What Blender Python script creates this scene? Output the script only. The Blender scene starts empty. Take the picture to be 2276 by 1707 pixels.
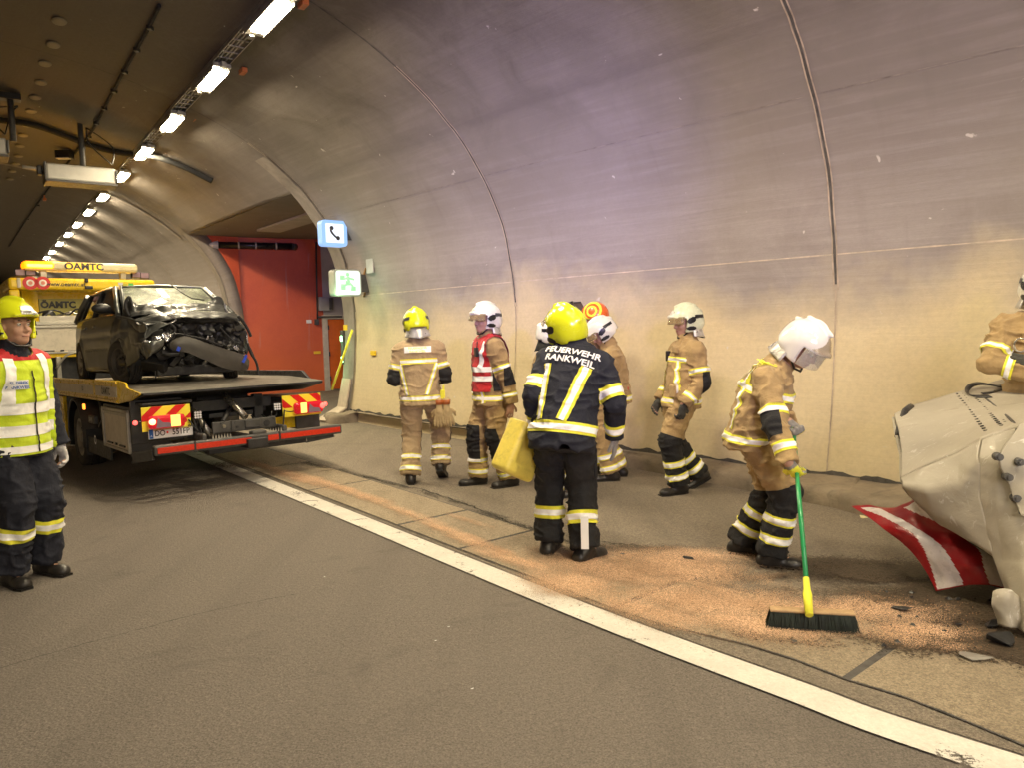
import bpy, bmesh, math, random
import numpy as np
from mathutils import Vector, Matrix
from mathutils.bvhtree import BVHTree
random.seed(7); RNG = np.random.default_rng(7)
SC = bpy.context.scene; COL = SC.collection
PI = math.pi

# ---------------------------------------------------------------- camera, world, exposure
CAM_H = 1.65; F_PX = 1646.3; CX, CY = 1138.0, 853.5
PITCH = math.atan(128.5 / 1600); ROLL = math.atan(0.025)
f0 = np.array([0, math.cos(PITCH), -math.sin(PITCH)]); u0 = np.array([0, math.sin(PITCH), math.cos(PITCH)]); r0 = np.array([1.0, 0, 0])
cam_r = r0 * math.cos(ROLL) - u0 * math.sin(ROLL); cam_u = u0 * math.cos(ROLL) + r0 * math.sin(ROLL)
CAMP = np.array([0, 0, CAM_H])
cam_data = bpy.data.cameras.new("camera"); cam = bpy.data.objects.new("camera", cam_data); COL.objects.link(cam)
m = Matrix.Identity(4)
for i in range(3):
    m[i][0] = cam_r[i]; m[i][1] = cam_u[i]; m[i][2] = -f0[i]; m[i][3] = CAMP[i]
cam.matrix_world = m
cam_data.sensor_width = 36; cam_data.lens = F_PX / 2276 * 36; cam_data.clip_end = 500; cam_data.clip_start = 0.05
SC.camera = cam
world = bpy.data.worlds.new("World"); SC.world = world; world.use_nodes = True
world.node_tree.nodes["Background"].inputs[0].default_value = (0.30, 0.33, 0.45, 1)
world.node_tree.nodes["Background"].inputs[1].default_value = 0.12
SC.view_settings.view_transform = 'Standard'; SC.view_settings.look = 'None'
SC.view_settings.exposure = 0.42; SC.view_settings.gamma = 1
SC.cycles.use_denoising = True
SC.cycles.max_bounces = 6; SC.cycles.diffuse_bounces = 4; SC.cycles.glossy_bounces = 3; SC.cycles.transparent_max_bounces = 12
SC.cycles.sample_clamp_indirect = 6.0

def ray(x, y): return f0 + cam_r * ((x - CX) / F_PX) - cam_u * ((y - CY) / F_PX)
def G(x, y, z=0.0):
    """point of the photograph (2276 px wide) on the level z"""
    d = ray(x, y); return CAMP + d * ((z - CAM_H) / d[2])
def onplane(x, y, B, n):
    d = ray(x, y); return CAMP + d * (((np.array(B) - CAMP) @ n) / (d @ n))
K = 0.97188
def g(x, y, z=0.0): return G(x / K, y / K, z)
def gp(x, y, B, n): return onplane(x / K, y / K, B, n)

def area_lamp(name, loc, target, size, watts, color, spread=180, size_y=None):
    l = bpy.data.lights.new(name, 'AREA'); l.energy = watts; l.color = color; l.size = size
    if size_y: l.shape = 'RECTANGLE'; l.size_y = size_y
    l.spread = math.radians(spread)
    o = bpy.data.objects.new(name, l); COL.objects.link(o); o.location = loc
    o.rotation_euler = (Vector(target) - Vector(loc)).to_track_quat('-Z', 'Y').to_euler(); return o
def spot_lamp(name, loc, target, deg, watts, color, blend=0.6, radius=0.15):
    l = bpy.data.lights.new(name, 'SPOT'); l.energy = watts; l.color = color; l.spot_size = math.radians(deg); l.spot_blend = blend; l.shadow_soft_size = radius
    o = bpy.data.objects.new(name, l); COL.objects.link(o); o.location = loc
    o.rotation_euler = (Vector(target) - Vector(loc)).to_track_quat('-Z', 'Y').to_euler(); return o
# added lamps of assumed, unmodelled vehicles: floods as fill, coloured spots tint the walls
area_lamp("assumed_floodlight", (-4.4, -4.0, 3.2), (1.2, 6.8, 0.0), 3.0, 540, (1.0, 0.935, 0.875), 92, 1.8)
area_lamp("added_fill_light", (2.6, -3.5, 2.9), (2.5, 6.0, 0.2), 3.0, 80, (1.0, 0.90, 0.82), 120, 2.0)
spot_lamp("assumed_violet_beacon", (1.2, -3.0, 3.2), (1.0, 8.0, 4.5), 56, 1150, (0.60, 0.42, 1.0), 1.0, 0.25)
spot_lamp("assumed_blue_beacon", (-1.5, -1.0, 3.0), (0.2, 8.6, 3.4), 30, 2300, (0.28, 0.28, 1.0), 1.0, 0.1)
spot_lamp("assumed_bay_beacon", (-3.0, 2.0, 3.6), (-5.3, 18.0, 3.3), 20, 420, (0.34, 0.25, 1.0), 0.8, 0.1)
LAMP_STRENGTH = 270.0

# ---------------------------------------------------------------- object helpers
def link(o, parent=None):
    COL.objects.link(o)
    if parent is not None: o.parent = parent
    return o
def tag(o, label=None, cat=None, group=None, kind=None):
    if label: o["label"] = label
    if cat: o["category"] = cat
    if group: o["group"] = group
    if kind: o["kind"] = kind
    return o
def empty(name, loc=(0, 0, 0), rz=0.0, mat=None):
    o = bpy.data.objects.new(name, None); COL.objects.link(o); o.empty_display_size = 0.2
    if mat is not None: o.matrix_world = mat
    else: o.location = loc; o.rotation_euler = (0, 0, rz)
    return o
def mesh_obj(name, V, Fs, mats, parent=None, smooth=False, fm=None, bevel=0, subsurf=0, autos=None):
    me = bpy.data.meshes.new(name); me.from_pydata([tuple(v) for v in V], [], [tuple(int(i) for i in f) for f in Fs]); me.validate(verbose=False)
    if not isinstance(mats, (list, tuple)): mats = [mats]
    for mm in mats: me.materials.append(mm)
    if fm is not None and len(fm) == len(me.polygons): me.polygons.foreach_set("material_index", list(fm))
    if smooth: me.polygons.foreach_set("use_smooth", [True] * len(me.polygons))
    me.update(); o = bpy.data.objects.new(name, me); link(o, parent); finish(o, bevel, subsurf); return o
def bm_obj(name, bm, mats, parent=None, smooth=False, bevel=0, subsurf=0, normals=True):
    if normals: bmesh.ops.recalc_face_normals(bm, faces=bm.faces[:])
    me = bpy.data.meshes.new(name); bm.to_mesh(me); bm.free()
    if not isinstance(mats, (list, tuple)): mats = [mats]
    for mm in mats: me.materials.append(mm)
    if smooth: me.polygons.foreach_set("use_smooth", [True] * len(me.polygons))
    o = bpy.data.objects.new(name, me); link(o, parent); finish(o, bevel, subsurf); return o
def finish(o, bevel, subsurf):
    if subsurf:
        md = o.modifiers.new("subdivision", 'SUBSURF'); md.levels = subsurf; md.render_levels = subsurf
    if bevel:
        md = o.modifiers.new("bevel", 'BEVEL'); md.width = bevel; md.segments = 2; md.limit_method = 'ANGLE'; md.angle_limit = math.radians(35)
def box(bm, c, s, R=None, mi=0):
    """box of size s at c; R 3x3"""
    vs = []
    for dz in (-.5, .5):
        for dx, dy in ((-.5, -.5), (.5, -.5), (.5, .5), (-.5, .5)):
            p = Vector((dx * s[0], dy * s[1], dz * s[2]))
            if R is not None: p = R @ p
            vs.append(bm.verts.new(p + Vector(c)))
    for f in ((3, 2, 1, 0), (4, 5, 6, 7), (0, 1, 5, 4), (1, 2, 6, 5), (2, 3, 7, 6), (3, 0, 4, 7)):
        ff = bm.faces.new([vs[i] for i in f]); ff.material_index = mi
    return vs
def boxes(name, lst, mats, parent=None, bevel=0.004):
    bm = bmesh.new()
    for it in lst: box(bm, it[0], it[1], *(it[2:3] if len(it) > 2 else ()), mi=(it[3] if len(it) > 3 else 0))
    return bm_obj(name, bm, mats, parent, bevel=bevel)
def prism(bm, pts, y0, y1, axis='y', mi=0):
    """polygon pts (a,b) extruded along axis from y0 to y1"""
    def P3(a, b, t): return {'y': (a, t, b), 'x': (t, a, b), 'z': (a, b, t)}[axis]
    A = [bm.verts.new(P3(a, b, y0)) for a, b in pts]; B = [bm.verts.new(P3(a, b, y1)) for a, b in pts]
    n = len(pts); fs = [bm.faces.new(A), bm.faces.new(B[::-1])]
    for i in range(n): fs.append(bm.faces.new((A[i], B[i], B[(i + 1) % n], A[(i + 1) % n])))
    for f in fs: f.material_index = mi
def tube(bm, pts, r, seg=8, cap=True, mi=0, rs=None):
    pts = [Vector(p) for p in pts]; rings = []; n = len(pts); prev = None
    for i, p in enumerate(pts):
        t = (pts[min(i + 1, n - 1)] - pts[max(i - 1, 0)]).normalized()
        a = (prev if prev is not None else (Vector((0, 0, 1)) if abs(t.z) < .9 else Vector((1, 0, 0))))
        a = (a - t * a.dot(t)).normalized(); prev = a; b = t.cross(a); rr = rs[i] if rs else r
        rings.append([bm.verts.new(p + (a * math.cos(2 * PI * k / seg) + b * math.sin(2 * PI * k / seg)) * rr) for k in range(seg)])
    for i in range(n - 1):
        for k in range(seg):
            f = bm.faces.new((rings[i][k], rings[i][(k + 1) % seg], rings[i + 1][(k + 1) % seg], rings[i + 1][k])); f.material_index = mi; f.smooth = True
    if cap:
        bm.faces.new(rings[0][::-1]).material_index = mi; bm.faces.new(rings[-1]).material_index = mi
def tube_obj(name, pts, r, mat, parent=None, seg=8, rs=None):
    bm = bmesh.new(); tube(bm, pts, r, seg, rs=rs); return bm_obj(name, bm, mat, parent)
def lathe(bm, prof, seg=32, axis=None, mi=0, closed=False):
    """profile (r, t) revolved about the local x axis: points (t, r cos, r sin)"""
    rings = []
    for r, t in prof:
        rings.append([bm.verts.new((t, max(r, 1e-4) * math.cos(2 * PI * k / seg), max(r, 1e-4) * math.sin(2 * PI * k / seg))) for k in range(seg)])
    for i in range(len(rings) - 1):
        for k in range(seg):
            f = bm.faces.new((rings[i][k], rings[i][(k + 1) % seg], rings[i + 1][(k + 1) % seg], rings[i + 1][k])); f.material_index = mi; f.smooth = True
def grid_obj(name, P, mats, parent=None, smooth=True, fm=None, thick=0, subsurf=0):
    """P: array rows x cols x 3"""
    P = np.array(P); n, c = P.shape[:2]; V = P.reshape(-1, 3)
    Fs = [(i * c + j, i * c + j + 1, (i + 1) * c + j + 1, (i + 1) * c + j) for i in range(n - 1) for j in range(c - 1)]
    o = mesh_obj(name, V, Fs, mats, parent, smooth, fm, subsurf=subsurf)
    if thick:
        md = o.modifiers.new("thickness", 'SOLIDIFY'); md.thickness = thick; md.offset = 0
    return o
_fonts = {}
def text_mesh(s, size, mat, name="lettering", bold=0.0, extrude=0.0, align='CENTER', sx=1.0):
    cu = bpy.data.curves.new("t", 'FONT'); cu.body = s; cu.size = size; cu.align_x = align; cu.align_y = 'CENTER'; cu.offset = bold; cu.extrude = extrude
    cu.resolution_u = 3
    o = bpy.data.objects.new("t", cu); COL.objects.link(o)
    bpy.context.view_layer.update()
    me = bpy.data.meshes.new_from_object(o.evaluated_get(bpy.context.evaluated_depsgraph_get()))
    bpy.data.objects.remove(o); bpy.data.curves.remove(cu)
    V = np.array([v.co[:] for v in me.vertices]).reshape(-1, 3); V[:, 0] *= sx; Fs = [tuple(p.vertices) for p in me.polygons]
    bpy.data.meshes.remove(me); return V, Fs
def text_on(s, size, mat, origin, xdir, ydir, parent=None, name="lettering", bold=0.0, sx=1.0, off=0.0):
    V, Fs = text_mesh(s, size, mat, bold=bold, sx=sx)
    x = Vector(xdir).normalized(); y = Vector(ydir).normalized(); n = x.cross(y)
    W = [Vector(origin) + x * v[0] + y * v[1] + n * off for v in V]
    return mesh_obj(name, W, Fs, mat, parent)

# ---------------------------------------------------------------- materials
MATS = {}
def new_mat(name):
    mt = bpy.data.materials.new(name); mt.use_nodes = True; nt = mt.node_tree; return mt, nt, nt.nodes, nt.nodes["Principled BSDF"]
def coords(nt, scale=(1, 1, 1), src='Object'):
    tc = nt.nodes.new("ShaderNodeTexCoord"); mp = nt.nodes.new("ShaderNodeMapping"); mp.inputs['Scale'].default_value = scale
    nt.links.new(tc.outputs[src], mp.inputs[0]); return mp.outputs[0]
def noise(nt, vec, scale, detail=4, rough=0.55, dist=0.0):
    n = nt.nodes.new("ShaderNodeTexNoise"); n.inputs['Scale'].default_value = scale; n.inputs['Detail'].default_value = detail; n.inputs['Roughness'].default_value = rough; n.inputs['Distortion'].default_value = dist
    nt.links.new(vec, n.inputs['Vector']); return n.outputs[0]
def ramp(nt, fac, stops):
    r = nt.nodes.new("ShaderNodeValToRGB"); els = r.color_ramp.elements
    while len(els) < len(stops): els.new(0.5)
    for e, (p, c) in zip(els, stops): e.position = p; e.color = (c[0], c[1], c[2], 1) if hasattr(c, '__len__') else (c, c, c, 1)
    nt.links.new(fac, r.inputs[0]); return r.outputs[0]
def mix(nt, fac, a, b, mode='MIX'):
    n = nt.nodes.new("ShaderNodeMix"); n.data_type = 'RGBA'; n.blend_type = mode
    for sock, v in ((n.inputs[0], fac), (n.inputs[6], a), (n.inputs[7], b)):
        if hasattr(v, 'links'): nt.links.new(v, sock)
        elif hasattr(v, '__len__'): sock.default_value = (v[0], v[1], v[2], 1)
        else: sock.default_value = v
    return n.outputs[2]
def mth(nt, op, a, b=None, c=None, clamp=False):
    n = nt.nodes.new("ShaderNodeMath"); n.operation = op; n.use_clamp = clamp
    for sock, v in zip(n.inputs, (a, b, c)):
        if v is None: continue
        if hasattr(v, 'links'): nt.links.new(v, sock)
        else: sock.default_value = v
    return n.outputs[0]
def bump(nt, h, strength=0.3, dist=0.02, nrm=None):
    b = nt.nodes.new("ShaderNodeBump"); b.inputs['Strength'].default_value = strength; b.inputs['Distance'].default_value = dist
    nt.links.new(h, b.inputs['Height'])
    if nrm is not None: nt.links.new(nrm, b.inputs['Normal'])
    return b.outputs[0]
def sepz(nt, src='Object'):
    tc = nt.nodes.new("ShaderNodeTexCoord"); s = nt.nodes.new("ShaderNodeSeparateXYZ"); nt.links.new(tc.outputs[src], s.inputs[0]); return s.outputs
def plain(name, col, rough=0.5, metal=0.0, var=0.12, vscale=6.0, bmp=0.0, bscale=60, emit=None, es=0.0, spec=None, coat=0, dirt=0.0, trans=0, alpha=1):
    if name in MATS: return MATS[name]
    mt, nt, nd, b = new_mat(name); vec = coords(nt)
    n = noise(nt, vec, vscale, 5, 0.6)
    lo = [max(0, c * (1 - var)) for c in col]; hi = [min(1, c * (1 + var)) for c in col]
    c = ramp(nt, n, [(0.3, lo), (0.7, hi)])
    if dirt:
        d = ramp(nt, noise(nt, vec, vscale * 2.3, 8, 0.7, 0.6), [(0.5, 0), (0.75, 1)])
        c = mix(nt, mth(nt, 'MULTIPLY', d, dirt), c, (0.09, 0.075, 0.06))
    nt.links.new(c, b.inputs['Base Color']); b.inputs['Roughness'].default_value = rough; b.inputs['Metallic'].default_value = metal
    rr = ramp(nt, noise(nt, vec, vscale * 3, 4), [(0.3, max(0.02, rough - 0.1)), (0.7, min(1, rough + 0.1))]); nt.links.new(rr, b.inputs['Roughness'])
    if bmp: nt.links.new(bump(nt, noise(nt, vec, bscale, 4, 0.6), bmp, 0.01), b.inputs['Normal'])
    if emit: b.inputs['Emission Color'].default_value = (*emit, 1); b.inputs['Emission Strength'].default_value = es
    if coat: b.inputs['Coat Weight'].default_value = coat; b.inputs['Coat Roughness'].default_value = 0.08
    if trans: b.inputs['Transmission Weight'].default_value = trans; b.inputs['IOR'].default_value = 1.2
    if alpha < 1: b.inputs['Alpha'].default_value = alpha
    MATS[name] = mt; return mt

def m_tunnel():
    mt, nt, nd, b = new_mat("tunnel_concrete"); vec = coords(nt)
    big = noise(nt, vec, 0.35, 6, 0.62, 0.4); mid = noise(nt, vec, 1.6, 7, 0.65, 0.8); fine = noise(nt, vec, 22, 6, 0.7)
    # board marks that run along the tunnel use the attribute (s, z)
    at = nt.nodes.new("ShaderNodeAttribute"); at.attribute_name = "sz"
    mp = nt.nodes.new("ShaderNodeMapping"); mp.inputs['Scale'].default_value = (0.45, 9.0, 1); nt.links.new(at.outputs['Vector'], mp.inputs[0])
    streak = noise(nt, mp.outputs[0], 1.4, 6, 0.65, 0.3)
    mpv = nt.nodes.new("ShaderNodeMapping"); mpv.inputs['Scale'].default_value = (5.0, 0.35, 1); nt.links.new(at.outputs['Vector'], mpv.inputs[0])
    vstreak = noise(nt, mpv.outputs[0], 1.2, 5, 0.6)
    c = ramp(nt, big, [(0.25, (0.20, 0.175, 0.165)), (0.5, (0.30, 0.265, 0.25)), (0.75, (0.41, 0.37, 0.35))])
    c = mix(nt, 0.55, c, ramp(nt, mid, [(0.25, (0.21, 0.18, 0.17)), (0.55, (0.32, 0.285, 0.265)), (0.8, (0.46, 0.42, 0.395))]))
    c = mix(nt, ramp(nt, streak, [(0.45, 0.0), (0.72, 0.35)]), c, (0.45, 0.41, 0.40))
    c = mix(nt, ramp(nt, vstreak, [(0.58, 0.0), (0.80, 0.25)]), c, (0.19, 0.165, 0.15))
    # warm cream tone on the lower wall, with a ragged upper edge
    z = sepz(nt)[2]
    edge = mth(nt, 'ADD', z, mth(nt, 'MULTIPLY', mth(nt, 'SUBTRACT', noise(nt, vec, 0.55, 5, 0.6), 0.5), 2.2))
    lower_cream = mth(nt, 'SUBTRACT', 1.0, mth(nt, 'SMOOTHSTEP', 1.55, 2.35, edge)) if False else ramp(nt, mth(nt, 'DIVIDE', edge, 4.0), [(0.40, 1.0), (0.58, 0.0)])
    c = mix(nt, mth(nt, 'MULTIPLY', lower_cream, 0.8), c, mix(nt, mid, (0.66, 0.53, 0.30), (0.78, 0.66, 0.42)))
    # sooty crown, deepened with painted shade of the upper vault
    soot_shade = ramp(nt, mth(nt, 'DIVIDE', mth(nt, 'ADD', z, mth(nt, 'MULTIPLY', mth(nt, 'SUBTRACT', mid, 0.5), 2.6)), 6.0), [(0.44, 0.0), (0.86, 0.92)])
    c = mix(nt, soot_shade, c, (0.085, 0.071, 0.056))
    c = mix(nt, ramp(nt, fine, [(0.35, 0.14), (0.6, 0.0)]), c, (0.2, 0.18, 0.16))
    chip = ramp(nt, noise(nt, vec, 7.5, 3, 0.5, 0.4), [(0.735, 0.0), (0.76, 0.8)]); c = mix(nt, chip, c, (0.62, 0.58, 0.54))
    dstr = noise(nt, mp.outputs[0], 0.9, 8, 0.8, 0.2); c = mix(nt, ramp(nt, dstr, [(0.62, 0.0), (0.78, 0.15)]), c, (0.18, 0.16, 0.155))
    nt.links.new(c, b.inputs['Base Color']); b.inputs['Roughness'].default_value = 0.75
    hh = mth(nt, 'ADD', mth(nt, 'MULTIPLY', streak, 0.35), mth(nt, 'MULTIPLY', fine, 0.25))
    nt.links.new(bump(nt, hh, 0.35, 0.03), b.inputs['Normal'])
    return mt
def m_asphalt(name, base, sp=1.0, rough=0.85):
    mt, nt, nd, b = new_mat(name); vec = coords(nt)
    f = noise(nt, vec, 105, 4, 0.85); f2 = noise(nt, vec, 40, 4, 0.7); big = noise(nt, vec, 0.6, 6, 0.6, 0.5)
    vo = nt.nodes.new("ShaderNodeTexVoronoi"); vo.inputs['Scale'].default_value = 70; nt.links.new(vec, vo.inputs['Vector'])
    dk = [c * 0.35 for c in base]; lt = [c * 2.0 for c in base]
    c = ramp(nt, f, [(0.40, dk), (0.5, base), (0.60, lt)])
    c = mix(nt, 0.35, c, ramp(nt, f2, [(0.3, dk), (0.7, lt)]))
    st = mix(nt, ramp(nt, vo.outputs['Color'], [(0.80, 0.0), (0.95, 0.30)]), c, [x * 2.2 for x in base])
    c = mix(nt, ramp(nt, big, [(0.3, 0.0), (0.75, 0.45)]), st, [x * 1.35 for x in base])
    c = mix(nt, ramp(nt, noise(nt, vec, 1.7, 7, 0.7, 1.0), [(0.54, 0.0), (0.72, 0.5)]), c, [x * 0.55 for x in base])
    trk = noise(nt, coords(nt, (1, 1, 1)), 0.25, 2); tr2 = nt.nodes.new('ShaderNodeMapping'); tr2.inputs['Rotation'].default_value = (0, 0, math.radians(-40)); tr2.inputs['Scale'].default_value = (1.3, 0.07, 1); nt.links.new(coords(nt), tr2.inputs[0])
    c = mix(nt, ramp(nt, noise(nt, tr2.outputs[0], 1.1, 6, 0.6, 0.5), [(0.45, 0.0), (0.66, 0.42)]), c, [x * 0.62 for x in base])
    nt.links.new(c, b.inputs['Base Color']); b.inputs['Roughness'].default_value = rough
    hh = mth(nt, 'ADD', f, mth(nt, 'MULTIPLY', vo.outputs['Distance'], 0.8))
    nt.links.new(bump(nt, hh, 0.9, 0.008), b.inputs['Normal']); return mt
def m_masked(name, col_lo, col_hi, scale, lo, hi, rough=0.9, att=None, bmp=0.4, bscale=150, scale2=None, metal=0):
    """surface worn away by noise; 'att' names a per-vertex cover amount"""
    mt, nt, nd, b = new_mat(name); vec = coords(nt)
    n = noise(nt, vec, scale, 7, 0.72, 0.4)
    fn = noise(nt, vec, bscale, 3, 0.8)
    n2 = mth(nt, 'ADD', mth(nt, 'MULTIPLY', n, 0.72), mth(nt, 'MULTIPLY', fn, 0.28))
    if att:
        a = nt.nodes.new("ShaderNodeAttribute"); a.attribute_name = att
        n2 = mth(nt, 'ADD', n2, mth(nt, 'SUBTRACT', a.outputs['Fac'], 0.5))
    if att == "cover":
        wv = noise(nt, coords(nt, (1.0, 1.0, 1.0)), 2.2, 8, 0.75, 1.5)
        d = mth(nt, 'ADD', mth(nt, 'MULTIPLY', a.outputs['Fac'], 1.4), mth(nt, 'MULTIPLY', mth(nt, 'SUBTRACT', wv, 0.5), 2.4))
        fn = ramp(nt, fn, [(0.40, 0.0), (0.60, 1.0)])
        n2 = mth(nt, 'MULTIPLY', mth(nt, 'SUBTRACT', d, mth(nt, 'ADD', mth(nt, 'MULTIPLY', fn, lo), hi)), 5.0, clamp=True)
        n2 = mth(nt, 'MULTIPLY', n2, ramp(nt, a.outputs['Fac'], [(0.06, 0.0), (0.3, 1.0)]))
        alpha = n2
    else: alpha = ramp(nt, n2, [(lo, 0.0), (hi, 1.0)])
    c = ramp(nt, fn, [(0.15, col_hi), (0.8, col_lo)] if att == 'cover' else [(0.3, col_lo), (0.7, col_hi)])
    c = mix(nt, ramp(nt, noise(nt, vec, 3.0, 5), [(0.4, 0.0), (0.7, 0.4)]), c, [x * 0.7 for x in col_lo])
    nt.links.new(c, b.inputs['Base Color']); b.inputs['Roughness'].default_value = rough; b.inputs['Metallic'].default_value = metal
    nt.links.new(alpha, b.inputs['Alpha'])
    nt.links.new(bump(nt, fn, bmp, 0.01), b.inputs['Normal']); return mt
# ---------------------------------------------------------------- tunnel frame
def hd(h): h = math.radians(h); return np.array([-math.sin(h), math.cos(h), 0.0]), np.array([math.cos(h), math.sin(h), 0.0])
# wall path: heading as a function of s, s = 0 at the near jamb of the side bay
def heading(s):
    xs = [-40, -20, -12, -8.5, -5.5, -1.5, 1, 4, 7, 40, 200]; hs = [62, 52, 47.5, 44.5, 42.3, 40.6, 39.5, 37.6, 36.2, 36.0, 35.5]
    return float(np.interp(s, xs, hs))
JAMB = np.array([-3.142, 13.431, 0.0])
def wall_path(s):
    p = JAMB.copy(); n = max(1, int(abs(s) / 0.1)); ds = s / n; u = 0.0
    for _ in range(n):
        t, _n = hd(heading(u + ds / 2)); p = p + t * ds; u += ds
    return p
_SS = np.arange(-30, 122, 0.25); _PP = np.array([wall_path(0)] * len(_SS))
_i0 = int(np.argmin(abs(_SS)))
for i in range(_i0 + 1, len(_SS)): _PP[i] = _PP[i - 1] + hd(heading((_SS[i] + _SS[i - 1]) / 2))[0] * 0.25
for i in range(_i0 - 1, -1, -1): _PP[i] = _PP[i + 1] - hd(heading((_SS[i] + _SS[i + 1]) / 2))[0] * 0.25
def wp(s): return np.array([np.interp(s, _SS, _PP[:, k]) for k in range(3)])
PROF = [(0.0, -0.3), (0.0, 0.18), (0.09, 0.7), (0.14, 1.2), (0.17, 1.75), (0.15, 2.15), (0.09, 2.5), (-0.02, 2.95), (-0.25, 3.4), (-0.50, 3.75), (-0.72, 4.0), (-0.86, 4.12), (-1.15, 4.36), (-1.46, 4.56),
        (-2.0, 4.85), (-2.7, 5.12), (-3.5, 5.34), (-4.5, 5.49), (-5.7, 5.55), (-6.9, 5.49), (-8.2, 5.28), (-9.4, 4.85), (-10.4, 4.25), (-11.2, 3.5), (-11.6, 2.7), (-11.75, 1.9), (-11.7, 1.0), (-11.55, 0.0), (-11.55, -0.3)]
def ceil_z(q): 
    a = sorted((p for p in PROF if p[1] > 3.9)); return float(np.interp(q, [p[0] for p in a], [p[1] for p in a]))
def W3(s, q, z):
    t, n = hd(heading(s)); p = wp(s) + n * q; return np.array([p[0], p[1], z])
BAY = 6.35
# ground level: falls away a little under the tow truck
LINE = [g(*p) for p in [(440, 990), (700, 1095), (1200, 1300), (1700, 1490), (2200, 1665)]]
def smooth(a, b, x): t = np.clip((x - a) / (b - a), 0, 1); return t * t * (3 - 2 * t)
def gz(x, y):
    d = (x + 4.07) * (-0.777) + (y - 9.62) * (-0.63)
    return -0.13 * smooth(0.1, 1.3, d) * smooth(6.5, 9.3, y)

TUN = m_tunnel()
def build_tunnel():
    # finer profile by Catmull-Rom
    P = np.array(PROF); out = []; brk = None
    for i in range(len(P) - 1):
        p0, p1, p2, p3 = P[max(i - 1, 0)], P[i], P[i + 1], P[min(i + 2, len(P) - 1)]
        for t in (0, 1 / 3, 2 / 3):
            out.append(0.5 * (2 * p1 + (p2 - p0) * t + (2 * p0 - 5 * p1 + 4 * p2 - p3) * t * t + (3 * p1 - p0 - 3 * p2 + p3) * t ** 3))
        if i == 9: brk = len(out)
    out.append(P[-1]); P = np.array(out); nb = brk     # index where z reaches the bay ceiling
    S = list(np.arange(-28, 0, 0.5)) + [0.0, 1.0, 2.0, 3.0, 4.0, 5.0, BAY] + list(np.arange(7, 40, 1.0)) + list(np.arange(40, 121, 2.0))
    V = []; att = []; arc = np.concatenate([[0], np.cumsum(np.linalg.norm(np.diff(P, axis=0), axis=1))])
    for s in S:
        t, n = hd(heading(s)); w = wp(s)
        for k, (q, z) in enumerate(P): V.append((w[0] + n[0] * q, w[1] + n[1] * q, z)); att.append((s, arc[k], 0))
    Fs = []; c = len(P)
    for i in range(len(S) - 1):
        bay = S[i] >= -1e-6 and S[i + 1] <= BAY + 1e-6
        for j in range(c - 1):
            if bay and j < nb: continue
            Fs.append((i * c + j, i * c + j + 1, (i + 1) * c + j + 1, (i + 1) * c + j))
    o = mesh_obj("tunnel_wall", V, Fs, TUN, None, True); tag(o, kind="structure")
    a = o.data.attributes.new("sz", 'FLOAT_VECTOR', 'POINT'); a.data.foreach_set("vector", np.array(att, float).ravel())
    md = o.modifiers.new("thickness", 'SOLIDIFY'); md.thickness = 0.3; md.offset = -1
    return P
PF = build_tunnel()

def seam_along(name, z_or_arc_idx, s0, s1, w=0.012, depth=0.004):
    pass
concrete_dark = plain("joint_filler", (0.085, 0.078, 0.072), 0.9, var=0.4, vscale=12)
concrete_pale = plain("pale_concrete", (0.24, 0.21, 0.18), 0.85, var=0.2, vscale=3, bmp=0.3, dirt=0.4)
def prof_pt(q_idx, s, off=0.0):
    """point on the profile polyline index (float) at station s, pushed off the wall inward by off"""
    i = int(q_idx); f = q_idx - i; i2 = min(i + 1, len(PF) - 1)
    q, z = PF[i] * (1 - f) + PF[i2] * f; d = PF[i2] - PF[i] if i2 > i else PF[i] - PF[i - 1]; L = np.hypot(*d) or 1
    nq, nz = -d[1] / L, d[0] / L
    return W3(s, q + nq * off, z + nz * off)
def wall_strip(name, s_of, idx_of, n, w_s, w_i, off, mat, label=None, cat=None):
    rows = []
    for k in range(n + 1):
        t = k / n; s, ix = s_of(t), idx_of(t)
        rows.append([prof_pt(ix - w_i, s - w_s, off), prof_pt(ix + w_i, s + w_s, off)] if w_s == 0 else [prof_pt(ix, s - w_s, off), prof_pt(ix, s + w_s, off)])
    return rows
# transverse joints between the casting blocks, longitudinal pour lines
NP = len(PF) - 1
k_joint = 0
joint_rows = []
for sj in (-19.5, -14.1, -9.0, -4.72, -0.42, 6.6, 11, 16, 22, 28, 34, 41, 48, 56, 64):
    js = []
    for k in range(61):
        ix = 3 + (NP - 6) * k / 60
        w = (0.011 if ix < 45 else 0.008) + 0.002 * math.sin(k * 1.7 + sj)
        wob = 0.003 * math.sin(k * 0.9 + sj * 3)
        if ix < 13: continue
        js.append([prof_pt(ix, sj - w + wob, 0.004), prof_pt(ix, sj + w + wob, 0.004)])
    if 0 <= sj <= BAY: continue
    joint_rows.append(js)
V = []; Fs = []
for js in joint_rows:
    b0 = len(V)
    for r in js: V += r
    for k in range(len(js) - 1): Fs.append((b0 + 2 * k, b0 + 2 * k + 1, b0 + 2 * k + 3, b0 + 2 * k + 2))
tag(mesh_obj("tunnel_wall_joints", V, Fs, concrete_dark), kind="structure")
V = []; Fs = []
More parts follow.
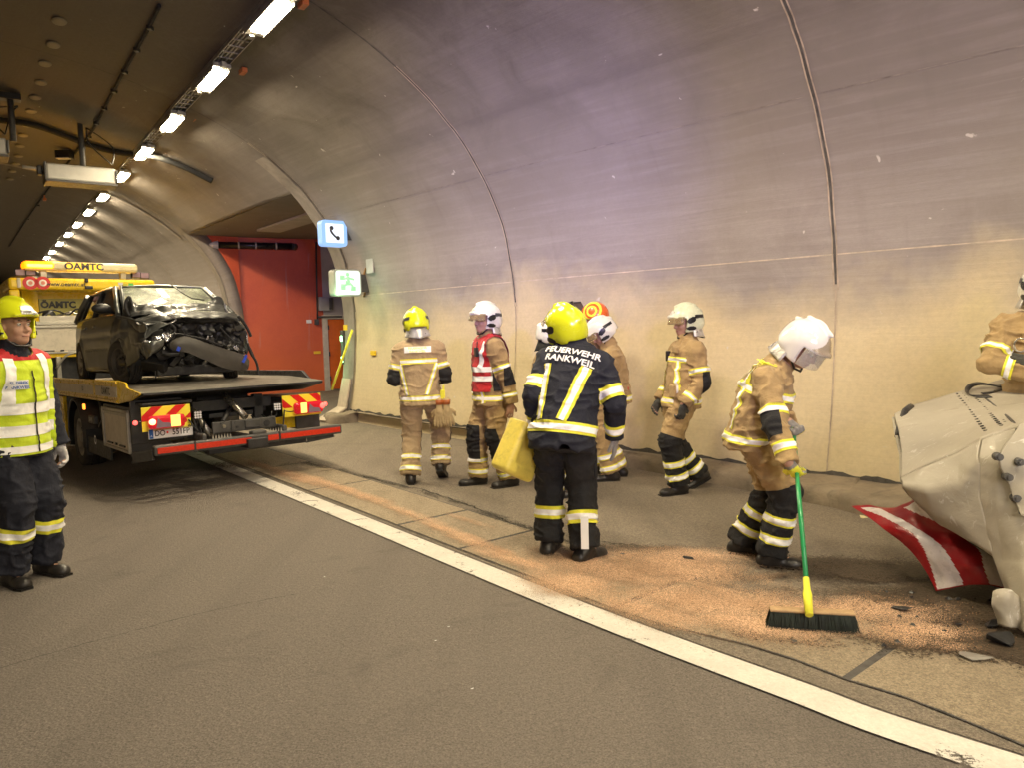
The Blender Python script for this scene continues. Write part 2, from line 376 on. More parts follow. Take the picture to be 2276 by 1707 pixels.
for sj in (-19.5, -14.1, -9.0, -4.72, -0.42, 6.6, 11, 16, 22):
    for side, a_, b_ in ((0, 1, 2), (1, 13, 60)):
        for sgn in ((0,) if side == 0 else (-1, 1)):
            b0 = len(V); n = 50
            for k in range(n + 1):
                ix = (3 + 10 * k / n) if side == 0 else 13 + 27 * k / n; wob = 0.003 * math.sin(k * 0.9 + sj * 3) if side else 0.002 * math.sin(k * 1.9); w = .007 if side == 0 else .006; o_ = sgn * .020
                V += [prof_pt(ix, sj + o_ - w + wob, 0.006), prof_pt(ix, sj + o_ + w + wob, 0.006)]
            for k in range(n): Fs.append((b0 + 2 * k, b0 + 2 * k + 1, b0 + 2 * k + 3, b0 + 2 * k + 2))
tag(mesh_obj("tunnel_wall_joint_lips", V, Fs, plain("joint_lip", (0.44, 0.36, 0.28), 0.9, var=0.3, vscale=9)), kind="structure")
def idx_at_z(z):
    for i in range(len(PF) - 1):
        if PF[i][1] <= z <= PF[i + 1][1]: return i + (z - PF[i][1]) / (PF[i + 1][1] - PF[i][1])
V = []; Fs = []
for z, s0, s1 in ((3.55, -20, -0.4), (2.35, 6.1, 40), (3.7, 6.1, 40)):
    ix = idx_at_z(z); b0 = len(V); n = 60
    for k in range(n + 1):
        s = s0 + (s1 - s0) * k / n; w = 0.035 + 0.02 * math.sin(k * 2.1 + z)
        V += [prof_pt(ix - w * 0.8, s, 0.003), prof_pt(ix + w * 0.8, s, 0.003)]
    for k in range(n): Fs.append((b0 + 2 * k, b0 + 2 * k + 1, b0 + 2 * k + 3, b0 + 2 * k + 2))
pour = plain("pour_line", (0.24, 0.21, 0.185), 0.9, var=0.35, vscale=8)
tag(mesh_obj("tunnel_wall_pour_lines", V, Fs, pour), kind="structure")
V = []; Fs = []; ix = idx_at_z(2.22); n = 90
for k in range(n + 1):
    s = -20 + 19.5 * k / n; w = 0.03 + 0.03 * abs(math.sin(k * 1.3)); V += [prof_pt(ix - w, s, 0.003), prof_pt(ix + w, s, 0.003)]
for k in range(n): Fs.append((2 * k, 2 * k + 1, 2 * k + 3, 2 * k + 2))
tag(mesh_obj("tunnel_wall_pale_ledge", V, Fs, plain("pale_ledge", (0.56, 0.47, 0.37), 0.9, var=0.3, vscale=8)), kind="structure")

# ---------------------------------------------------------------- side bay with the red wall
red_paint = None
def m_red():
    mt, nt, nd, b = new_mat("red_wall_paint"); vec = coords(nt)
    z = sepz(nt)[2]
    c = ramp(nt, noise(nt, vec, 1.2, 6, 0.6), [(0.3, (0.46, 0.065, 0.03)), (0.7, (0.60, 0.105, 0.04))])
    c = mix(nt, ramp(nt, noise(nt, vec, 30, 4), [(0.4, 0), (0.8, 0.25)]), c, (0.7, 0.14, 0.06))
    c = mix(nt, ramp(nt, mth(nt, 'DIVIDE', mth(nt, 'ADD', z, noise(nt, vec, 0.8, 3)), 4.0), [(0.1, 0.75), (0.75, 0.0)]), c, (0.62, 0.14, 0.035))
    st = nt.nodes.new('ShaderNodeMapping'); st.inputs['Scale'].default_value = (2.6, 2.6, .35); nt.links.new(coords(nt), st.inputs[0]); c = mix(nt, ramp(nt, noise(nt, st.outputs[0], 1.3, 7, .7, .6), [(.58, 0), (.70, .5)]), c, (.42, .26, .24))
    nt.links.new(c, b.inputs['Base Color']); b.inputs['Roughness'].default_value = 0.5
    nt.links.new(bump(nt, noise(nt, vec, 8, 5), 0.15, 0.02), b.inputs['Normal']); return mt
RED = m_red()
RA = W3(BAY + 0.12, 0.27, 0); RD = np.array([2.87, 1.35, 0.0]); RD /= np.linalg.norm(RD); RN = np.array([RD[1], -RD[0], 0.0])  # faces the camera
def rw(u, z, off=0.0): p = RA + RD * u + RN * off; return np.array([p[0], p[1], z])
def rwpx(x, y, off=0.0):
    p = gp(x, y, RA + RN * off, RN); return (p - RA) @ RD, p[2]
UC = rwpx(695, 600)[0]
pale_wall = plain("pale_plaster", (0.45, 0.43, 0.42), 0.8, var=0.15, vscale=3)
bay_floor = m_asphalt("bay_concrete_floor", (0.16, 0.145, 0.12))
def slab(name, pts, z0, z1, mat, kind="structure", bevel=0):
    bm = bmesh.new(); prism(bm, pts, z0, z1, 'z'); o = bm_obj(name, bm, mat, bevel=bevel); return tag(o, kind=kind)
def wallpan(name, a, b, z0, z1, th, mat):
    a = np.array(a[:2]); b = np.array(b[:2]); d = (b - a) / np.linalg.norm(b - a); n = np.array([-d[1], d[0]]) * th
    return slab(name, [tuple(a), tuple(b), tuple(b + n), tuple(a + n)], z0, z1, mat)
UE = UC + 1.75
wallpan("bay_end_wall", rw(0.0, 0), rw(UC, 0), -0.2, 4.05, 0.3, RED)
wallpan("bay_pale_wall", rw(UC, 0), rw(UE, 0), -0.2, 4.05, 0.3, pale_wall)
E1 = rw(UE, 0); t40, n40 = hd(40)
E2 = E1 - t40 * 6.5
wallpan("bay_back_wall", E2, E1, -0.2, 4.05, -0.3, pale_wall)
J0 = W3(0, 0.15, 0)
slab("bay_ceiling", [tuple(W3(-0.2, -0.72, 0)[:2]), tuple(W3(BAY + 0.1, -0.72, 0)[:2]), tuple(RA[:2] + t40[:2] * .2), tuple(rw(UE + .3, 0, -.3)[:2]), tuple(E2[:2] + n40[:2] * .4)], 4.002, 4.3, TUN)
slab("bay_floor", [tuple(W3(-0.1, -0.1, 0)[:2]), tuple(W3(BAY + 0.3, -0.1, 0)[:2]), tuple(rw(UE + .3, 0, -.3)[:2]), tuple(E2[:2] + n40[:2] * .4)], -0.2, 0.012, bay_floor)
# near side wall of the bay and reveal strips along both jamb arches
def jamb_plate(name, s0, s1, q_out, mt=None):
    zs = [p for p in PF if 0 <= p[1] <= 4.0 and p[0] > -1]
    bm = bmesh.new(); t, n = hd(heading(s0)); rows = []
    for s in (s0, s1):
        w = wp(s); ring = [bm.verts.new((w[0] + n[0] * (q + (0.003 if s == s1 else 0.003)), w[1] + n[1] * (q + .003), z)) for q, z in zs]
        outr = [bm.verts.new((w[0] + n[0] * q_out, w[1] + n[1] * q_out, z)) for q, z in zs]
        rows.append((ring, outr))
    for k in range(len(zs) - 1):
        for ring, outr in rows: bm.faces.new((ring[k], ring[k + 1], outr[k + 1], outr[k]))
        bm.faces.new((rows[0][0][k], rows[0][0][k + 1], rows[1][0][k + 1], rows[1][0][k]))
    return tag(bm_obj(name, bm, mt or TUN), kind="structure")
jamb_plate("bay_side_wall", 0.0, -0.28, 3.6)
jamb_plate("bay_far_side_wall", BAY, BAY + 0.28, 0.42, RED)
def arch_band(name, s0, s1, i0, i1, off, mat, n=40):
    rows = [[prof_pt(i0 + (i1 - i0) * k / n, s0 + (s1 - s0) * j / 3, off) for j in range(4)] for k in range(n + 1)]
    return tag(grid_obj(name, rows, mat), kind="structure")
arch_band("near_arch_rib", -0.40, 0.002, 3, 38, 0.02, concrete_pale)
arch_band("far_arch_rib", BAY - .002, BAY + 0.35, 3, 34, 0.02, concrete_pale)
arch_band("far_block_rib", BAY + 0.75, BAY + 0.95, 30, 52, 0.02, concrete_pale)

# ---------------------------------------------------------------- ground, kerb, slabs, markings
asph = m_asphalt("lane_asphalt", (0.152, 0.131, 0.112))
asph2 = m_asphalt("lay_by_asphalt", (0.20, 0.168, 0.13))
slabm = m_asphalt("drain_slab_concrete", (0.29, 0.235, 0.165), rough=0.8)
def ground_sheet():
    xs = np.concatenate([np.linspace(-120, -14, 12), np.linspace(-12, 10, 60), np.linspace(12, 40, 6)])
    ys = np.concatenate([np.linspace(-30, -2, 8), np.linspace(-1, 16, 52), np.linspace(18, 130, 20)])
    P = [[(x, y, gz(x, y)) for x in xs] for y in ys]
    tag(grid_obj("road", P, asph), kind="structure")
ground_sheet()
def dens(pts, step=0.25):
    out = [np.array(pts[0], float)]
    for a, b in zip(pts, pts[1:]):
        a = np.array(a, float); b = np.array(b, float); n = max(1, int(np.linalg.norm(b - a) / step))
        for k in range(1, n + 1): out.append(a + (b - a) * k / n)
    return out
def smooth_path(pts, n=8):
    P = [np.array(p, float) for p in pts]; out = []
    for i in range(len(P) - 1):
        p0, p1, p2, p3 = P[max(i - 1, 0)], P[i], P[i + 1], P[min(i + 2, len(P) - 1)]
        for k in range(n):
            t = k / n; out.append(0.5 * (2 * p1 + (p2 - p0) * t + (2 * p0 - 5 * p1 + 4 * p2 - p3) * t * t + (3 * p1 - p0 - 3 * p2 + p3) * t ** 3))
    out.append(P[-1]); return out
def arcpath(pts, n=200):
    P = np.array(smooth_path(pts)); d = np.concatenate([[0], np.cumsum(np.linalg.norm(np.diff(P, axis=0), axis=1))])
    return lambda s: np.array([np.interp(s, d, P[:, k]) for k in range(3)]), d[-1]
def ribbon(name, pathL, pathR, z, mat, cols=2, n=None):
    n = n or len(pathL); rows = []
    for a, b in zip(pathL, pathR): rows.append([(a[0] + (b[0] - a[0]) * j / (cols - 1), a[1] + (b[1] - a[1]) * j / (cols - 1), z + gz(a[0], a[1])) for j in range(cols)])
    return grid_obj(name, rows, mat)
t36, n36 = hd(36.5)
# the edge line: centre path from the photograph, then on along the tunnel
LC = [LINE[4] + (LINE[4] - LINE[3]) * 3.5 + np.array([.35, 0, 0])] + LINE[::-1] + [LINE[0] + hd(39)[0] * 6, LINE[0] + hd(39)[0] * 6 + hd(37)[0] * 20, LINE[0] + hd(39)[0] * 6 + hd(37)[0] * 20 + t36 * 80]
LCs = smooth_path(LC, 14)
def offset_path(P, d):
    out = []
    for i, p in enumerate(P):
        t = P[min(i + 1, len(P) - 1)] - P[max(i - 1, 0)]; t = t / np.linalg.norm(t); out.append(p + np.array([t[1], -t[0], 0]) * d)
    return out
lay_edge = [np.array(W3(s, -0.05, 0)) for s in np.arange(-20, 100, 1.0)]
# lay-by asphalt: between slabs and wall
Wn = offset_path(LCs, 0.10)
def to_wall(p):
    s = min(np.arange(-26, 110, 0.5), key=lambda s: (wp(s)[0] - p[0]) ** 2 + (wp(s)[1] - p[1]) ** 2); return wp(s)
rows = []
for p in offset_path(LCs, 0.12):
    w = to_wall(p); rows.append([(p[0] + (w[0] - p[0]) * j / 4, p[1] + (w[1] - p[1]) * j / 4, 0.004) for j in range(5)])
tag(grid_obj("lay_by_surface", rows, asph2), kind="structure")
white_paint = m_masked("road_paint", (0.60, 0.56, 0.50), (0.74, 0.71, 0.65), 4.5, 0.385, 0.43, 0.7, bscale=60)
ribL = offset_path(LCs, -0.10); ribR = offset_path(LCs, 0.092)
tag(ribbon("edge_line_marking", ribL, ribR, 0.010, white_paint, 3), kind="structure")
# concrete slabs of the drain beside the line: joints seen in the photograph
jpx = [((690, 1058), (780, 1040)), ((905, 1128), (990, 1108)), ((1020, 1185), (1145, 1155)), ((1370, 1300), (1560, 1220)), ((1830, 1465), (1960, 1390))]
IPX = [g(*p) for p in ((2420, 1705), (2212, 1615), (1971, 1516), (1829, 1472), (1650, 1406))]
OFF = [p for p in offset_path(LCs, 0.16) if p[1] > g(1450, 1345)[1]]
inner, li = arcpath(IPX + OFF[::4]); outer, lo_ = arcpath(offset_path(LCs, 0.70))
ss = np.arange(0, li, 0.05); ptsI = np.array([inner(s) for s in ss])
sj = []
for a, b in jpx:
    A = g(*a); sj.append(ss[int(np.argmin(np.hypot(ptsI[:, 0] - A[0], ptsI[:, 1] - A[1])))])
sj = sorted(sj); print("slab joints", sj)
allj = list(sj); st = 1.55
while allj[0] > 0.05: allj.insert(0, allj[0] - st)
while allj[-1] < min(li, 45): allj.append(allj[-1] + st)
ptsO = np.array([outer(s) for s in ss])
bed = [inner(s) for s in np.arange(0, min(li, 30), .25)]
tag(ribbon('slab_bed', offset_path(bed, -0.01), offset_path(bed, 0.715), 0.0112, concrete_dark, 3), kind='structure')
for a, b in zip(allj, allj[1:]):
    if b < 0.2: continue
    a = max(a, 0.0)
    bm = bmesh.new(); n = 5; top = []; bot = []
    IP = [inner(a + 0.018 + (b - a - 0.036) * k / n) for k in range(n + 1)]
    OP = []
    for p in IP:
        i = int(np.argmin(np.hypot(ptsO[:, 0] - p[0], ptsO[:, 1] - p[1]))); OP.append(ptsO[i])
    # nearest point, refined by direct offset
    OP = []
    for k, p in enumerate(IP):
        s_ = a + 0.018 + (b - a - 0.036) * k / n; t = inner(min(s_ + .4, li)) - inner(max(s_ - .4, 0)); t = t / np.linalg.norm(t); OP.append(p + np.array([t[1], -t[0], 0]) * 0.70)
    pts = [(p[0], p[1]) for p in IP] + [(p[0], p[1]) for p in OP[::-1]]
    prism(bm, pts, -0.10, 0.0145 + random.uniform(-.0012, .002), 'z')
    o = bm_obj("drain_slab", bm, slabm, bevel=0.006); tag(o, kind="structure")
# kerb: front foot from the photograph
kf = [g(*p) for p in [(1850, 1112), (1780, 1095), (1340, 1008), (1000, 947), (830, 912)]]
kern = plain("kerb_concrete", (0.24, 0.195, 0.14), 0.9, var=0.3, vscale=2.5, bmp=0.8, bscale=30, dirt=0.7)
def kerb():
    pts = [kf[0] + (kf[0] - kf[1]) * 8] + kf[:] + [W3(-0.6, -0.42, 0), W3(-0.1, -0.38, 0)]
    P = smooth_path(pts, 8); V = []; Fs = []
    sg = np.arange(-26, 1, 0.1); WP = np.array([wp(s) for s in sg])
    for i, p in enumerate(P):
        j = int(np.argmin(np.hypot(WP[:, 0] - p[0], WP[:, 1] - p[1]))); w = WP[j]; d = (w - p); L = np.linalg.norm(d); d = d / L
        wb = 0.006 * math.sin(i * 1.3) + 0.004 * math.sin(i * 3.1)
        for a, z in ((0.0, -0.05), (0.0 + wb, 0.10), (0.03 + wb, 0.145), (0.07, 0.155 + wb), (L * 0.6, 0.165), (L - 0.02, 0.19 + wb * 2), (L + 0.1, 0.19)): V.append((p[0] + d[0] * a, p[1] + d[1] * a, z))
    for i in range(len(P) - 1):
        for j in range(6): Fs.append((i * 7 + j, (i + 1) * 7 + j, (i + 1) * 7 + j + 1, i * 7 + j + 1))
    tag(mesh_obj("kerb", V, Fs, kern, None, True), kind="structure")
    # dirt line where the wall meets the kerb
    V = []; Fs = []
    for k, s in enumerate(np.arange(-20, -0.3, 0.05)):
        h = 0.215 + 0.012 * math.sin(k * 0.9) + random.uniform(0, 0.016)
        V += [W3(s, -0.012, 0.16), W3(s, -0.012, h)]
    for k in range(len(V) // 2 - 1): Fs.append((2 * k, 2 * k + 1, 2 * k + 3, 2 * k + 2))
    tag(mesh_obj("wall_foot_gap", V, Fs, concrete_dark), kind="structure")
kerb()
# ---------------------------------------------------------------- ceiling lamps
fixture = plain("lamp_housing", (0.28, 0.27, 0.25), 0.5, 0.6)
dif = plain("lamp_diffuser", (0.9, 0.9, 0.8), 0.4, emit=(1.0, 0.84, 0.56), es=LAMP_STRENGTH)
dif_far = plain("lamp_diffuser_far", (0.9, 0.9, 0.8), 0.4, emit=(1.0, 0.84, 0.56), es=LAMP_STRENGTH * 0.8)
grey_metal = plain("galvanised_steel", (0.35, 0.34, 0.32), 0.45, 0.8, dirt=0.4)
black_rubber = plain("black_rubber", (0.015, 0.015, 0.015), 0.85, var=0.3)
LZ = 4.93
TUNBVH = None
def ceil_hit(x, y, off=.04, src=False):
    """point of the vault seen at (x, y), lifted towards the room"""
    global TUNBVH
    if TUNBVH is None:
        me = bpy.data.objects['tunnel_wall'].data; TUNBVH = BVHTree.FromPolygons([v.co.copy() for v in me.vertices], [tuple(p.vertices) for p in me.polygons])
    d = Vector(unit_(ray(x / K, y / K))); h = TUNBVH.ray_cast(Vector(CAMP), d)
    if h[0] is None: return g(x, y, 5.4)
    n = h[1] if h[1].dot(d) < 0 else -h[1]; return np.array(h[0] + n * off)
def unit_(v): return np.array(v) / np.linalg.norm(v)
L0 = g(580, 40, LZ)[:2]; L3 = g(100, 557, LZ)[:2]; LD = np.array([*(L3 - L0), 0]); LL = np.linalg.norm(LD); LD /= LL; LN = np.array([LD[1], -LD[0], 0])
lamp_px = [(580, 40), (455, 175), (365, 268), (307, 333), (258, 383), (220, 427), (190, 459), (165, 486), (146, 507), (128, 527), (113, 545), (100, 557)]
spots = [(g(*p, LZ)[:2] - L0) @ LD[:2] for p in lamp_px]
step = (spots[4] - spots[0]) / 4
spots = [spots[0] - step * k for k in (5, 4, 3, 2, 1)] + spots + [spots[-1] + 3.6 * k for k in (1, 2, 3, 4)]
def lamp_at(d, first=None):
    p = np.array([L0[0], L0[1], 0]) + LD * d
    if first is None:
        r = empty("ceiling_lamp")
        boxes("housing", [((0, 0, 0.045), (0.22, 1.15, 0.05)), ((0.105, 0, 0.01), (0.012, 1.0, 0.05)), ((-0.105, 0, 0.01), (0.012, 1.0, 0.05)), ((0.0, 0.62, 0.03), (0.06, 0.10, 0.06)), ((0.0, -0.62, 0.03), (0.06, 0.10, 0.06))], fixture, r, 0.008)
        bm = bmesh.new(); box(bm, (0, 0, 0), (0.13, 0.78, 0.035)); bm_obj("diffuser", bm, dif, r, bevel=0.01)
        boxes("bracket", [((0, 0.45, 0.12), (0.03, 0.03, 0.12)), ((0, -0.45, 0.12), (0.03, 0.03, 0.12))], grey_metal, r, 0)
    else:
        r = first.copy(); COL.objects.link(r)
        for ch in first.children: c = ch.copy(); COL.objects.link(c); c.parent = r
    r.location = (p[0], p[1], LZ); r.rotation_euler = (0, 0, math.atan2(-LD[0], LD[1])); return r
first = None
ordn = ["second", "third", "fourth", "fifth", "sixth", "seventh", "eighth", "ninth", "tenth", "eleventh"]
for i, d in enumerate(spots):
    r = lamp_at(d, first); first = first or r; k = i - 5
    if k == 0: lb = "brightest and nearest glowing lamp at the top of the tunnel ceiling row"
    elif 0 < k < 11: lb = ordn[k - 1] + " glowing ceiling lamp of the row counted from the top edge"
    elif k == 11: lb = "farthest small glowing ceiling lamp just above the amber light bar"
    else: lb = "tunnel ceiling lamp out of view of the photo" if k < 0 else "far ceiling lamp hidden behind the amber light bar of the truck"
    tag(r, lb, "ceiling lamp", "lamps in a row along the tunnel ceiling")
# cable tray that carries the lamps
bm = bmesh.new(); a = spots[0] - 2; b = spots[-1] + 6; base = np.array([L0[0], L0[1], 0])
ang = math.atan2(-LD[0], LD[1]); Rt = Matrix.Rotation(ang, 3, 'Z')
def LP(d, x, z): p = base + LD * d + LN * x; return (p[0], p[1], z)
for x in (-0.10, 0.10): box(bm, LP((a + b) / 2, x, LZ + 0.10), (0.012, b - a, 0.05), Rt)
d = a
while d < min(b, 34): box(bm, LP(d, 0, LZ + 0.09), (0.2, 0.02, 0.012), Rt); d += 0.22
for x in (-.05, 0, .04): box(bm, LP((a + b) / 2, x, LZ + 0.107), (0.022, b - a, 0.02), Rt)
tray = bm_obj("cable_tray", bm, grey_metal); tag(tray, "perforated grey cable tray running along the tunnel ceiling above the row of lamps", "cable tray")
orange_pl = plain("orange_plastic", (0.42, 0.12, 0.03), 0.5)
for i, (x, y) in enumerate([(655, 8), (525, 153), (424, 256), (359, 323), (303, 380), (262, 427), (96, 430)]):
    p = g(x, y, 5.0); bm = bmesh.new(); box(bm, (0, 0, 0), (0.07, 0.16, 0.06)); box(bm, (0, 0, 0.06), (0.03, 0.05, 0.08))
    o = bm_obj("junction_box", bm, orange_pl, bevel=0.008); o.location = (p[0], p[1], 5.0); o.rotation_euler = (0, 0, ang)
    tag(o, ["small orange box beside the nearest ceiling lamp at the top edge", "small orange box hanging between the first and second ceiling lamps", "small orange box right of the third ceiling lamp", "small orange box right of the fourth ceiling lamp", "small orange box beside the white ends of the hanging sign box", "small orange box right of the sixth ceiling lamp", "small orange box alone on the dark ceiling left of the lamp row"][i], "junction box", "orange boxes along the ceiling lamps")

# ---------------------------------------------------------------- implicit surfaces for people and soft things
def vn3(P, seed=0):
    P = np.asarray(P, float) + 1000.0; I = np.floor(P).astype(np.int64); Fr = P - I; Fr = Fr * Fr * (3 - 2 * Fr)
    def hsh(a, b, c):
        h = (a * 374761393 + b * 668265263 + c * 2147483647 + seed * 1274126177) & 0xffffffff
        h = ((h ^ (h >> 13)) * 1274126177) & 0xffffffff; h = h ^ (h >> 16); return (h & 0xffff) / 65535.0
    r = 0
    for dx in (0, 1):
        for dy in (0, 1):
            for dz in (0, 1):
                w = (Fr[:, 0] if dx else 1 - Fr[:, 0]) * (Fr[:, 1] if dy else 1 - Fr[:, 1]) * (Fr[:, 2] if dz else 1 - Fr[:, 2])
                r = r + w * hsh(I[:, 0] + dx, I[:, 1] + dy, I[:, 2] + dz)
    return r
class Field:
    def __init__(s, lo, hi, h):
        s.h = h; s.lo = np.array(lo, float); n = np.ceil((np.array(hi) - s.lo) / h).astype(int) + 1; s.n = n
        s.d = np.full(n, 1.0, np.float32); s.raw = np.full(n, 1.0, np.float32); s.lab = np.zeros(n, np.int8)
    def sub(s, lo, hi):
        a = np.clip(np.floor((np.array(lo) - s.lo) / s.h).astype(int), 0, s.n - 1); b = np.clip(np.ceil((np.array(hi) - s.lo) / s.h).astype(int) + 1, 1, s.n)
        if (b <= a).any(): return None
        sl = tuple(slice(a[i], b[i]) for i in range(3))
        X, Y, Z = np.meshgrid(*[s.lo[i] + np.arange(a[i], b[i]) * s.h for i in range(3)], indexing='ij')
        return sl, np.stack([X, Y, Z], -1)
    def put(s, sl, v, k, lab):
        v = v.astype(np.float32); d = s.d[sl]; hh = np.clip(.5 + .5 * (d - v) / k, 0, 1)
        s.d[sl] = d * (1 - hh) + v * hh - k * hh * (1 - hh)
        r = s.raw[sl]; m_ = v < r; s.raw[sl] = np.where(m_, v, r); s.lab[sl] = np.where(m_, lab, s.lab[sl])
    def cap(s, a, b, ra, rb, k=.02, lab=0, R=None, sc=(1, 1, 1), cuts=()):
        a = np.array(a, float); b = np.array(b, float); M = max(ra, rb) * max(1, max(sc)) + .05 + k
        q = s.sub(np.minimum(a, b) - M, np.maximum(a, b) + M)
        if q is None: return
        sl, P = q; sc = np.array(sc, float)
        if R is not None or (sc != 1).any():
            RR = np.eye(3) if R is None else np.array(R)
            Pl = (P @ RR) / sc; A = (a @ RR) / sc; B = (b @ RR) / sc
        else: Pl, A, B = P, a, b
        ab = B - A; t = np.clip(((Pl - A) @ ab) / max(1e-9, ab @ ab), 0, 1)
        v = (np.linalg.norm(Pl - A - t[..., None] * ab, axis=-1) - (ra + (rb - ra) * t)) * sc.min()
        for p0, n in cuts: v = np.maximum(v, (P - np.array(p0)) @ np.array(n))
        s.put(sl, v, k, lab)
    def ell(s, c, r, k=.02, lab=0, R=None, cuts=()):
        c = np.array(c, float); r = np.array(r, float); M = r.max() + .05 + k; q = s.sub(c - M, c + M)
        if q is None: return
        sl, P = q; Pl = P - c
        if R is not None: Pl = Pl @ np.array(R)
        u = np.linalg.norm(Pl / r, axis=-1); w = np.linalg.norm(Pl / (r * r), axis=-1); v = u * (u - 1) / np.maximum(w, 1e-6)
        for p0, n in cuts: v = np.maximum(v, (P - np.array(p0)) @ np.array(n))
        s.put(sl, v, k, lab)
    def carve(s, fn, lo, hi, k=.01):
        q = s.sub(lo, hi)
        if q is None: return
        sl, P = q; v = -fn(P).astype(np.float32); d = s.d[sl]; hh = np.clip(.5 - .5 * (d - v) / k, 0, 1); s.d[sl] = d * (1 - hh) + v * hh + k * hh * (1 - hh)
    def mesh(s, relax=1):
        d = s.d; neg = d < 0; n = d.shape
        c = np.zeros([x - 1 for x in n], np.int8)
        for dx in (0, 1):
            for dy in (0, 1):
                for dz in (0, 1): c += neg[dx:n[0] - 1 + dx, dy:n[1] - 1 + dy, dz:n[2] - 1 + dz]
        act = (c > 0) & (c < 8); idx = np.full(act.shape, -1, np.int64); ii = np.argwhere(act); idx[act] = np.arange(len(ii))
        acc = np.zeros((len(ii), 3)); cnt = np.zeros(len(ii))
        cor = {(a, b, e): d[ii[:, 0] + a, ii[:, 1] + b, ii[:, 2] + e] for a in (0, 1) for b in (0, 1) for e in (0, 1)}
        for ax in range(3):
            o1, o2 = [k for k in range(3) if k != ax]
            for u in (0, 1):
                for v in (0, 1):
                    A = [0, 0, 0]; A[o1] = u; A[o2] = v; B = A[:]; B[ax] = 1
                    va, vb = cor[tuple(A)], cor[tuple(B)]; m_ = (va < 0) != (vb < 0); t = np.where(m_, va / np.where(m_, va - vb, 1), 0)
                    p = np.zeros((len(ii), 3)); p[:, o1] = u; p[:, o2] = v; p[:, ax] = t; acc += p * m_[:, None]; cnt += m_
        V = s.lo + (ii + acc / np.maximum(cnt, 1)[:, None]) * s.h
        lab = s.lab[ii[:, 0], ii[:, 1], ii[:, 2]]; Q = []
        for ax in range(3):
            o1, o2 = [(1, 2), (2, 0), (0, 1)][ax]
            sa = [slice(1, -1)] * 3; sa[ax] = slice(0, -1); sb = [slice(1, -1)] * 3; sb[ax] = slice(1, None)
            na, nb = neg[tuple(sa)], neg[tuple(sb)]
            for flip, m_ in ((False, na & ~nb), (True, ~na & nb)):
                e = np.argwhere(m_)
                if not len(e): continue
                e = e + np.array([0 if k == ax else 1 for k in range(3)])
                f = []
                for u, v in ((-1, -1), (0, -1), (0, 0), (-1, 0)):
                    q = e.copy(); q[:, o1] += u; q[:, o2] += v; f.append(idx[q[:, 0], q[:, 1], q[:, 2]])
                f = np.stack(f, 1); Q.append(f[:, ::-1] if flip else f)
        Q = np.concatenate(Q); Q = Q[(Q >= 0).all(1)]
        for _ in range(relax): V = relax_mesh(V, Q, .5)
        return V, Q, lab
def relax_mesh(V, Q, f):
    acc = np.zeros_like(V); cnt = np.zeros(len(V))
    for a, b in ((0, 1), (1, 2), (2, 3), (3, 0)):
        np.add.at(acc, Q[:, a], V[Q[:, b]]); np.add.at(acc, Q[:, b], V[Q[:, a]]); np.add.at(cnt, Q[:, a], 1); np.add.at(cnt, Q[:, b], 1)
    return V * (1 - f) + f * acc / np.maximum(cnt, 1)[:, None]
def normals(V, Q):
    n = np.cross(V[Q[:, 2]] - V[Q[:, 0]], V[Q[:, 3]] - V[Q[:, 1]]); N = np.zeros_like(V)
    for k in range(4): np.add.at(N, Q[:, k], n)
    return N / np.maximum(np.linalg.norm(N, axis=1), 1e-9)[:, None]
def wrinkle(V, Q, amp, seed, fx=(14, 14, 34), fold=2.0):
    """folds of cloth: ridged, warped noise along the normals"""
    N = normals(V, Q); w = np.stack([vn3(V * 7 + 3, seed + i) - .5 for i in range(3)], 1) * 0.07
    P = (V + w) * np.array(fx); n = vn3(P, seed + 5); r = 1 - np.abs(2 * n - 1); n2 = vn3((V + w) * np.array([fx[2], fx[1], fx[0]]) * .8, seed + 9); r2 = 1 - np.abs(2 * n2 - 1)
    m_ = .35 + .65 * vn3(V * 5, seed + 3)
    n3 = vn3((V + w * 1.5) * np.array(fx) * 2.3, seed + 13); r3 = 1 - np.abs(2 * n3 - 1)
    return V + N * ((r ** (fold * 1.6) * .75 + r2 ** fold * .40 + r3 ** 2 * .16 - .42) * amp * m_)[:, None]
def unit(v): v = np.array(v, float); return v / max(1e-9, np.linalg.norm(v))
def ik(a, c, l1, l2, hint):
    a = np.array(a, float); c = np.array(c, float); d = c - a; L = np.linalg.norm(d); L2 = min(L, (l1 + l2) * .998); u = d / max(L, 1e-6); c = a + u * L2
    x = (l1 * l1 - l2 * l2 + L2 * L2) / (2 * L2); h = math.sqrt(max(0, l1 * l1 - x * x)); hv = np.array(hint, float); hv = unit(hv - u * (hv @ u)); return a + u * x + hv * h, c
def rot(axis, deg):
    return np.array(Matrix.Rotation(math.radians(deg), 3, Vector(axis)))
def slicepatch(V, Q, N, keep, planes, off):
    """the part of a surface between cutting planes, lifted off it"""
    Qk = Q[keep]
    if not len(Qk): return None
    ids = np.unique(Qk); mp = {int(a): i for i, a in enumerate(ids)}; bm = bmesh.new()
    vs = [bm.verts.new(V[a] + N[a] * off) for a in ids]
    for q in Qk:
        try: bm.faces.new([vs[mp[int(a)]] for a in q])
        except ValueError: pass
    for p, n in planes:
        bmesh.ops.bisect_plane(bm, geom=bm.verts[:] + bm.edges[:] + bm.faces[:], plane_co=Vector(p), plane_no=Vector(n), clear_inner=True)
    if not bm.faces: bm.free(); return None
    bm.verts.index_update(); P = [v.co[:] for v in bm.verts]; Fs = [[v.index for v in f.verts] for f in bm.faces]; bm.free(); return P, Fs
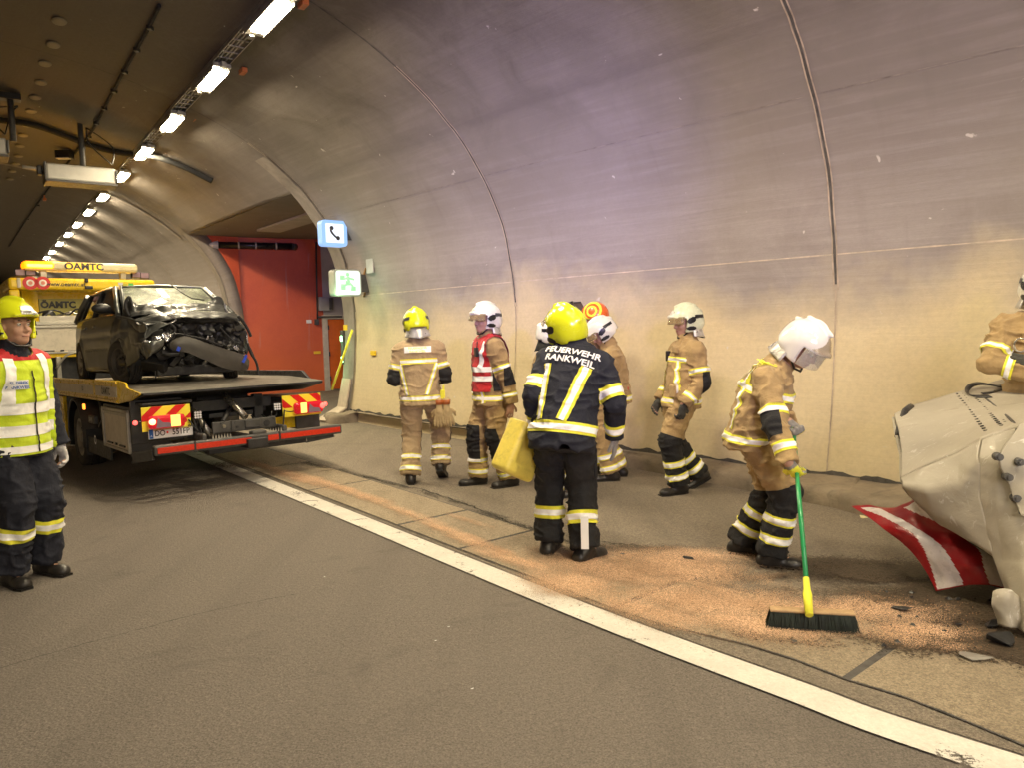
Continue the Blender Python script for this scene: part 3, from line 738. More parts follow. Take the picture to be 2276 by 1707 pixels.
def patch_obj(name, pieces, parent, off_note=None):
    """pieces: (patch, material)"""
    V = []; Fs = []; fm = []; mats = []
    for pt, mt in pieces:
        if pt is None: continue
        if mt not in mats: mats.append(mt)
        b = len(V); V += list(pt[0]); Fs += [[i + b for i in f] for f in pt[1]]; fm += [mats.index(mt)] * len(pt[1])
    if not Fs: return None
    return mesh_obj(name, V, Fs, mats, parent, True, fm)

def cloth(name, col, rough=0.85, var=0.12, dirt=0.12):
    if name in MATS: return MATS[name]
    mt, nt, nd, b = new_mat(name); vec = coords(nt)
    n = noise(nt, vec, 9, 6, 0.65); c = ramp(nt, n, [(0.3, [x * (1 - var) for x in col]), (0.7, [min(1, x * (1 + var)) for x in col])])
    c = mix(nt, ramp(nt, noise(nt, vec, 4, 8, 0.7, 1.0), [(0.52, 0.0), (0.75, dirt * 2.2)]), c, [x * 0.5 for x in col])
    nt.links.new(c, b.inputs['Base Color']); b.inputs['Roughness'].default_value = rough; b.inputs['Sheen Weight'].default_value = 0.12 if max(col) > .1 else 0.0
    v2 = coords(nt, (1, 1, 1)); w = nt.nodes.new("ShaderNodeTexWave"); w.inputs['Scale'].default_value = 120; w.inputs['Distortion'].default_value = 1.0; nt.links.new(v2, w.inputs['Vector'])
    nb = bump(nt, noise(nt, vec, 16, 6, 0.65, 0.6), 0.5, 0.02); nt.links.new(bump(nt, w.outputs[0], 0.12, 0.002, nb), b.inputs['Normal'])
    MATS[name] = mt; return mt
TAN = cloth("tan_cloth", (0.385, 0.265, 0.12), dirt=.22); TAN2 = cloth("sand_cloth", (0.42, 0.31, 0.175), dirt=.2); NAVY = cloth("navy_cloth", (0.013, 0.015, 0.027), dirt=0.05)
BLACKC = cloth("black_cloth", (0.012, 0.012, 0.014), dirt=0.02); YEL = cloth("fluorescent_yellow", (0.72, 0.80, 0.03), 0.7); YEL2 = cloth("yellow_trim", (0.86, 0.84, 0.05), 0.6, dirt=.04)
SIL = plain("reflective_silver", (0.97, 0.97, 0.97), 0.35, var=0.04, vscale=30, bmp=0.2, bscale=90)
LIME = cloth("lime_vest", (0.62, 0.78, 0.025), 0.7, 0.06, 0.05); REDC = cloth("red_vest", (0.50, 0.015, 0.02), 0.75, 0.1); SKIN = plain("skin", (0.52, 0.30, 0.21), 0.5, var=0.08, vscale=20)
HYEL = plain("yellow_helmet_paint", (0.75, 0.82, 0.02), 0.22, var=0.02, coat=0.6); HWHT = plain("white_helmet_paint", (0.74, 0.73, 0.66), 0.22, var=0.03, coat=0.6, dirt=0.06); HIVO = plain("ivory_helmet_paint", (0.66, 0.70, 0.50), 0.25, var=0.03, coat=0.5)
BLKP = plain("black_plastic", (0.012, 0.012, 0.013), 0.35, var=0.2); BOOT = plain("black_leather", (0.018, 0.016, 0.015), 0.4, var=0.3, vscale=14, bmp=0.3, dirt=0.25)
VIS = plain("smoked_visor", (0.35, 0.26, 0.14), 0.12, var=0.05, alpha=0.55); VISC = plain("clear_visor", (0.6, 0.6, 0.55), 0.1, alpha=0.35); SILC = plain("silver_neck_cloth", (0.62, 0.61, 0.57), 0.32, 0.55, bmp=0.6, bscale=40)
HAIR = plain("hair", (0.05, 0.03, 0.02), 0.8); EYEW = plain("eye_white", (0.7, 0.68, 0.65), 0.3); GLV_W = cloth("pale_glove", (0.62, 0.60, 0.60), 0.7, 0.08, 0.1); GLV_G = cloth("grey_knit_glove", (0.26, 0.25, 0.24)); GLV_T = cloth("tan_leather_glove", (0.52, 0.40, 0.20)); GLV_D = cloth("dark_glove", (0.06, 0.06, 0.05))
LIP = plain("lips", (0.42, 0.17, 0.14), 0.4)

def add_hand(Fd, wrist, fdir, palm_n, side, r=0.0095, curl=25, lab=5, scale=1.0, spread=1.0):
    """palm and five fingers; fdir = towards the finger tips, palm_n = out of the palm, side=+1 thumb towards cross(fdir, palm_n)"""
    f = unit(fdir); n = np.array(palm_n, float); n = unit(n - f * (n @ f)); th = np.cross(f, n) * side; s = scale; w = np.array(wrist, float)
    c = w + f * .055 * s
    Fd.cap(w, w + f * .035 * s, .026 * s, .028 * s, .01, lab)
    R = np.stack([th, f, n], 1)
    Fd.ell(c, (.042 * s, .052 * s, .019 * s), .008, lab, R)
    for i, (o, L) in enumerate(((.031, .072), (.011, .080), (-.010, .074), (-.029, .058))):
        a = c + th * o * s + f * .035 * s; d = f; ang = 0
        Ls = [L * .45, L * .32, L * .25]; rr = r * (1 if i < 3 else .88)
        for j, l in enumerate(Ls):
            ang += curl * (.7 + .25 * j + .06 * i); d = unit(f * math.cos(math.radians(ang)) + n * math.sin(math.radians(ang)) + th * .05 * (1.5 - i) * spread); b = a + d * l * s
            Fd.cap(a, b, rr * s, rr * .92 * s, .003, lab); a = b
    a = c + th * .034 * s - f * .022 * s; d = unit(th * .75 + f * .6 + n * .25); b = a + d * .038 * s; Fd.cap(a, b, r * 1.25 * s, r * 1.1 * s, .006, lab); d = unit(f * .85 + th * .25 + n * .45); Fd.cap(b, b + d * .034 * s, r * 1.1 * s, r * .95 * s, .003, lab)

def helmet(parent, C, R, shell_mat, visor='up', neck=None, clips=BLKP, stripe=True, style='fire', crest=0.0):
    """C head centre, R head frame (x right, y face, z up)"""
    F = Field((-.19, -.24, -.22), (.19, .25, .22), .006)
    F.ell((0, -.012, .018), (.131, .163, .148), .01)
    F.ell((0, -.075, -.035), (.118, .095, .095), .03)
    for sx in (-1, 1): F.ell((sx * .088, .012, -.055), (.036, .066, .075), .02)
    for y, z in ((-.12, .10), (-.06, .155), (0, .172), (.06, .155)): F.ell((0, y, z - .012 + crest), (.02 - crest * .5, .05, .02), .03 - crest)
    F.cap((-.075, .118, .042), (0, .158, .048), .012, .012, .02); F.cap((.075, .118, .042), (0, .158, .048), .012, .012, .02)
    # hollow and face opening
    F.carve(lambda P: (np.sqrt(((P - [0, -.01, .01]) ** 2 / [.118 ** 2, .149 ** 2, .134 ** 2]).sum(-1)) - 1) * .12, (-.19, -.24, -.22), (.19, .25, .22), .004)
    F.carve(lambda P: np.maximum(P[..., 2] - (.030 + .02 * (P[..., 1] - .1)), -(P[..., 1] - (.045 - .25 * np.minimum(0, P[..., 2] + .06)))), (-.19, -.05, -.22), (.19, .25, .10), .008)
    F.carve(lambda P: P[..., 2] + .098 - .25 * np.maximum(0, -P[..., 1] - .02), (-.19, -.24, -.22), (.19, .25, -.04), .006)
    F.carve(lambda P: np.maximum(np.abs(P[..., 0]) - .085, P[..., 2] + .05), (-.19, -.24, -.22), (.19, .25, -.02), .01)
    V, Q, lab = F.mesh(2); N = normals(V, Q)
    rt = empty("helmet_pivot") if False else None
    def tr(P): return (np.array(P) @ np.array(R).T) + np.array(C)
    h = mesh_obj("helmet", tr(V), Q, shell_mat, parent, True)
    cen = V[Q].mean(1); fn = N[Q].mean(1); outer = ((cen - [0, -.01, .01]) / [.124, .155, .14]); outer = (outer ** 2).sum(1) > 1.0
    if style == 'fire':
        for sx in (() if crest else (-1, 1)):
            k = outer & (fn[:, 0] * sx > .45) & (((cen[:, 1] + .0) / .042) ** 2 + ((cen[:, 2] - .012 + .25 * cen[:, 1]) / .027) ** 2 < 1)
            k2 = outer & (fn[:, 0] * sx > .3) & (((cen[:, 1] + .0) / .045) ** 2 + ((cen[:, 2] + .062) / .019) ** 2 < 1)
            pc = [(slicepatch(V, Q, N, k, [], .006), clips), (slicepatch(V, Q, N, k2, [], .006), clips)]
            pc = [((tr(p[0]), p[1]), m_) for p, m_ in pc if p is not None]; patch_obj("side_clip", pc, h)
            if stripe:
                k = outer & (fn[:, 0] * sx > .15) & (cen[:, 1] < -.035) & (cen[:, 1] > -.135) & (np.abs(cen[:, 2] - .042 - .0 * cen[:, 1]) < .016)
                p = slicepatch(V, Q, N, k, [], .003)
                if p: patch_obj("stripe", [((tr(p[0]), p[1]), BLKP if stripe == 'dark' else GREYST)], h)
        k = outer & (fn[:, 1] > .25) & (np.abs(cen[:, 0]) < (.055 if not crest else .10) - (.35 if not crest else 1.1) * (cen[:, 2] - .05)) & (cen[:, 2] > .045) & (cen[:, 2] < .10 + crest * 3)
        p = slicepatch(V, Q, N, k, [], .005)
        if p: patch_obj("front_badge", [((tr(p[0]), p[1]), SILC if stripe else VIS)], h)
    # visor: a curved shield
    if visor:
        rows = []
        z0, z1, rr, ro = {'up': (.028, .062, .150, .03), 'peak': (-.012, .045, .158, .012), 'down': (-.075, .035, .152, .004)}[visor]
        for i in range(5):
            t = i / 4; rows.append([(math.sin(a) * .128 * (1 + ro * t * 3), math.cos(a) * (rr + ro * t * 1.6) - .002, z1 + (z0 - z1) * t - .012 * abs(math.sin(a)) * t) for a in np.linspace(-1.15, 1.15, 15)])
        rows = [[tuple(tr([p])[0]) for p in r] for r in rows]
        grid_obj("visor", rows, VISC if visor == 'down' else VIS, h, thick=.003)
    if neck:
        rows = []
        for i in range(7):
            t = i / 6; rows.append([(math.sin(a) * (.112 + .022 * t + .006 * math.sin(a * 9) * t), -math.cos(a) * (.135 + .03 * t + .008 * math.sin(a * 7 + 1) * t) - .012, -.055 - .115 * t * (1 - .25 * abs(math.sin(a)))) for a in np.linspace(-1.55, 1.55, 25)])
        rows = [[tuple(tr([p])[0]) for p in r] for r in rows]
        grid_obj("neck_guard", rows, neck, h, thick=.004)
    # chin strap
    pts = [(-.088, .01, -.06), (-.082, .03, -.105), (-.055, .06, -.14), (0, .085, -.148), (.055, .06, -.14), (.082, .03, -.105), (.088, .01, -.06)]
    tube_obj("chin_strap", [tuple(tr([p])[0]) for p in pts], .008, BLKP, h, 6)
    return h
GREYST = plain("dark_grey_stripe", (0.06, 0.06, 0.065), 0.4)

def person(lab, px, yaw, J, O, group="people at the accident scene", pos=None, seed=1, height=1.0, tilt=True):
    """J: joints in metres in the person's own frame (x right, y forward), O: outfit"""
    base = pos if pos is not None else g(*px); root = empty("person", (base[0], base[1], O.get('z', 0.0) + float(gz(base[0], base[1])))); root.rotation_euler = (0, 0, math.radians(yaw)); tag(root, lab, "person", group)
    s = height; root.scale = (s, s, s)
    pel = np.array(J.get('pelvis', (0, 0, .95))); nk = np.array(J.get('neck', (0, 0, 1.47)))
    up = unit(nk - pel); tw = math.radians(J.get('twist', 0)); xr = np.array([math.cos(tw), math.sin(tw), 0]); xr = unit(xr - up * (xr @ up) + np.array([0, 0, J.get('shrug', 0)])); fw = np.cross(up, xr); RT = np.stack([xr, fw, up], 1)
    hx = np.array([math.cos(math.radians(J.get('hipyaw', 0))), math.sin(math.radians(J.get('hipyaw', 0))), 0]); RH = np.stack([hx, np.cross([0, 0, 1], hx), [0, 0, 1]], 1)
    sl = nk - up * .085 - xr * .185; sr = nk - up * .085 + xr * .185
    hl = pel - hx * .095 - np.array([0, 0, .02]); hr = pel + hx * .095 - np.array([0, 0, .02])
    hw = {}
    for sd, sh in (('l', sl), ('r', sr)): hw[sd] = ik(sh, J['hand_' + sd], .295, .265, J.get('elbow_' + sd, (-.5 if sd == 'l' else .5, -.8, -.2)))
    lg = {}
    for sd, hp in (('l', hl), ('r', hr)):
        ft = np.array(J['foot_' + sd], float); lg[sd] = ik(hp, ft + [0, 0, .085], .435, .435, J.get('knee_' + sd, (0, 1, 0)))
    hR = RT if J.get('headfree') is None else np.eye(3)
    yawh, pit, roll = J.get('head', (0, 0, 0)); HR = rot((0, 0, 1), yawh) @ rot((1, 0, 0), -pit) @ rot((0, 1, 0), roll)
    HC = nk + unit(up * .5 + HR[:, 2] * .5 + HR[:, 1] * .12) * .165 + HR[:, 1] * .012 + np.array(J.get('headshift', (0, 0, 0)))
    # ---- body, one continuous surface
    allp = np.array([pel, nk, HC, *hw['l'], *hw['r'], *lg['l'], *lg['r']]); lo = allp.min(0) - [.24, .24, .14]; hi = allp.max(0) + [.24, .24, .2]; lo[2] = max(lo[2], 0.0)
    B = Field(lo, hi, O.get('body_h', .0075)); S = SKIN
    B.cap(pel, pel + up * .2, .115, .105, .04, 0, RT, (1.2, .85, 1)); B.cap(pel + up * .25, nk - up * .14, .11, .125, .05, 0, RT, (1.2, .8, 1)); B.cap(sl, sr, .055, .055, .05, 0)
    B.cap(nk - up * .03, HC - HR[:, 2] * .06, .060, .056, .03, 0)
    H = lambda x, y, z: HC + HR @ np.array([x, y, z])
    B.ell(H(0, -.015, .035), (.076, .095, .088), .02, 9, HR); B.ell(H(0, .022, -.035), (.062, .072, .085), .03, 9, HR); B.ell(H(0, .062, -.088), (.030, .026, .022), .03, 9, HR)
    B.cap(H(0, .094, .012), H(0, .112, -.030), .008, .0135, .012, 9); B.ell(H(0, .098, -.036), (.02, .014, .009), .008, 9, HR)
    B.cap(H(-.045, .078, .030), H(.045, .078, .030), .012, .012, .02, 9)
    B.ell(H(0, .091, -.060), (.026, .010, .0065), .008, 9, HR); B.ell(H(0, .089, -.071), (.022, .010, .006), .006, 9, HR)
    for sx in (-1, 1):
        B.ell(H(sx * .040, .066, -.030), (.022, .022, .022), .02, 9, HR); B.ell(H(sx * .076, -.005, -.005), (.010, .022, .032), .006, 9, HR)
        c = H(sx * .031, .100, .008); B.carve(lambda P, c=c: np.linalg.norm(P - c, axis=-1) - .014, c - .03, c + .03, .012)
    for sd in 'lr':
        e, w = hw[sd]; sh = sl if sd == 'l' else sr; B.cap(sh, e, .052, .042, .03, 0); B.cap(e, w, .042, .030, .02, 0)
        fd = unit(J.get('fdir_' + sd, unit(w - e))); pn = np.array(J.get('palm_' + sd, (1 if sd == 'l' else -1, 0, 0)), float)
        hw[sd + 'd'] = (fd, pn); add_hand(B, w, fd, pn, J.get('thumb_' + sd, 1 if sd == 'l' else -1), curl=J.get('curl_' + sd, 22))
        kn, an = lg[sd]; hp = hl if sd == 'l' else hr; B.cap(hp, kn, .085, .06, .04, 0); B.cap(kn, an, .058, .04, .02, 0)
        tdir = unit(J.get('toe_' + sd, (-.12 if sd == 'l' else .12, 1, 0))); B.cap(an - [0, 0, .03], an - [0, 0, .045] + tdir * .13, .035, .028, .02, 0)
    V, Q, lb = B.mesh(1); body = mesh_obj("body", V, Q, SKIN, root, True)
    eb = bmesh.new()
    for sx in (-1, 1): bmesh.ops.create_uvsphere(eb, u_segments=10, v_segments=8, radius=.0115, matrix=Matrix.Translation(Vector(H(sx * .031, .083, .008))))
    bm_obj("eyes", eb, EYEW, root, True); eb = bmesh.new()
    for sx in (-1, 1): bmesh.ops.create_uvsphere(eb, u_segments=8, v_segments=6, radius=.006, matrix=Matrix.Translation(Vector(H(sx * .031, .090, .007))))
    bm_obj("irises", eb, BLKP, root, True); eb = bmesh.new()
    for sx in (-1, 1): tube(eb, [H(sx * .014, .089, .028), H(sx * .032, .092, .034), H(sx * .048, .080, .029)], .0038, 6)
    bm_obj("eyebrows", eb, HAIR, root); tube_obj("lips", [H(-.024, .091, -.066), H(0, .099, -.0655), H(.024, .091, -.066)], .0042, LIP, root, 6)
    # hair below the helmet
    # ---- trousers
    legs = np.array([pel, *lg['l'], *lg['r']]); lo = legs.min(0) - .16; hi = legs.max(0) + .16; lo[2] = max(lo[2], .0); T = Field(lo, hi, .0095)
    T.ell(pel + [0, 0, -.005], (.178, .138, .15), .05, 1, RH)
    for sd, lb_ in (('l', 2), ('r', 3)):
        kn, an = lg[sd]; hp = hl if sd == 'l' else hr; ax = unit(an - kn); end = an - ax * J.get('cuff', .015)
        T.cap(hp, kn, .112, .093, .05, lb_); T.cap(kn, end, .093, .088, .025, lb_, cuts=[(end, ax)]); T.cap(end - ax * .07, end + ax * 0.02, .089, .097, .02, lb_, cuts=[(end, ax)])
        T.carve(lambda P, end=end: np.linalg.norm(P - (end + ax * .02), axis=-1) - .06, end - .1, end + .1, .01)
    TV, TQ, TL = T.mesh(1); TV = wrinkle(TV, TQ, .034, seed + 20, (12, 12, 24)); TN = normals(TV, TQ)
    tm = O.get('trousers', TAN); tro = mesh_obj("trousers", TV, TQ, tm, root, True)
    tc = TV[TQ].mean(1); tl = TL[TQ[:, 0]]
    for sd, lb_ in (('l', 2), ('r', 3)):
        kn, an = lg[sd]; ax = unit(an - kn); L = np.linalg.norm(an - kn); u = (tc - kn) @ ax
        dist = np.linalg.norm((tc - kn) - u[:, None] * ax, axis=1); near = (tl == lb_) & (dist < .16)
        for (t0, t1) in O.get('leg_bands', ((.56, .68), (.80, .92))):
            w = (t1 - t0) * .28; pcs = []
            k = near & (u > t0 * L - .03) & (u < t1 * L + .03); pl = lambda a, b: [(kn + ax * a * L, ax), (kn + ax * b * L, -ax)]
            pcs.append((slicepatch(TV, TQ, TN, k, pl(t0, t1), .004), YEL2)); pcs.append((slicepatch(TV, TQ, TN, k, pl(t0 + w * O.get('bw', .7), t1 - w * O.get('bw', .7)), .007), SIL)); patch_obj("reflective_band", pcs, tro)
        if O.get('shin_black'):
            kk = (tl == lb_) & (u > -.16) & (dist < .17); pv = unit(ax * .9 + kf_ * .45) if (kf_ := np.array(J.get('knee_' + sd, (0, 1, 0)), float)) is not None else ax
            patch_obj("shin_panel", [(slicepatch(TV, TQ, TN, kk, [(kn - ax * .02 - kf_ * .10, unit(ax + kf_ * .55))], .0025), BLACKC)], tro)
        if O.get('knee_pads', True):
            kf = unit(np.array(J.get('knee_' + sd, (0, 1, 0)), float) - ax * (np.array(J.get('knee_' + sd, (0, 1, 0))) @ ax)); kd = O.get('pad_dir', None)
            n_ = TN[TQ].mean(1) @ kf; z = tc[:, 2] - kn[2]
            kk = (tl == lb_) & (n_ > .12) & (z < O.get('pad_up', .13)) & (z > -O.get('pad_dn', .17)); kk = (tl == lb_) & (z < O.get('pad_up', .13) + .03) & (z > -O.get('pad_dn', .17) - .03) & (n_ > -.1); kf2 = unit(kf); patch_obj("knee_pad", [(slicepatch(TV, TQ, TN, kk, [(kn + [0, 0, O.get('pad_up', .13)], (0, 0, -1)), (kn - [0, 0, O.get('pad_dn', .17)], (0, 0, 1)), (kn + kf2 * .012, kf2)], .006), BLACKC)], tro)
        # boots
        tdir = unit(J.get('toe_' + sd, (-.12 if sd == 'l' else .12, 1, 0))); ft = np.array(J['foot_' + sd], float); upf = unit(np.array([0, 0, 1.0]) - tdir * tdir[2]); bR = np.stack([np.cross(tdir, upf), tdir, upf], 1)
        heel = an - upf * .052 - tdir * .045; toe = an - upf * .058 + tdir * .155; Bt = Field(np.minimum(np.minimum(heel, toe), an) - .13, np.maximum(np.maximum(heel, toe), an) + np.array([.13, .13, .3]), .008)
        sole = an - upf * .088
        Bt.cap(heel, toe, .043, .042, .02, 0, bR, (1, 1, .8), cuts=[(sole, -upf)]); Bt.ell(toe - tdir * .02 + upf * .004, (.050, .07, .040), .02, 0, bR, cuts=[(sole, -upf)]); Bt.cap(heel + upf * .02, an + tdir * .03, .045, .048, .04, 0)
        Bt.cap(an, an - ax * O.get('shaft', .12), .052, .056, .03, 0)
        bv, bq, _ = Bt.mesh(1); bo = mesh_obj("boot", bv, bq, BOOT, root, True)
        sv = [(x * .052 * (1.0 if y > 0 else .85), y, z) for z in (0, .022) for x, y in ((-.7, -.085), (.7, -.085), (1, -.03), (.9, .06), (1.05, .14), (.7, .205), (-.7, .205), (-1.05, .14), (-.9, .06), (-1, -.03))]
        sv = [tuple(sole + bR @ np.array(p) - upf * .004) for p in sv]; mesh_obj("sole", sv, [list(range(9, -1, -1)), list(range(10, 20))] + [[i, (i + 1) % 10, 10 + (i + 1) % 10, 10 + i] for i in range(10)], BLKP, bo)
    # ---- jacket
    fat = O.get('fat', 1.0); pts = np.array([pel, nk, *hw['l'][:2], *hw['r'][:2]]); lo = pts.min(0) - .22; hi = pts.max(0) + .22; Jk = Field(lo, hi, .0085); hup = unit(up + np.array([0, 0, O.get('hupz', 2.0)])); hem = pel - hup * O.get('hem', .11)
    RHh = np.stack([unit(xr - hup * (xr @ hup)), np.cross(hup, unit(xr - hup * (xr @ hup))), hup], 1); Jk.cap(pel - hup * .14, pel + up * .20, .198 * fat, .172 * fat, .05, 1, RHh, (1, .84, 1), cuts=[(hem, -hup)]); Jk.cap(pel + up * .24, nk - up * .17, .168 * fat, .178 * fat, .06, 1, RT, (1.04, .74, 1))
    Jk.cap(nk - up * .14 - xr * .10, nk - up * .14 + xr * .10, .098, .098, .06, 1); Jk.cap(sl, nk - up * .02, .060, .062, .06, 1); Jk.cap(sr, nk - up * .02, .060, .062, .06, 1)
    Jk.cap(nk - up * .06, nk + unit(HC - nk) * .07, .085, .083, .03, 4, cuts=[(nk + unit(HC - nk) * .085, unit(HC - nk))])
    for sd, lb_ in (('l', 2), ('r', 3)):
        e, w = hw[sd]; sh = sl if sd == 'l' else sr; ax = unit(w - e); ce = w + ax * .0; Jk.cap(sh, e, .080, .068, .04, lb_); Jk.cap(e, w, .068, .056, .02, lb_, cuts=[(ce, ax)]); Jk.cap(w - ax * .05, w, .054, .058, .02, lb_, cuts=[(ce, ax)])
        Jk.carve(lambda P, c=w + ax * .02: np.linalg.norm(P - c, axis=-1) - .045, w - .08, w + .09, .006)
    Jk.carve(lambda P: np.linalg.norm(P - (nk + unit(HC - nk) * .115), axis=-1) - .066, nk - .2, nk + .25, .01)
    JV, JQ, JL = Jk.mesh(1); JV = wrinkle(JV, JQ, O.get('wr', .030), seed, (9, 9, 20)); JN = normals(JV, JQ)
    jm = O.get('jacket', TAN); jac = mesh_obj("jacket", JV, JQ, jm, root, True); jc = JV[JQ].mean(1); jl = JL[JQ[:, 0]]; jn = JN[JQ].mean(1)
    loc = (jc - pel) @ RT    # x right, y front, z along the spine
    tor = (jl == 1) | (jl == 0)
    Ht = np.linalg.norm(nk - pel); ctx = dict(root=root, jac=jac, JV=JV, JQ=JQ, JN=JN, jc=jc, jl=jl, jn=jn, loc=loc, tor=tor, RT=RT, pel=pel, nk=nk, up=up, xr=xr, fw=fw, Ht=Ht, hw=hw, lg=lg, HC=HC, HR=HR, sl=sl, sr=sr)
    def PT(x, y, z): return pel + RT @ np.array([x, y, z])
    def torso_band(z0, z1, w=.25, keep=None, name="reflective_band"):
        if z1 < .04:
            zz = (jc - pel) @ hup; k = tor & (zz > z0 - .03) & (zz < z1 + .03); d = (z1 - z0) * w; P_ = lambda z: pel + hup * z
            patch_obj(name, [(slicepatch(JV, JQ, JN, k, [(P_(z0), hup), (P_(z1), -hup)], .004), YEL2), (slicepatch(JV, JQ, JN, k, [(P_(z0 + d), hup), (P_(z1 - d), -hup)], .007), SIL)], jac); return
        k = tor & (loc[:, 2] > z0 - .03) & (loc[:, 2] < z1 + .03)
        if keep is not None: k = k & keep
        d = (z1 - z0) * w; patch_obj(name, [(slicepatch(JV, JQ, JN, k, [(PT(0, 0, z0), up), (PT(0, 0, z1), -up)], .004), YEL2), (slicepatch(JV, JQ, JN, k, [(PT(0, 0, z0 + d), up), (PT(0, 0, z1 - d), -up)], .007), SIL)], jac)
    def strip(p0, p1, width, front, ym=YEL2, sm=SIL, frac=.5, Vx=None):
        """slanted band on the back (front=-1) or chest (front=+1) from (x,z) to (x,z)"""
        a = PT(p0[0], 0, p0[1]); b = PT(p1[0], 0, p1[1]); d = unit(b - a); n = unit(np.cross(d, fw)); c = (a + b) / 2
        off = np.abs((jc - c) @ n) < width + .03; t = (jc - a) @ d; k = (jl != 4) & off & (t > -.03) & (t < np.linalg.norm(b - a) + .03) & (loc[:, 1] * front > -.01) & ((jn @ fw) * front > -.1) & (tor if Vx is None else True)
        def pl(h): return [(c - n * h, n), (c + n * h, -n), (a, d), (b, -d)]
        patch_obj("reflective_band", [(slicepatch(JV, JQ, JN, k, pl(width / 2), .005), ym), (slicepatch(JV, JQ, JN, k, pl(width / 2 * frac), .008), sm)] if ym else [(slicepatch(JV, JQ, JN, k, pl(width / 2), .008), sm)], jac)
    ctx['torso_band'] = torso_band; ctx['strip'] = strip; ctx['PT'] = PT
    def arm_band(sd, seg, t0, t1, w=.25, mt=None):
        sh = sl if sd == 'l' else sr; e, wr = hw[sd][:2]; A, Bq = (sh, e) if seg == 'u' else (e, wr); ax = unit(Bq - A); L = np.linalg.norm(Bq - A); u = (jc - A) @ ax; dist = np.linalg.norm((jc - A) - u[:, None] * ax, axis=1)
        k = (jl == (2 if sd == 'l' else 3)) & (dist < .12) & (u > t0 * L - .03) & (u < t1 * L + .03)
        if seg == 'u': k |= tor & (dist < .10) & (u > t0 * L - .03) & (u < t1 * L + .03) & (np.abs(loc[:, 0]) > .165)
        def pl(a, b): return [(A + ax * a * L, ax), (A + ax * b * L, -ax)]
        if mt is not None: patch_obj("sleeve_patch", [(slicepatch(JV, JQ, JN, k, pl(t0, t1), .004), mt)], jac); return
        d = (t1 - t0) * w; patch_obj("reflective_band", [(slicepatch(JV, JQ, JN, k, pl(t0, t1), .004), YEL2), (slicepatch(JV, JQ, JN, k, pl(t0 + d, t1 - d), .007), SIL)], jac)
    ctx['arm_band'] = arm_band
    if O.get('hem_band', True): torso_band(-.085, -.03 + O.get('hem_w', 0), O.get('hem_f', .22))
    for sd in 'lr':
        b1 = O.get('arm_bands', ((('u', .62, .80)), ('f', .58, .76)))
        for sg_, a, b in b1: arm_band(sd, sg_, a, b)
        if O.get('elbow', True):
            e = hw[sd][0]; eh = np.array(J.get('elbow_' + sd, (-.5 if sd == 'l' else .5, -.8, -.2)), float); n_ = jn @ unit(eh); u = np.linalg.norm(jc - e, axis=1)
            kk = (jl == (2 if sd == 'l' else 3)) & (u < .125) & (n_ > -.35 if O.get('elbow') == 'big' else n_ > .15); sh = sl if sd == 'l' else sr; au = unit(e - sh); af = unit(hw[sd][1] - e); kk = (jl == (2 if sd == 'l' else 3)) & (u < .17); patch_obj("elbow_patch", [(slicepatch(JV, JQ, JN, kk, [(e - au * .085, au), (e + af * .10, -af)] + ([(e - unit(eh) * .01, unit(eh))] if O.get('elbow') != 'big' else []), .0055), BLACKC)], jac)
    # ---- gloves
    gm = O.get('gloves')
    if gm:
        for sd in 'lr':
            w = hw[sd][1]; fd, pn = hw[sd + 'd']; Gf = Field(w - .22, w + .22, .0055); add_hand(Gf, w, fd, pn, J.get('thumb_' + sd, 1 if sd == 'l' else -1), r=.0122, curl=J.get('curl_' + sd, 22), scale=1.06)
            e = hw[sd][0]; ax = unit(w - e); Gf.cap(w - ax * .03, w + fd * .03, .034, .030, .01, 0)
            gv, gq, _ = Gf.mesh(1); gl = mesh_obj("glove", gv, gq, gm, root, True)
            if O.get('glove_pad'):
                n_ = normals(gv, gq); cc = gv[gq].mean(1); nn = n_[gq].mean(1); f = unit(fd); p_ = unit(pn - f * (pn @ f)); kk = (nn @ -p_ > .35) & ((cc - w) @ f > .03); patch_obj("knuckle_guard", [(slicepatch(gv, gq, n_, kk, [], .003), O['glove_pad'])], gl)
    # ---- helmet
    hm = O.get('helmet')
    if hm: ctx['helmet'] = helmet(root, HC + HR[:, 2] * .018, HR, **hm)
    ctx['J'] = J
    return ctx
def vest(ctx, mat, z0, z1, xlim, side_mat=None, bands=(), silw=None, off=.016, straps=True):
    """sleeveless vest over the jacket"""
    JV, JQ, JN, loc, jl = ctx['JV'], ctx['JQ'], ctx['JN'], ctx['loc'], ctx['jl']; up, xr, PT = ctx['up'], ctx['xr'], ctx['PT']
    k = (jl != 4) & (loc[:, 2] > z0 - .02) & (np.abs(loc[:, 0]) < xlim + .03)
    pl = [(PT(0, 0, z0), up), (PT(xlim, 0, 0), -xr), (PT(-xlim, 0, 0), xr)]
    p = slicepatch(JV, JQ, JN, k & ((jl == 1) | (jl == 0) | (np.abs(loc[:, 0]) < xlim + .01)), pl, off)
    v = patch_obj("vest", [(p, mat)], ctx['root']); return v
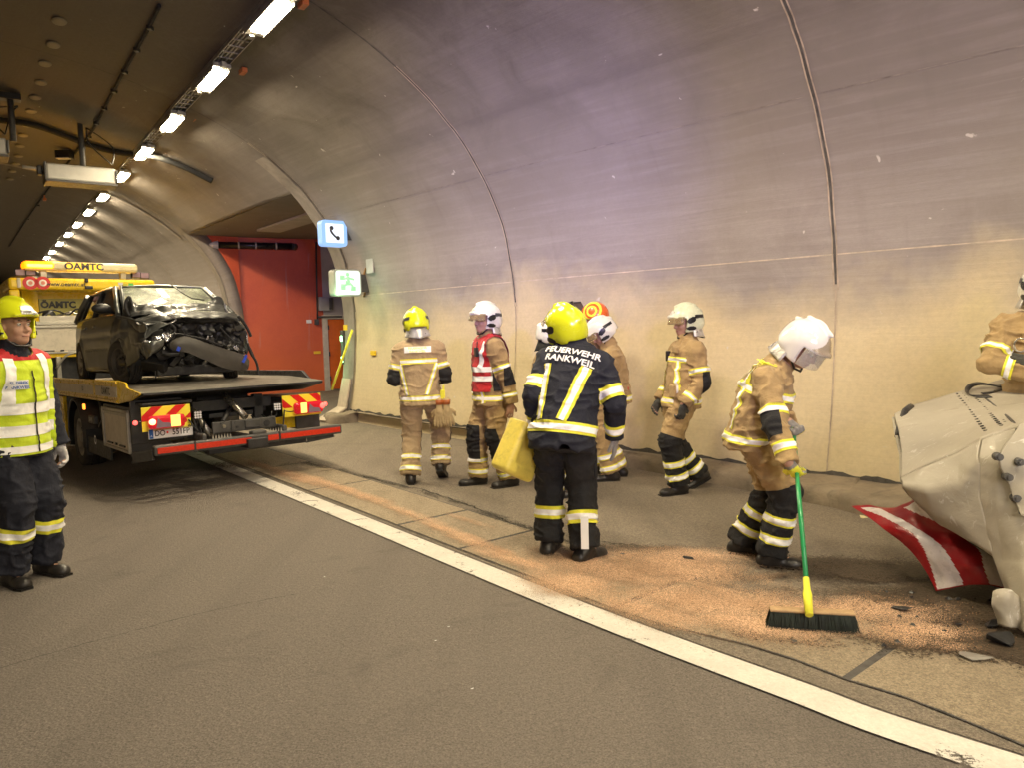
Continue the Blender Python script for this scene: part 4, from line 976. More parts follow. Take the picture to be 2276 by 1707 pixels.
def back_text(ctx, lines, size, z, mat, x0=0.0, sx=1.0, bold=.012, off=.009, gap=1.15, front=-1, name="lettering", tilt=0):
    """lettering projected on to the back of the jacket"""
    JV, JQ = ctx['JV'], ctx['JQ']; bvh = BVHTree.FromPolygons([Vector(v) for v in JV], [tuple(int(i) for i in q) for q in JQ])
    V = []; Fs = []
    for i, t in enumerate(lines):
        tv, tf = text_mesh(t, size, mat, bold=bold * size, sx=sx); b = len(V)
        # cut long faces so they can follow the cloth
        bm = bmesh.new(); vs = [bm.verts.new(p) for p in tv]
        for f in tf:
            try: bm.faces.new([vs[a] for a in f])
            except ValueError: pass
        bmesh.ops.triangulate(bm, faces=bm.faces[:]); bmesh.ops.subdivide_edges(bm, edges=[e for e in bm.edges if e.calc_length() > size * .3], cuts=1)
        bmesh.ops.triangulate(bm, faces=bm.faces[:]); bm.verts.index_update()
        for v in bm.verts:
            x = v.co.x * (-front) + x0; zz = v.co.y - i * size * gap; c, s_ = math.cos(tilt), math.sin(tilt)
            xx = x
            P0 = Vector(ctx['PT'](xx * c - zz * s_, front * .6, z + zz * c + xx * s_)); d = Vector(ctx['fw'] * -front)
            hit = bvh.ray_cast(P0, d); P1 = hit[0] if hit[0] is not None else P0 + d * .5
            V.append(tuple(P1 - d * off))
        Fs += [[v.index + b for v in f.verts] for f in bm.faces]; bm.free()
    return mesh_obj(name, V, Fs, mat, ctx['jac'])
# ---------------------------------------------------------------- tow truck (local frame: x to its right, y forward, z up)
TH = math.radians(40.3); TL_ = np.array([-math.sin(TH), math.cos(TH), 0.0]); TW_ = np.array([math.cos(TH), math.sin(TH), 0.0])
TO = g(305, 882, 0.9); TO[2] = 0.0; TILT = 0.0285
Mt = Matrix.Translation(Vector(TO)) @ Matrix.Rotation(TH, 4, 'Z') @ Matrix.Rotation(-TILT, 4, 'X')
Mti = Mt.inverted()
def loc_(p): return np.array(Mti @ Vector(p))
def TR(x, y, l=0.0):   # source px on the plane y=l of the truck
    return loc_(onplane(x, y, TO + TL_ * l, TL_))
def TS(x, y, w=0.0):
    return loc_(onplane(x, y, TO + TW_ * w, TW_))
a2 = lambda x, y: (160 + x / 5.027, 590 + y / 5.027)
a3 = lambda x, y: (100 + x / 5.53, 820 + y / 5.53)
a4 = lambda x, y: (420 + x / 6.144, 820 + y / 6.144)
TYEL = plain("truck_yellow_paint", (0.86, 0.58, 0.02), 0.3, var=0.04, coat=0.4, dirt=0.03); TCREAM = plain("cream_panel", (0.68, 0.61, 0.50), 0.5, var=0.08, dirt=0.3)
DECK = plain("deck_steel", (0.26, 0.235, 0.205), 0.42, 0.6, var=0.35, vscale=4, bmp=0.4, bscale=40, dirt=0.6); CHAS = plain("chassis_paint", (0.035, 0.035, 0.038), 0.5, 0.2, var=0.4, vscale=6, bmp=0.3, dirt=0.5)
GREYP = plain("dark_grey_paint", (0.085, 0.083, 0.082), 0.5, 0.3, var=0.25, vscale=8, dirt=0.5); ALU = plain("aluminium", (0.48, 0.45, 0.39), 0.42, 0.5, var=0.1, dirt=0.25); STEEL = plain("steel_rod", (0.40, 0.38, 0.34), 0.3, 0.9, dirt=0.3)
TYRE = plain("tyre_rubber", (0.045, 0.041, 0.038), 0.75, var=0.3, vscale=8, bmp=0.3, dirt=0.5); RIM = plain("silver_rim", (0.42, 0.40, 0.37), 0.45, 0.6, var=0.2, dirt=0.5); RIMD = plain("dark_steel_rim", (0.10, 0.095, 0.09), 0.45, 0.5, dirt=0.4)
REDR = plain("red_reflector", (0.62, 0.035, 0.012), 0.35, var=0.15, vscale=40, bmp=0.2, emit=(1, .08, .02), es=0.0); BYEL = plain("reflective_yellow", (0.92, 0.78, 0.05), 0.4, var=0.04); BRED = plain("reflective_red", (0.62, 0.01, 0.01), 0.4, var=0.06)
LRED = plain("red_lens", (0.45, 0.005, 0.02), 0.15, var=0.1, coat=0.5, emit=(1, .02, .03), es=0.25); LREDON = plain("lit_red_lamp", (0.9, .1, .05), 0.3, emit=(1, .07, .06), es=3); LYELON = plain("lit_indicator_lamp", (1, .6, .1), 0.3, emit=(1, .42, .10), es=1.7); LHOT = plain("lit_lamp_core", (1, .8, .5), 0.3, emit=(1, .32, .14), es=3.5); LGREY = plain("grey_purple_lens", (0.25, 0.18, 0.24), 0.12, coat=0.4)
INK = plain("black_ink", (0.015, 0.015, 0.02), 0.5); WHT = plain("white_plate", (0.80, 0.80, 0.82), 0.4, var=0.03); BLU = plain("blue_ink", (0.02, 0.12, 0.45), 0.4); LEDW = plain("led_work_light", (0.75, 0.75, 0.8), 0.25, bmp=0.3, bscale=120); AMB = plain("amber_marker_lamp", (1, .4, .05), .3, emit=(1, .28, .03), es=2.2)
truck = empty("tow_truck", mat=Mt); tag(truck, "yellow flatbed tow truck seen from behind with the wrecked car on its deck", "tow truck")
def TX(name, s, size, mat, o, x=(1, 0, 0), y=(0, 0, 1), **k): return text_on(s, size, mat, o, x, y, truck, name, **k)
# deck
zf = 1.096
def deckline(u): return 1.045 + (zf - 1.045) * min(1, max(0, u) / 1.0)
rows = [[(0.0 + 2.02 * j / 20, y, (1.045 if y < .01 else zf if y > .95 else 1.045 + .051 * y / .95) + (0.0)) for j in range(21)] for y in (0.0, .15, .4, .7, 1.0, 2, 3, 4, 5, 5.6)]
rows = [[(p[0] + (-.0 if i > 0 else 0), p[1], p[2]) for p in r] for i, r in enumerate(rows)]
dk = grid_obj("deck_floor", rows, DECK, truck, False)
bm = bmesh.new(); prism(bm, [(0.0, 1.043), (0.0, 1.020), (.55, .93), (1.2, .93), (5.6, .93), (5.6, zf - .003), (.98, zf - .004)], 0.03, 2.0, 'x'); bm_obj("deck_frame", bm, CHAS, truck, bevel=.004)
for xs, nm in ((-0.03, "side_rail"), (2.02, "side_rail")):
    bm = bmesh.new(); prof = [(0.56, 1.165), (5.6, 1.165), (5.6, 0.915), (0.80, 0.915)]
    if xs < 0: prof = [(0.80, 1.167), (5.6, 1.167), (5.6, 0.915), (0.80, 0.915)]
    else: prof = [(0.62, 1.165), (5.6, 1.165), (5.6, 1.0), (0.42, 1.06)]
    prism(bm, prof, xs, xs + .035, 'x'); rl = bm_obj(nm, bm, TYEL if xs < 0 else CHAS, truck, bevel=.006)
    if xs < 0:
        boxes("cream_strip", [((xs - .002, 3.0, 1.04), (.008, 4.36, .115))], TCREAM, rl, 0)
        boxes("yellow_divider", [((xs - .004, 1.93, 1.04), (.010, .10, .115))], TYEL, rl, 0)
        boxes("rail_lip", [((xs - .006, 3.2, 1.145), (.02, 4.8, .030)), ((xs - .006, 3.2, .937), (.02, 4.8, .030))], TYEL, rl, .006)
        text_on("ÖAMTC", .115, INK, (xs - .0075, 1.33, 1.037), (0, -1, 0), (0, 0, 1), rl, "lettering", bold=.003, sx=1.05)
        text_on("✆120" if False else "120", .085, INK, (xs - .0075, 2.62, 1.045), (0, -1, 0), (0, 0, 1), rl, "lettering", bold=.001)
bm = bmesh.new(); V0 = [(-.03, .80, 1.167), (-.03, .80, .915), (-.02, .30, .96), (0.0, .02, 1.03), (0.0, .02, 1.05), (.0, .50, 1.09), (.01, .62, 1.15)]
vs = [bm.verts.new(p) for p in V0]; vs2 = [bm.verts.new((p[0] + .02, p[1], p[2])) for p in V0]; bm.faces.new(vs); bm.faces.new(vs2[::-1])
for i in range(7): bm.faces.new((vs[i], vs2[i], vs2[(i + 1) % 7], vs[(i + 1) % 7]))
tl = bm_obj("ramp_cheek", bm, TYEL, truck, bevel=.003)
bm = bmesh.new()
for k in range(14): box(bm, (2.017, 1.0 + k * .14, 1.135), (.006, .035, .035))
bm_obj("rail_holes", bm, BLKP, truck)
# chassis below
boxes("chassis_beam", [((.66, 3.2, .80), (.10, 5.6, .16)), ((1.40, 3.2, .80), (.10, 5.6, .16))], CHAS, truck)
boxes("cross_member", [((1.03, .35, .84), (.9, .10, .12)), ((1.03, 1.3, .78), (.9, .10, .16)), ((1.03, .6, .72), (.5, .5, .05)), ((.62, .3, .72), (.07, .08, .36)), ((1.33, .35, .78), (.10, .10, .30)), ((1.1, .9, .9), (.6, .2, .06)), ((.85, 2.2, .6), (.5, .6, .35))], CHAS, truck, .006)
boxes("mounting_plate", [((1.02, -.06, .625), (.70, .035, .115)), ((1.02, -.03, .57), (.70, .09, .02)), ((1.10, -.085, .63), (.17, .03, .085)), ((.88, -.08, .63), (.03, .03, .11))], GREYP, truck, .006)
for i, (x, z, r) in enumerate(((.79, .63, .02), (.93, .61, .014), (.90, .655, .008), (.76, .665, .008), (1.34, .665, .008), (1.26, .62, .035), (.86, .60, .008))):
    bm = bmesh.new(); tube(bm, [(x, -.075, z), (x, -.09, z)], r, 14); bm_obj("bolt", bm, STEEL if i in (0,) else CHAS, truck)
tube_obj("hydraulic_ram", [(.93, .25, .95), (1.05, -.02, .70)], .038, STEEL, truck, 14)
tube_obj("hydraulic_ram", [(.58, .3, .83), (.70, .05, .52)], .034, STEEL, truck, 14)
tube_obj("hydraulic_ram", [(1.0, .3, .80), (.86, .15, .66)], .024, GREYP, truck, 12)
for i, (x0, x1) in enumerate(((.45, .66), (1.35, 1.18), (.50, .60), (1.5, 1.3))):
    pts = [(x0, -.02, .74), (x0 + (x1 - x0) * .3, -.06, .62 - .03 * i), (x0 + (x1 - x0) * .7, -.02, .58), (x1, .15, .70)]; tube_obj("hose", smooth_path(pts, 6), .009, BLKP, truck, 6)
tube_obj("air_hose", smooth_path([(1.49, -.03, .73), (1.56, -.05, .715), (1.64, -.03, .72)], 6), .006, BLKP, truck, 6)
# toolbox at the left rear, in front of the plate and lights
bx = bmesh.new(); prism(bx, [(.50, .885), (1.68, .885), (1.68, .40), (.50, .40)], .0, .40, 'x'); bm_obj("toolbox", bx, GREYP, truck, bevel=.008)
boxes("toolbox_shutter", [((-.006, 1.09, .615), (.012, 1.04, .40))], TCREAM, truck, .004)
boxes("toolbox_trim", [((-.012, 1.09, .835), (.03, 1.19, .035)), ((-.012, 1.09, .40), (.03, 1.19, .03)), ((-.012, .52, .62), (.03, .05, .46)), ((-.012, 1.66, .62), (.03, .05, .46)), ((-.010, 1.09, .795), (.024, 1.1, .035))], ALU, truck, .004)
boxes("shutter_handle", [((-.018, .80, .447), (.02, .24, .018)), ((-.018, 1.36, .447), (.02, .24, .018)), ((-.018, 1.08, .45), (.02, .07, .025))], BLKP, truck, .004)
# right rear box
boxes("rear_guard_box", [((1.88, .9, .66), (.30, 1.4, .36)), ((1.72, .3, .80), (.5, .6, .02))], GREYP, truck, .006)
boxes("mud_flap", [((1.60, .25, .57), (.30, .02, .14))], TYEL, truck, .003)
boxes("rear_skirt", [((.26, .44, .75), (.52, .04, .52)), ((.30, .30, .92), (.5, .3, .03))], GREYP, truck, .006)
# warning boards
for side, x0, x1 in (("l", 0.0, .477), ("r", 1.485, 1.955)):
    bd = boxes("warning_board", [(((x0 + x1) / 2, -.0, .775), (x1 - x0, .012, .25))], BYEL, truck, .003)
    z0, z1 = .775 - .018, .90; w = (x1 - x0) / 3.2; sg = 1 if side == 'l' else -1
    bm = bmesh.new(); sh = .16 * sg
    def clipquad(xa, xb):
        P = [(xa, z0), (xb, z0), (xb + sh, z1), (xa + sh, z1)]
        for ax, lim, s_ in ((0, x0, 1), (0, x1, -1)):
            out = []
            for i in range(len(P)):
                a, b = P[i], P[(i + 1) % len(P)]; ia, ib = (a[0] - lim) * s_ >= 0, (b[0] - lim) * s_ >= 0
                if ia: out.append(a)
                if ia != ib: t = (lim - a[0]) / (b[0] - a[0]); out.append((lim, a[1] + (b[1] - a[1]) * t))
            P = out
            if not P: return
        if len(P) > 2: bm.faces.new([bm.verts.new((p[0], -.0085, p[1])) for p in P])
    for k in range(-2, 4): clipquad(x0 + .235 * k - .06 * (1 if side == 'l' else -.3), x0 + .235 * k + .055 - .06 * (1 if side == 'l' else -.3) + .05)
    bm_obj("red_stripes", bm, BRED, bd)
    # tail lamp
    lx0, lx1 = (.045, .40) if side == 'l' else (1.60, 1.95); lz = .742 if side == 'l' else .745
    tlp = boxes("tail_lamp", [(((lx0 + lx1) / 2, -.055, lz), (lx1 - lx0, .085, .135))], LRED, truck, .03)
    yx = (.300 if side == 'l' else 1.70); boxes("indicator_lens", [((yx, -.099, lz + .005), (.095 if side == 'l' else .075, .008, .118))], LYELON, tlp, .004)
    gx = (.185 if side == 'l' else 1.83); bm = bmesh.new(); prism(bm, [(gx - .075, lz - .055), (gx + .08, lz - .055), (gx + .06, lz - .01), (gx - .01, lz + .0), (gx - .055, lz + .045)], -.101, -.097, 'y'); bm_obj("reverse_lens", bm, LGREY, tlp)
    bm = bmesh.new(); bmesh.ops.create_uvsphere(bm, u_segments=14, v_segments=10, radius=.034, matrix=Matrix.Translation((lx0 + .035 if side == 'l' else lx1 - .02, -.085, lz + .01))); bm_obj("lit_bulb", bm, LHOT if side == 'l' else LREDON, tlp, True)
    bm = bmesh.new(); tube(bm, [(.385 if side == 'l' else 1.635, -.098, lz), (.385 if side == 'l' else 1.635, -.104, lz)], .026, 16); bm_obj("round_reflector", bm, BRED, tlp)
    # marker on a stalk, work light
    mx, mz = (-.065, .755) if side == 'l' else (2.005, .765)
    tube_obj("marker_stalk", [(x0 + .05 if side == 'l' else x1 - .05, .02, mz), (mx, -.01, mz)], .012, BLKP, truck, 8)
    bm = bmesh.new(); bmesh.ops.create_uvsphere(bm, u_segments=12, v_segments=8, radius=.024, matrix=Matrix.Translation((mx, -.02, mz))); bm_obj("marker_lamp", bm, LREDON, truck, True)
    wx, wz = (.545, .775) if side == 'l' else (1.415, .785)
    wl = boxes("work_light", [((wx, .0, wz), (.088, .05, .088))], BLKP, truck, .01); bm = bmesh.new()
    for i in range(3):
        for j in range(3): tube(bm, [(wx - .026 + i * .026, -.026, wz - .026 + j * .026), (wx - .026 + i * .026, -.030, wz - .026 + j * .026)], .012, 10)
    bm_obj("light_cells", bm, LEDW, wl); tube_obj("cable", smooth_path([(wx, .0, wz - .05), (wx - .01, .0, wz - .10), (wx - .10, -.01, wz - .10)], 5), .006, BLKP, truck, 6)
# number plate
pl = boxes("number_plate", [((.272, -.0, .621), (.436, .012, .104))], WHT, truck, .004)
boxes("blue_band", [((.080, -.0072, .621), (.038, .003, .094))], BLU, pl, 0)
text_on("DO", .082, INK, (.165, -.0085, .621), (1, 0, 0), (0, 0, 1), pl, bold=.0012, sx=.82); text_on("551FP", .082, INK, (.370, -.0085, .621), (1, 0, 0), (0, 0, 1), pl, bold=.0012, sx=.86); text_on("A", .03, WHT, (.080, -.0095, .60), (1, 0, 0), (0, 0, 1), pl)
boxes("registration_seal", [((.236, -.008, .625), (.018, .003, .022))], BRED, pl, 0)
boxes("plate_holder", [((.272, .012, .615), (.45, .02, .13)), ((.272, -.004, .560), (.2, .01, .012))], BLKP, truck, .003)
# underrun bumper
bmL = bmesh.new(); by = -.25
boxes("underrun_bumper", [((1.045, by, .475), (2.04, .09, .105)), ((1.10, by + .03, .505), (.16, .12, .12)), ((.53, by + .3, .55), (.05, .6, .08)), ((1.4, by + .3, .55), (.05, .6, .08))], GREYP, truck, .018)
for x0, x1 in ((.055, .405), (.425, 1.0), (1.18, 1.30), (1.325, 2.04)): boxes("red_reflective_strip", [(((x0 + x1) / 2, by - .047, .475), (x1 - x0, .006, .058))], REDR, truck, .002)
for x_ in (.415, 1.312): boxes("bumper_clamp", [((x_, by, .475), (.02, .10, .112))], CHAS, truck, .002)
bm = bmesh.new()
for x0, x1 in ((.62, .80), (1.18, 1.36)):
    n = 7
    for k in range(n): x = x0 + (x1 - x0) * k / (n - 1); vs = [bm.verts.new(p) for p in ((x - .012, by + .02, .52), (x + .012, by + .02, .52), (x, by + .02, .575), (x, by + .05, .52))]; bm.faces.new((vs[0], vs[1], vs[2])); bm.faces.new((vs[1], vs[3], vs[2])); bm.faces.new((vs[3], vs[0], vs[2]))
bm_obj("grip_teeth", bm, ALU, truck)
# folded wings below the bumper
for sgn, pts in ((-1, [(.03, by + .01, .44), (-.10, by + .32, .40)]), (1, [(2.03, by + .01, .44), (1.75, by + .35, .38)])):
    a, b = pts; boxes("bumper_wing", [(((a[0] + b[0]) / 2, (a[1] + b[1]) / 2, (a[2] + b[2]) / 2 - dz), (.03, abs(b[1] - a[1]) + .02, .018), Matrix.Rotation(math.atan2(-(b[0] - a[0]), b[1] - a[1]), 3, 'Z') @ Matrix.Rotation(math.atan2(b[2] - a[2], b[1] - a[1]), 3, 'X')) for dz in (-.03, .05)] + [(((a[0] + b[0]) / 2, (a[1] + b[1]) / 2, (a[2] + b[2]) / 2), (.012, abs(b[1] - a[1]), .10), Matrix.Rotation(math.atan2(-(b[0] - a[0]), b[1] - a[1]), 3, 'Z') @ Matrix.Rotation(math.atan2(b[2] - a[2], b[1] - a[1]), 3, 'X'))], GREYP, truck, .003)
boxes("tow_arm", [((1.05, .2, .44), (.22, 1.1, .10)), ((1.15, -.05, .38), (1.1, .16, .06)), ((.9, .05, .40), (.7, .3, .03))], CHAS, truck, .01)
# wheels
def wheel(parent, c, R, W, rimr, tyre, rim, side=-1, tread=5, name="wheel", dish=.5, ang=0, toe=0):
    r = empty(name); r.parent = parent; r.location = c; r.rotation_euler = (ang, 0, toe)
    bm = bmesh.new(); h = W / 2
    prof = [(rimr, -h * .75), (rimr + .02, -h * .9), (R * .80, -h), (R * .94, -h * .92), (R * .985, -h * .72)]
    for k in range(tread):
        x = -h * .68 + (1.36 * h) * (k + .5) / tread; w = 1.36 * h / tread * .5
        prof += [(R, x - w * .8), (R, x + w * .8), (R * .975, x + w * .86), (R * .975, x + w * 1.1)]
    prof += [(R * .985, h * .72), (R * .94, h * .92), (R * .80, h), (rimr + .02, h * .9), (rimr, h * .75)]
    lathe(bm, prof, 48); bm_obj("tyre", bm, tyre, r, True)
    bm = bmesh.new(); s = side
    lathe(bm, [(rimr, -h * .75), (rimr, h * .75)], 40); lathe(bm, [(rimr + .012, s * h * .86), (rimr * .93, s * h * .90), (rimr * .90, s * h * .55), (rimr * .78, s * h * dish), (rimr * .55, s * h * (dish + .12)), (rimr * .50, s * h * (dish - .05)), (rimr * .30, s * h * dish), (rimr * .28, s * h * (dish + .35)), (0.001, s * h * (dish + .38))], 40)
    bm_obj("rim", bm, rim, r, True)
    bm = bmesh.new(); n = 10
    for k in range(n):
        a = 2 * PI * k / n; y, z = math.cos(a) * rimr * .70, math.sin(a) * rimr * .70; tube(bm, [(s * h * (dish + .06), y, z), (s * h * (dish + .10), y, z)], rimr * .085, 8)
    for k in range(8):
        a = 2 * PI * k / 8 + .2; y, z = math.cos(a) * rimr * .40, math.sin(a) * rimr * .40; tube(bm, [(s * h * dish, y, z), (s * h * (dish + .16), y, z)], rimr * .045, 6)
    bm_obj("rim_holes", bm, BLKP, r); return r
zc = .262 + .0285 * 3.33
wheel(truck, (.16, 3.36, zc), .41, .30, .245, TYRE, RIM); wheel(truck, (1.84, 3.36, zc), .41, .30, .245, TYRE, RIM, 1); wheel(truck, (.16, 8.6, zc + .12), .41, .26, .245, TYRE, RIM); wheel(truck, (1.84, 8.6, zc + .12), .41, .26, .245, TYRE, RIM, 1)
boxes("axle", [((1.0, 3.36, zc), (1.7, .14, .14))], CHAS, truck, .02)
for xx in (.15, 1.85):
    rows = []
    for k in range(25):
        a = math.radians(-20 + 215 * k / 24); rr = .50; rows.append([(xx + dx, 3.36 + math.cos(a) * (rr + dr), zc + .03 + math.sin(a) * (rr + dr)) for dx, dr in ((-.17, -.03), (-.175, 0), (.17, 0))])
    grid_obj("mudguard", rows, GREYP, truck, thick=.012)
bm = bmesh.new(); box(bm, (.16, 2.78, .33), (.34, .02, .34), Matrix.Rotation(.06, 3, 'X')); box(bm, (.02, 2.15, .31), (.02, 1.25, .20)); bm_obj("mud_flap", bm, CHAS, truck, bevel=.004)
bm = bmesh.new()
for k in range(24):
    a0, a1 = 2 * PI * k / 24, 2 * PI * (k + 1) / 24
    P = [(.008, 2.32 + math.cos(a) * r, .40 + math.sin(a) * r) for a, r in ((a0, .036), (a1, .036), (a1, .058), (a0, .058))]; bm.faces.new([bm.verts.new(p) for p in P])
bm_obj("ring_emblem", bm, SIL, truck)
boxes("wheel_chock", [((.0, 2.30, .66), (.05, .34, .10))], GREYP, truck, .01)
text_on("SAWS", .075, ALU, (-.03, 2.30, .66), (0, -1, 0), (0, 0, 1), truck, "chock_lettering", bold=.002)
boxes("side_marker", [((.0, 2.82, .80), (.03, .045, .075))], AMB, truck, .01)
boxes("side_panel", [((.02, 4.9, .78), (.05, 1.3, .22)), ((.02, 4.9, .52), (.04, 1.3, .55))], TYEL, truck, .01)
boxes("side_locker", [((-.008, 4.85, .60), (.03, .9, .36))], TCREAM, truck, .006)
tube_obj("bracket_bar", [(.03, 2.0, .92), (.03, 1.9, .68), (.03, 2.1, .58)], .022, GREYP, truck, 8)
# body wall behind the cab, y = YB
YB = 7.2
def bxz(x, y): p = TR(x, y, YB); return p[0], p[2]
a1 = lambda x, y: (x / 5.53, 560 + y / 5.53)
xL, zT = bxz(*a1(100, 300)); xR = 2.15; zB = bxz(*a1(400, 1300))[1]; zH = bxz(*a1(400, 455))[1]; zA = bxz(*a1(600, 850))[1]
print("body wall", xL, xR, zT, zB, zH, zA)
zlow = zB
yb = YB
bm = bmesh.new()
box(bm, ((xL + xR) / 2, yb + .45, (zT + zH) / 2), (xR - xL, .9, zT - zH))
bw = bm_obj("equipment_body", bm, TYEL, truck, bevel=.05)
xi = bxz(*a1(262, 600))[0]
boxes("body_side", [(((xL + xi) / 2, yb + .45, (zH + zlow) / 2), (xi - xL, .9, zH - zlow)), ((xR - .12, yb + .45, (zH + zlow) / 2), (.24, .9, zH - zlow))], TYEL, truck, .03)
boxes("alcove_back", [(((xi + xR) / 2, yb + .55, (zH + zA) / 2), (xR - xi - .2, .03, zH - zA + .1))], TYEL, truck, 0)
xp = bxz(*a1(535, 600))[0]; zp1 = bxz(*a1(600, 545))[1]
boxes("back_panel", [(((xp + xR - .3) / 2, yb + .48, (zp1 + zA) / 2), (xR - .3 - xp, .04, zp1 - zA))], plain("olive_panel", (.42, .38, .10), .5, var=.1), truck, .01)
rows = [[(xi + .02 + .30 * (1 - math.cos(t * PI / 2)) * 1.0, yb + .02 + .42 * math.sin(t * PI / 2), z) for t in np.linspace(0, 1, 7)] for z in (zA, zH)]
grid_obj("curved_cheek", rows, TYEL, truck)
zS0 = bxz(*a1(500, 1240))[1]; zS1 = bxz(*a1(500, 915))[1]
boxes("wide_shutter", [(((xi + xR) / 2, yb - .02, (zS0 + zS1) / 2), (xR - xi + .1, .05, zS1 - zS0 - .05))], TCREAM, truck, .006)
boxes("shutter_frame", [(((xi + xR) / 2, yb - .035, zS1), (xR - xi + .14, .08, .045)), (((xi + xR) / 2, yb - .03, zS1 + .06), (xR - xi + .1, .10, .06)), (((xi + xR) / 2, yb - .035, zS0), (xR - xi + .1, .07, .035))], ALU, truck, .005)
boxes("shelf", [(((xi + xR) / 2, yb + .22, zA - .015), (xR - xi, .5, .03)), (((xi + xR) / 2 + .1, yb + .0, zA + .05), (xR - xi - .3, .05, .10))], ALU, truck, .005)
boxes("yellow_sill", [(((xi + xR) / 2, yb - .01, (zB + zS0) / 2 - .01), (xR - xi + .2, .06, zS0 - zB))], TYEL, truck, .006)
for xx in (a1(590, 1215), a1(915, 1215)): p = bxz(*xx); boxes("shutter_handle", [((p[0], yb - .055, p[1]), (.20, .02, .022))], BLKP, truck, .004)
p = bxz(*a1(765, 1210)); boxes("shutter_lock", [((p[0], yb - .055, p[1]), (.06, .02, .035))], BLKP, truck, .008)
p = bxz(*a1(820, 390)); text_on("www.oeamtc.at", .100, INK, (p[0], yb - .012, p[1]), (1, 0, 0), (0, 0, 1), truck, "web_address", bold=.002, sx=.97)
p = bxz(*a1(780, 625)); text_on("ÖAMTC", .16, INK, (p[0], yb + .44, p[1]), (1, 0, 0), (0, 0, 1), truck, "lettering", bold=.008, sx=.98)
for q in (a1(380, 372), a1(535, 372)):
    p = bxz(*q); bm = bmesh.new()
    for r0_, r1_, off in ((.0, .052, .02), ): tube(bm, [(p[0], yb - .001, p[1]), (p[0], yb - .010, p[1])], .115, 24)
    bm_obj("round_lamp", bm, BRED, truck); bm = bmesh.new(); tube(bm, [(p[0], yb - .010, p[1]), (p[0], yb - .016, p[1])], .060, 24); bm_obj("lamp_ring", bm, plain("cream_ring", (.85, .78, .70), .4), truck); bm = bmesh.new(); tube(bm, [(p[0], yb - .016, p[1]), (p[0], yb - .024, p[1])], .032, 20); bm_obj("lamp_lens", bm, plain("pink_lens", (.75, .25, .18), .3), truck)
p = bxz(*a1(238, 370)); boxes("corner_marker", [((p[0], yb - .012, p[1]), (.05, .02, .17))], TCREAM, truck, .02)
p = bxz(*a1(1100, 430)); boxes("latch", [((p[0], yb - .02, p[1]), (.13, .04, .06))], BLKP, truck, .01); boxes("lock", [((p[0] - .03, yb - .02, p[1] + .13), (.06, .03, .08))], BLKP, truck, .01)
# cab mass in front of the body
zc0 = .55
boxes("cab", [(((xL + xR) / 2, yb + 2.0, (zT + zc0) / 2), (xR - xL - .1, 2.2, zT - zc0 + .1))], TYEL, truck, .08)
boxes("cab_side_window", [((xL + .03, yb + 2.2, zT - .45), (.06, .8, .5))], VIS, truck, .02)
boxes("under_body", [(((xL + xR) / 2, yb + .4, (zlow + .4) / 2), (xR - xL - .2, .5, zlow - .4)), ((1.0, 6.4, .98), (1.6, 1.2, .12))], CHAS, truck, .02)
tube_obj("white_pipe", smooth_path([(.35, 6.9, 1.28), (.55, 6.85, 1.52), (.95, 6.85, 1.54), (1.0, 6.9, 1.2)], 6), .02, ALU, truck, 6)
p = bxz(*a1(215, 1430)); p = bxz(*a1(715, 1430)); boxes("white_post", [((p[0], yb - .1, p[1]), (.07, .07, .42))], ALU, truck, .01)
# light bar
b0 = TR(*a1(285, 160), YB + .3); b1_ = TR(*a1(1690, 205), YB + .3); zb = (b0[2] + b1_[2]) / 2; print("bar", b0, b1_)
LBY = YB + .3; bw_ = b1_[0] - b0[0]
lb = boxes("light_bar", [(((b0[0] + b1_[0]) / 2, LBY, zb), (bw_, .28, .17))], plain("pale_bar_plastic", (.62, .55, .35), .3, coat=.3), truck, .05)
p0 = TR(*a1(290, 160), LBY - .15); p1 = TR(*a1(700, 170), LBY - .15); AMBON = plain("lit_amber_bar", (1, .5, .05), .3, emit=(1, .17, .0), es=2.6)
boxes("amber_flash", [(((p0[0] + p1[0]) / 2, LBY, zb + .01), (p1[0] - p0[0], .30, .15))], AMBON, lb, .05)
p0 = TR(*a1(340, 160), LBY - .15); p1 = TR(*a1(660, 170), LBY - .15); boxes("flash_core", [(((p0[0] + p1[0]) / 2, LBY - .02, zb), (p1[0] - p0[0], .285, .06))], plain("flash_core", (1, .8, .3), .3, emit=(1, .42, .04), es=5), lb, .02)
q0 = TR(*a1(830, 180), LBY - .15); q1 = TR(*a1(1260, 190), LBY - .15); boxes("bar_sign", [(((q0[0] + q1[0]) / 2, LBY - .008, zb), (q1[0] - q0[0], .285, .15))], plain("lit_yellow_sign", (.9, .6, .05), .4, emit=(1, .6, .05), es=.35), lb, .01)
text_on("ÖAMTC", .17, plain("bar_ink", (.03, .03, .05), .5), ((q0[0] + q1[0]) / 2, LBY - .153, zb), (1, 0, 0), (0, 0, 1), lb, bold=.005, sx=1.05)
boxes("bar_foot", [((b0[0] + .30, LBY, (zb + zT) / 2), (.10, .12, zb - zT - .05)), ((b1_[0] - .25, LBY, (zb + zT) / 2), (.10, .12, zb - zT - .05))], ALU, truck, .01)
for q in (a1(250, 245), a1(380, 245), a1(1680, 275), a1(1785, 285)):
    p = TR(*q, LBY); wl = boxes("roof_work_light", [((p[0], LBY, p[2]), (.17, .10, .13))], BLKP, truck, .015); boxes("glass", [((p[0], LBY - .052, p[2]), (.14, .01, .10))], LGREY, wl, .004)
pA = loc_(G(*a1(400, 200), 0)); fl = bpy.data.lights.new("amber_beacon_glow", 'POINT'); fl.energy = 25; fl.color = (1, .42, .05); fl.shadow_soft_size = .15; fo = bpy.data.objects.new("amber_beacon_glow", fl); COL.objects.link(fo); fo.location = Mt @ Vector((b0[0] + .5, LBY, zb + .25))
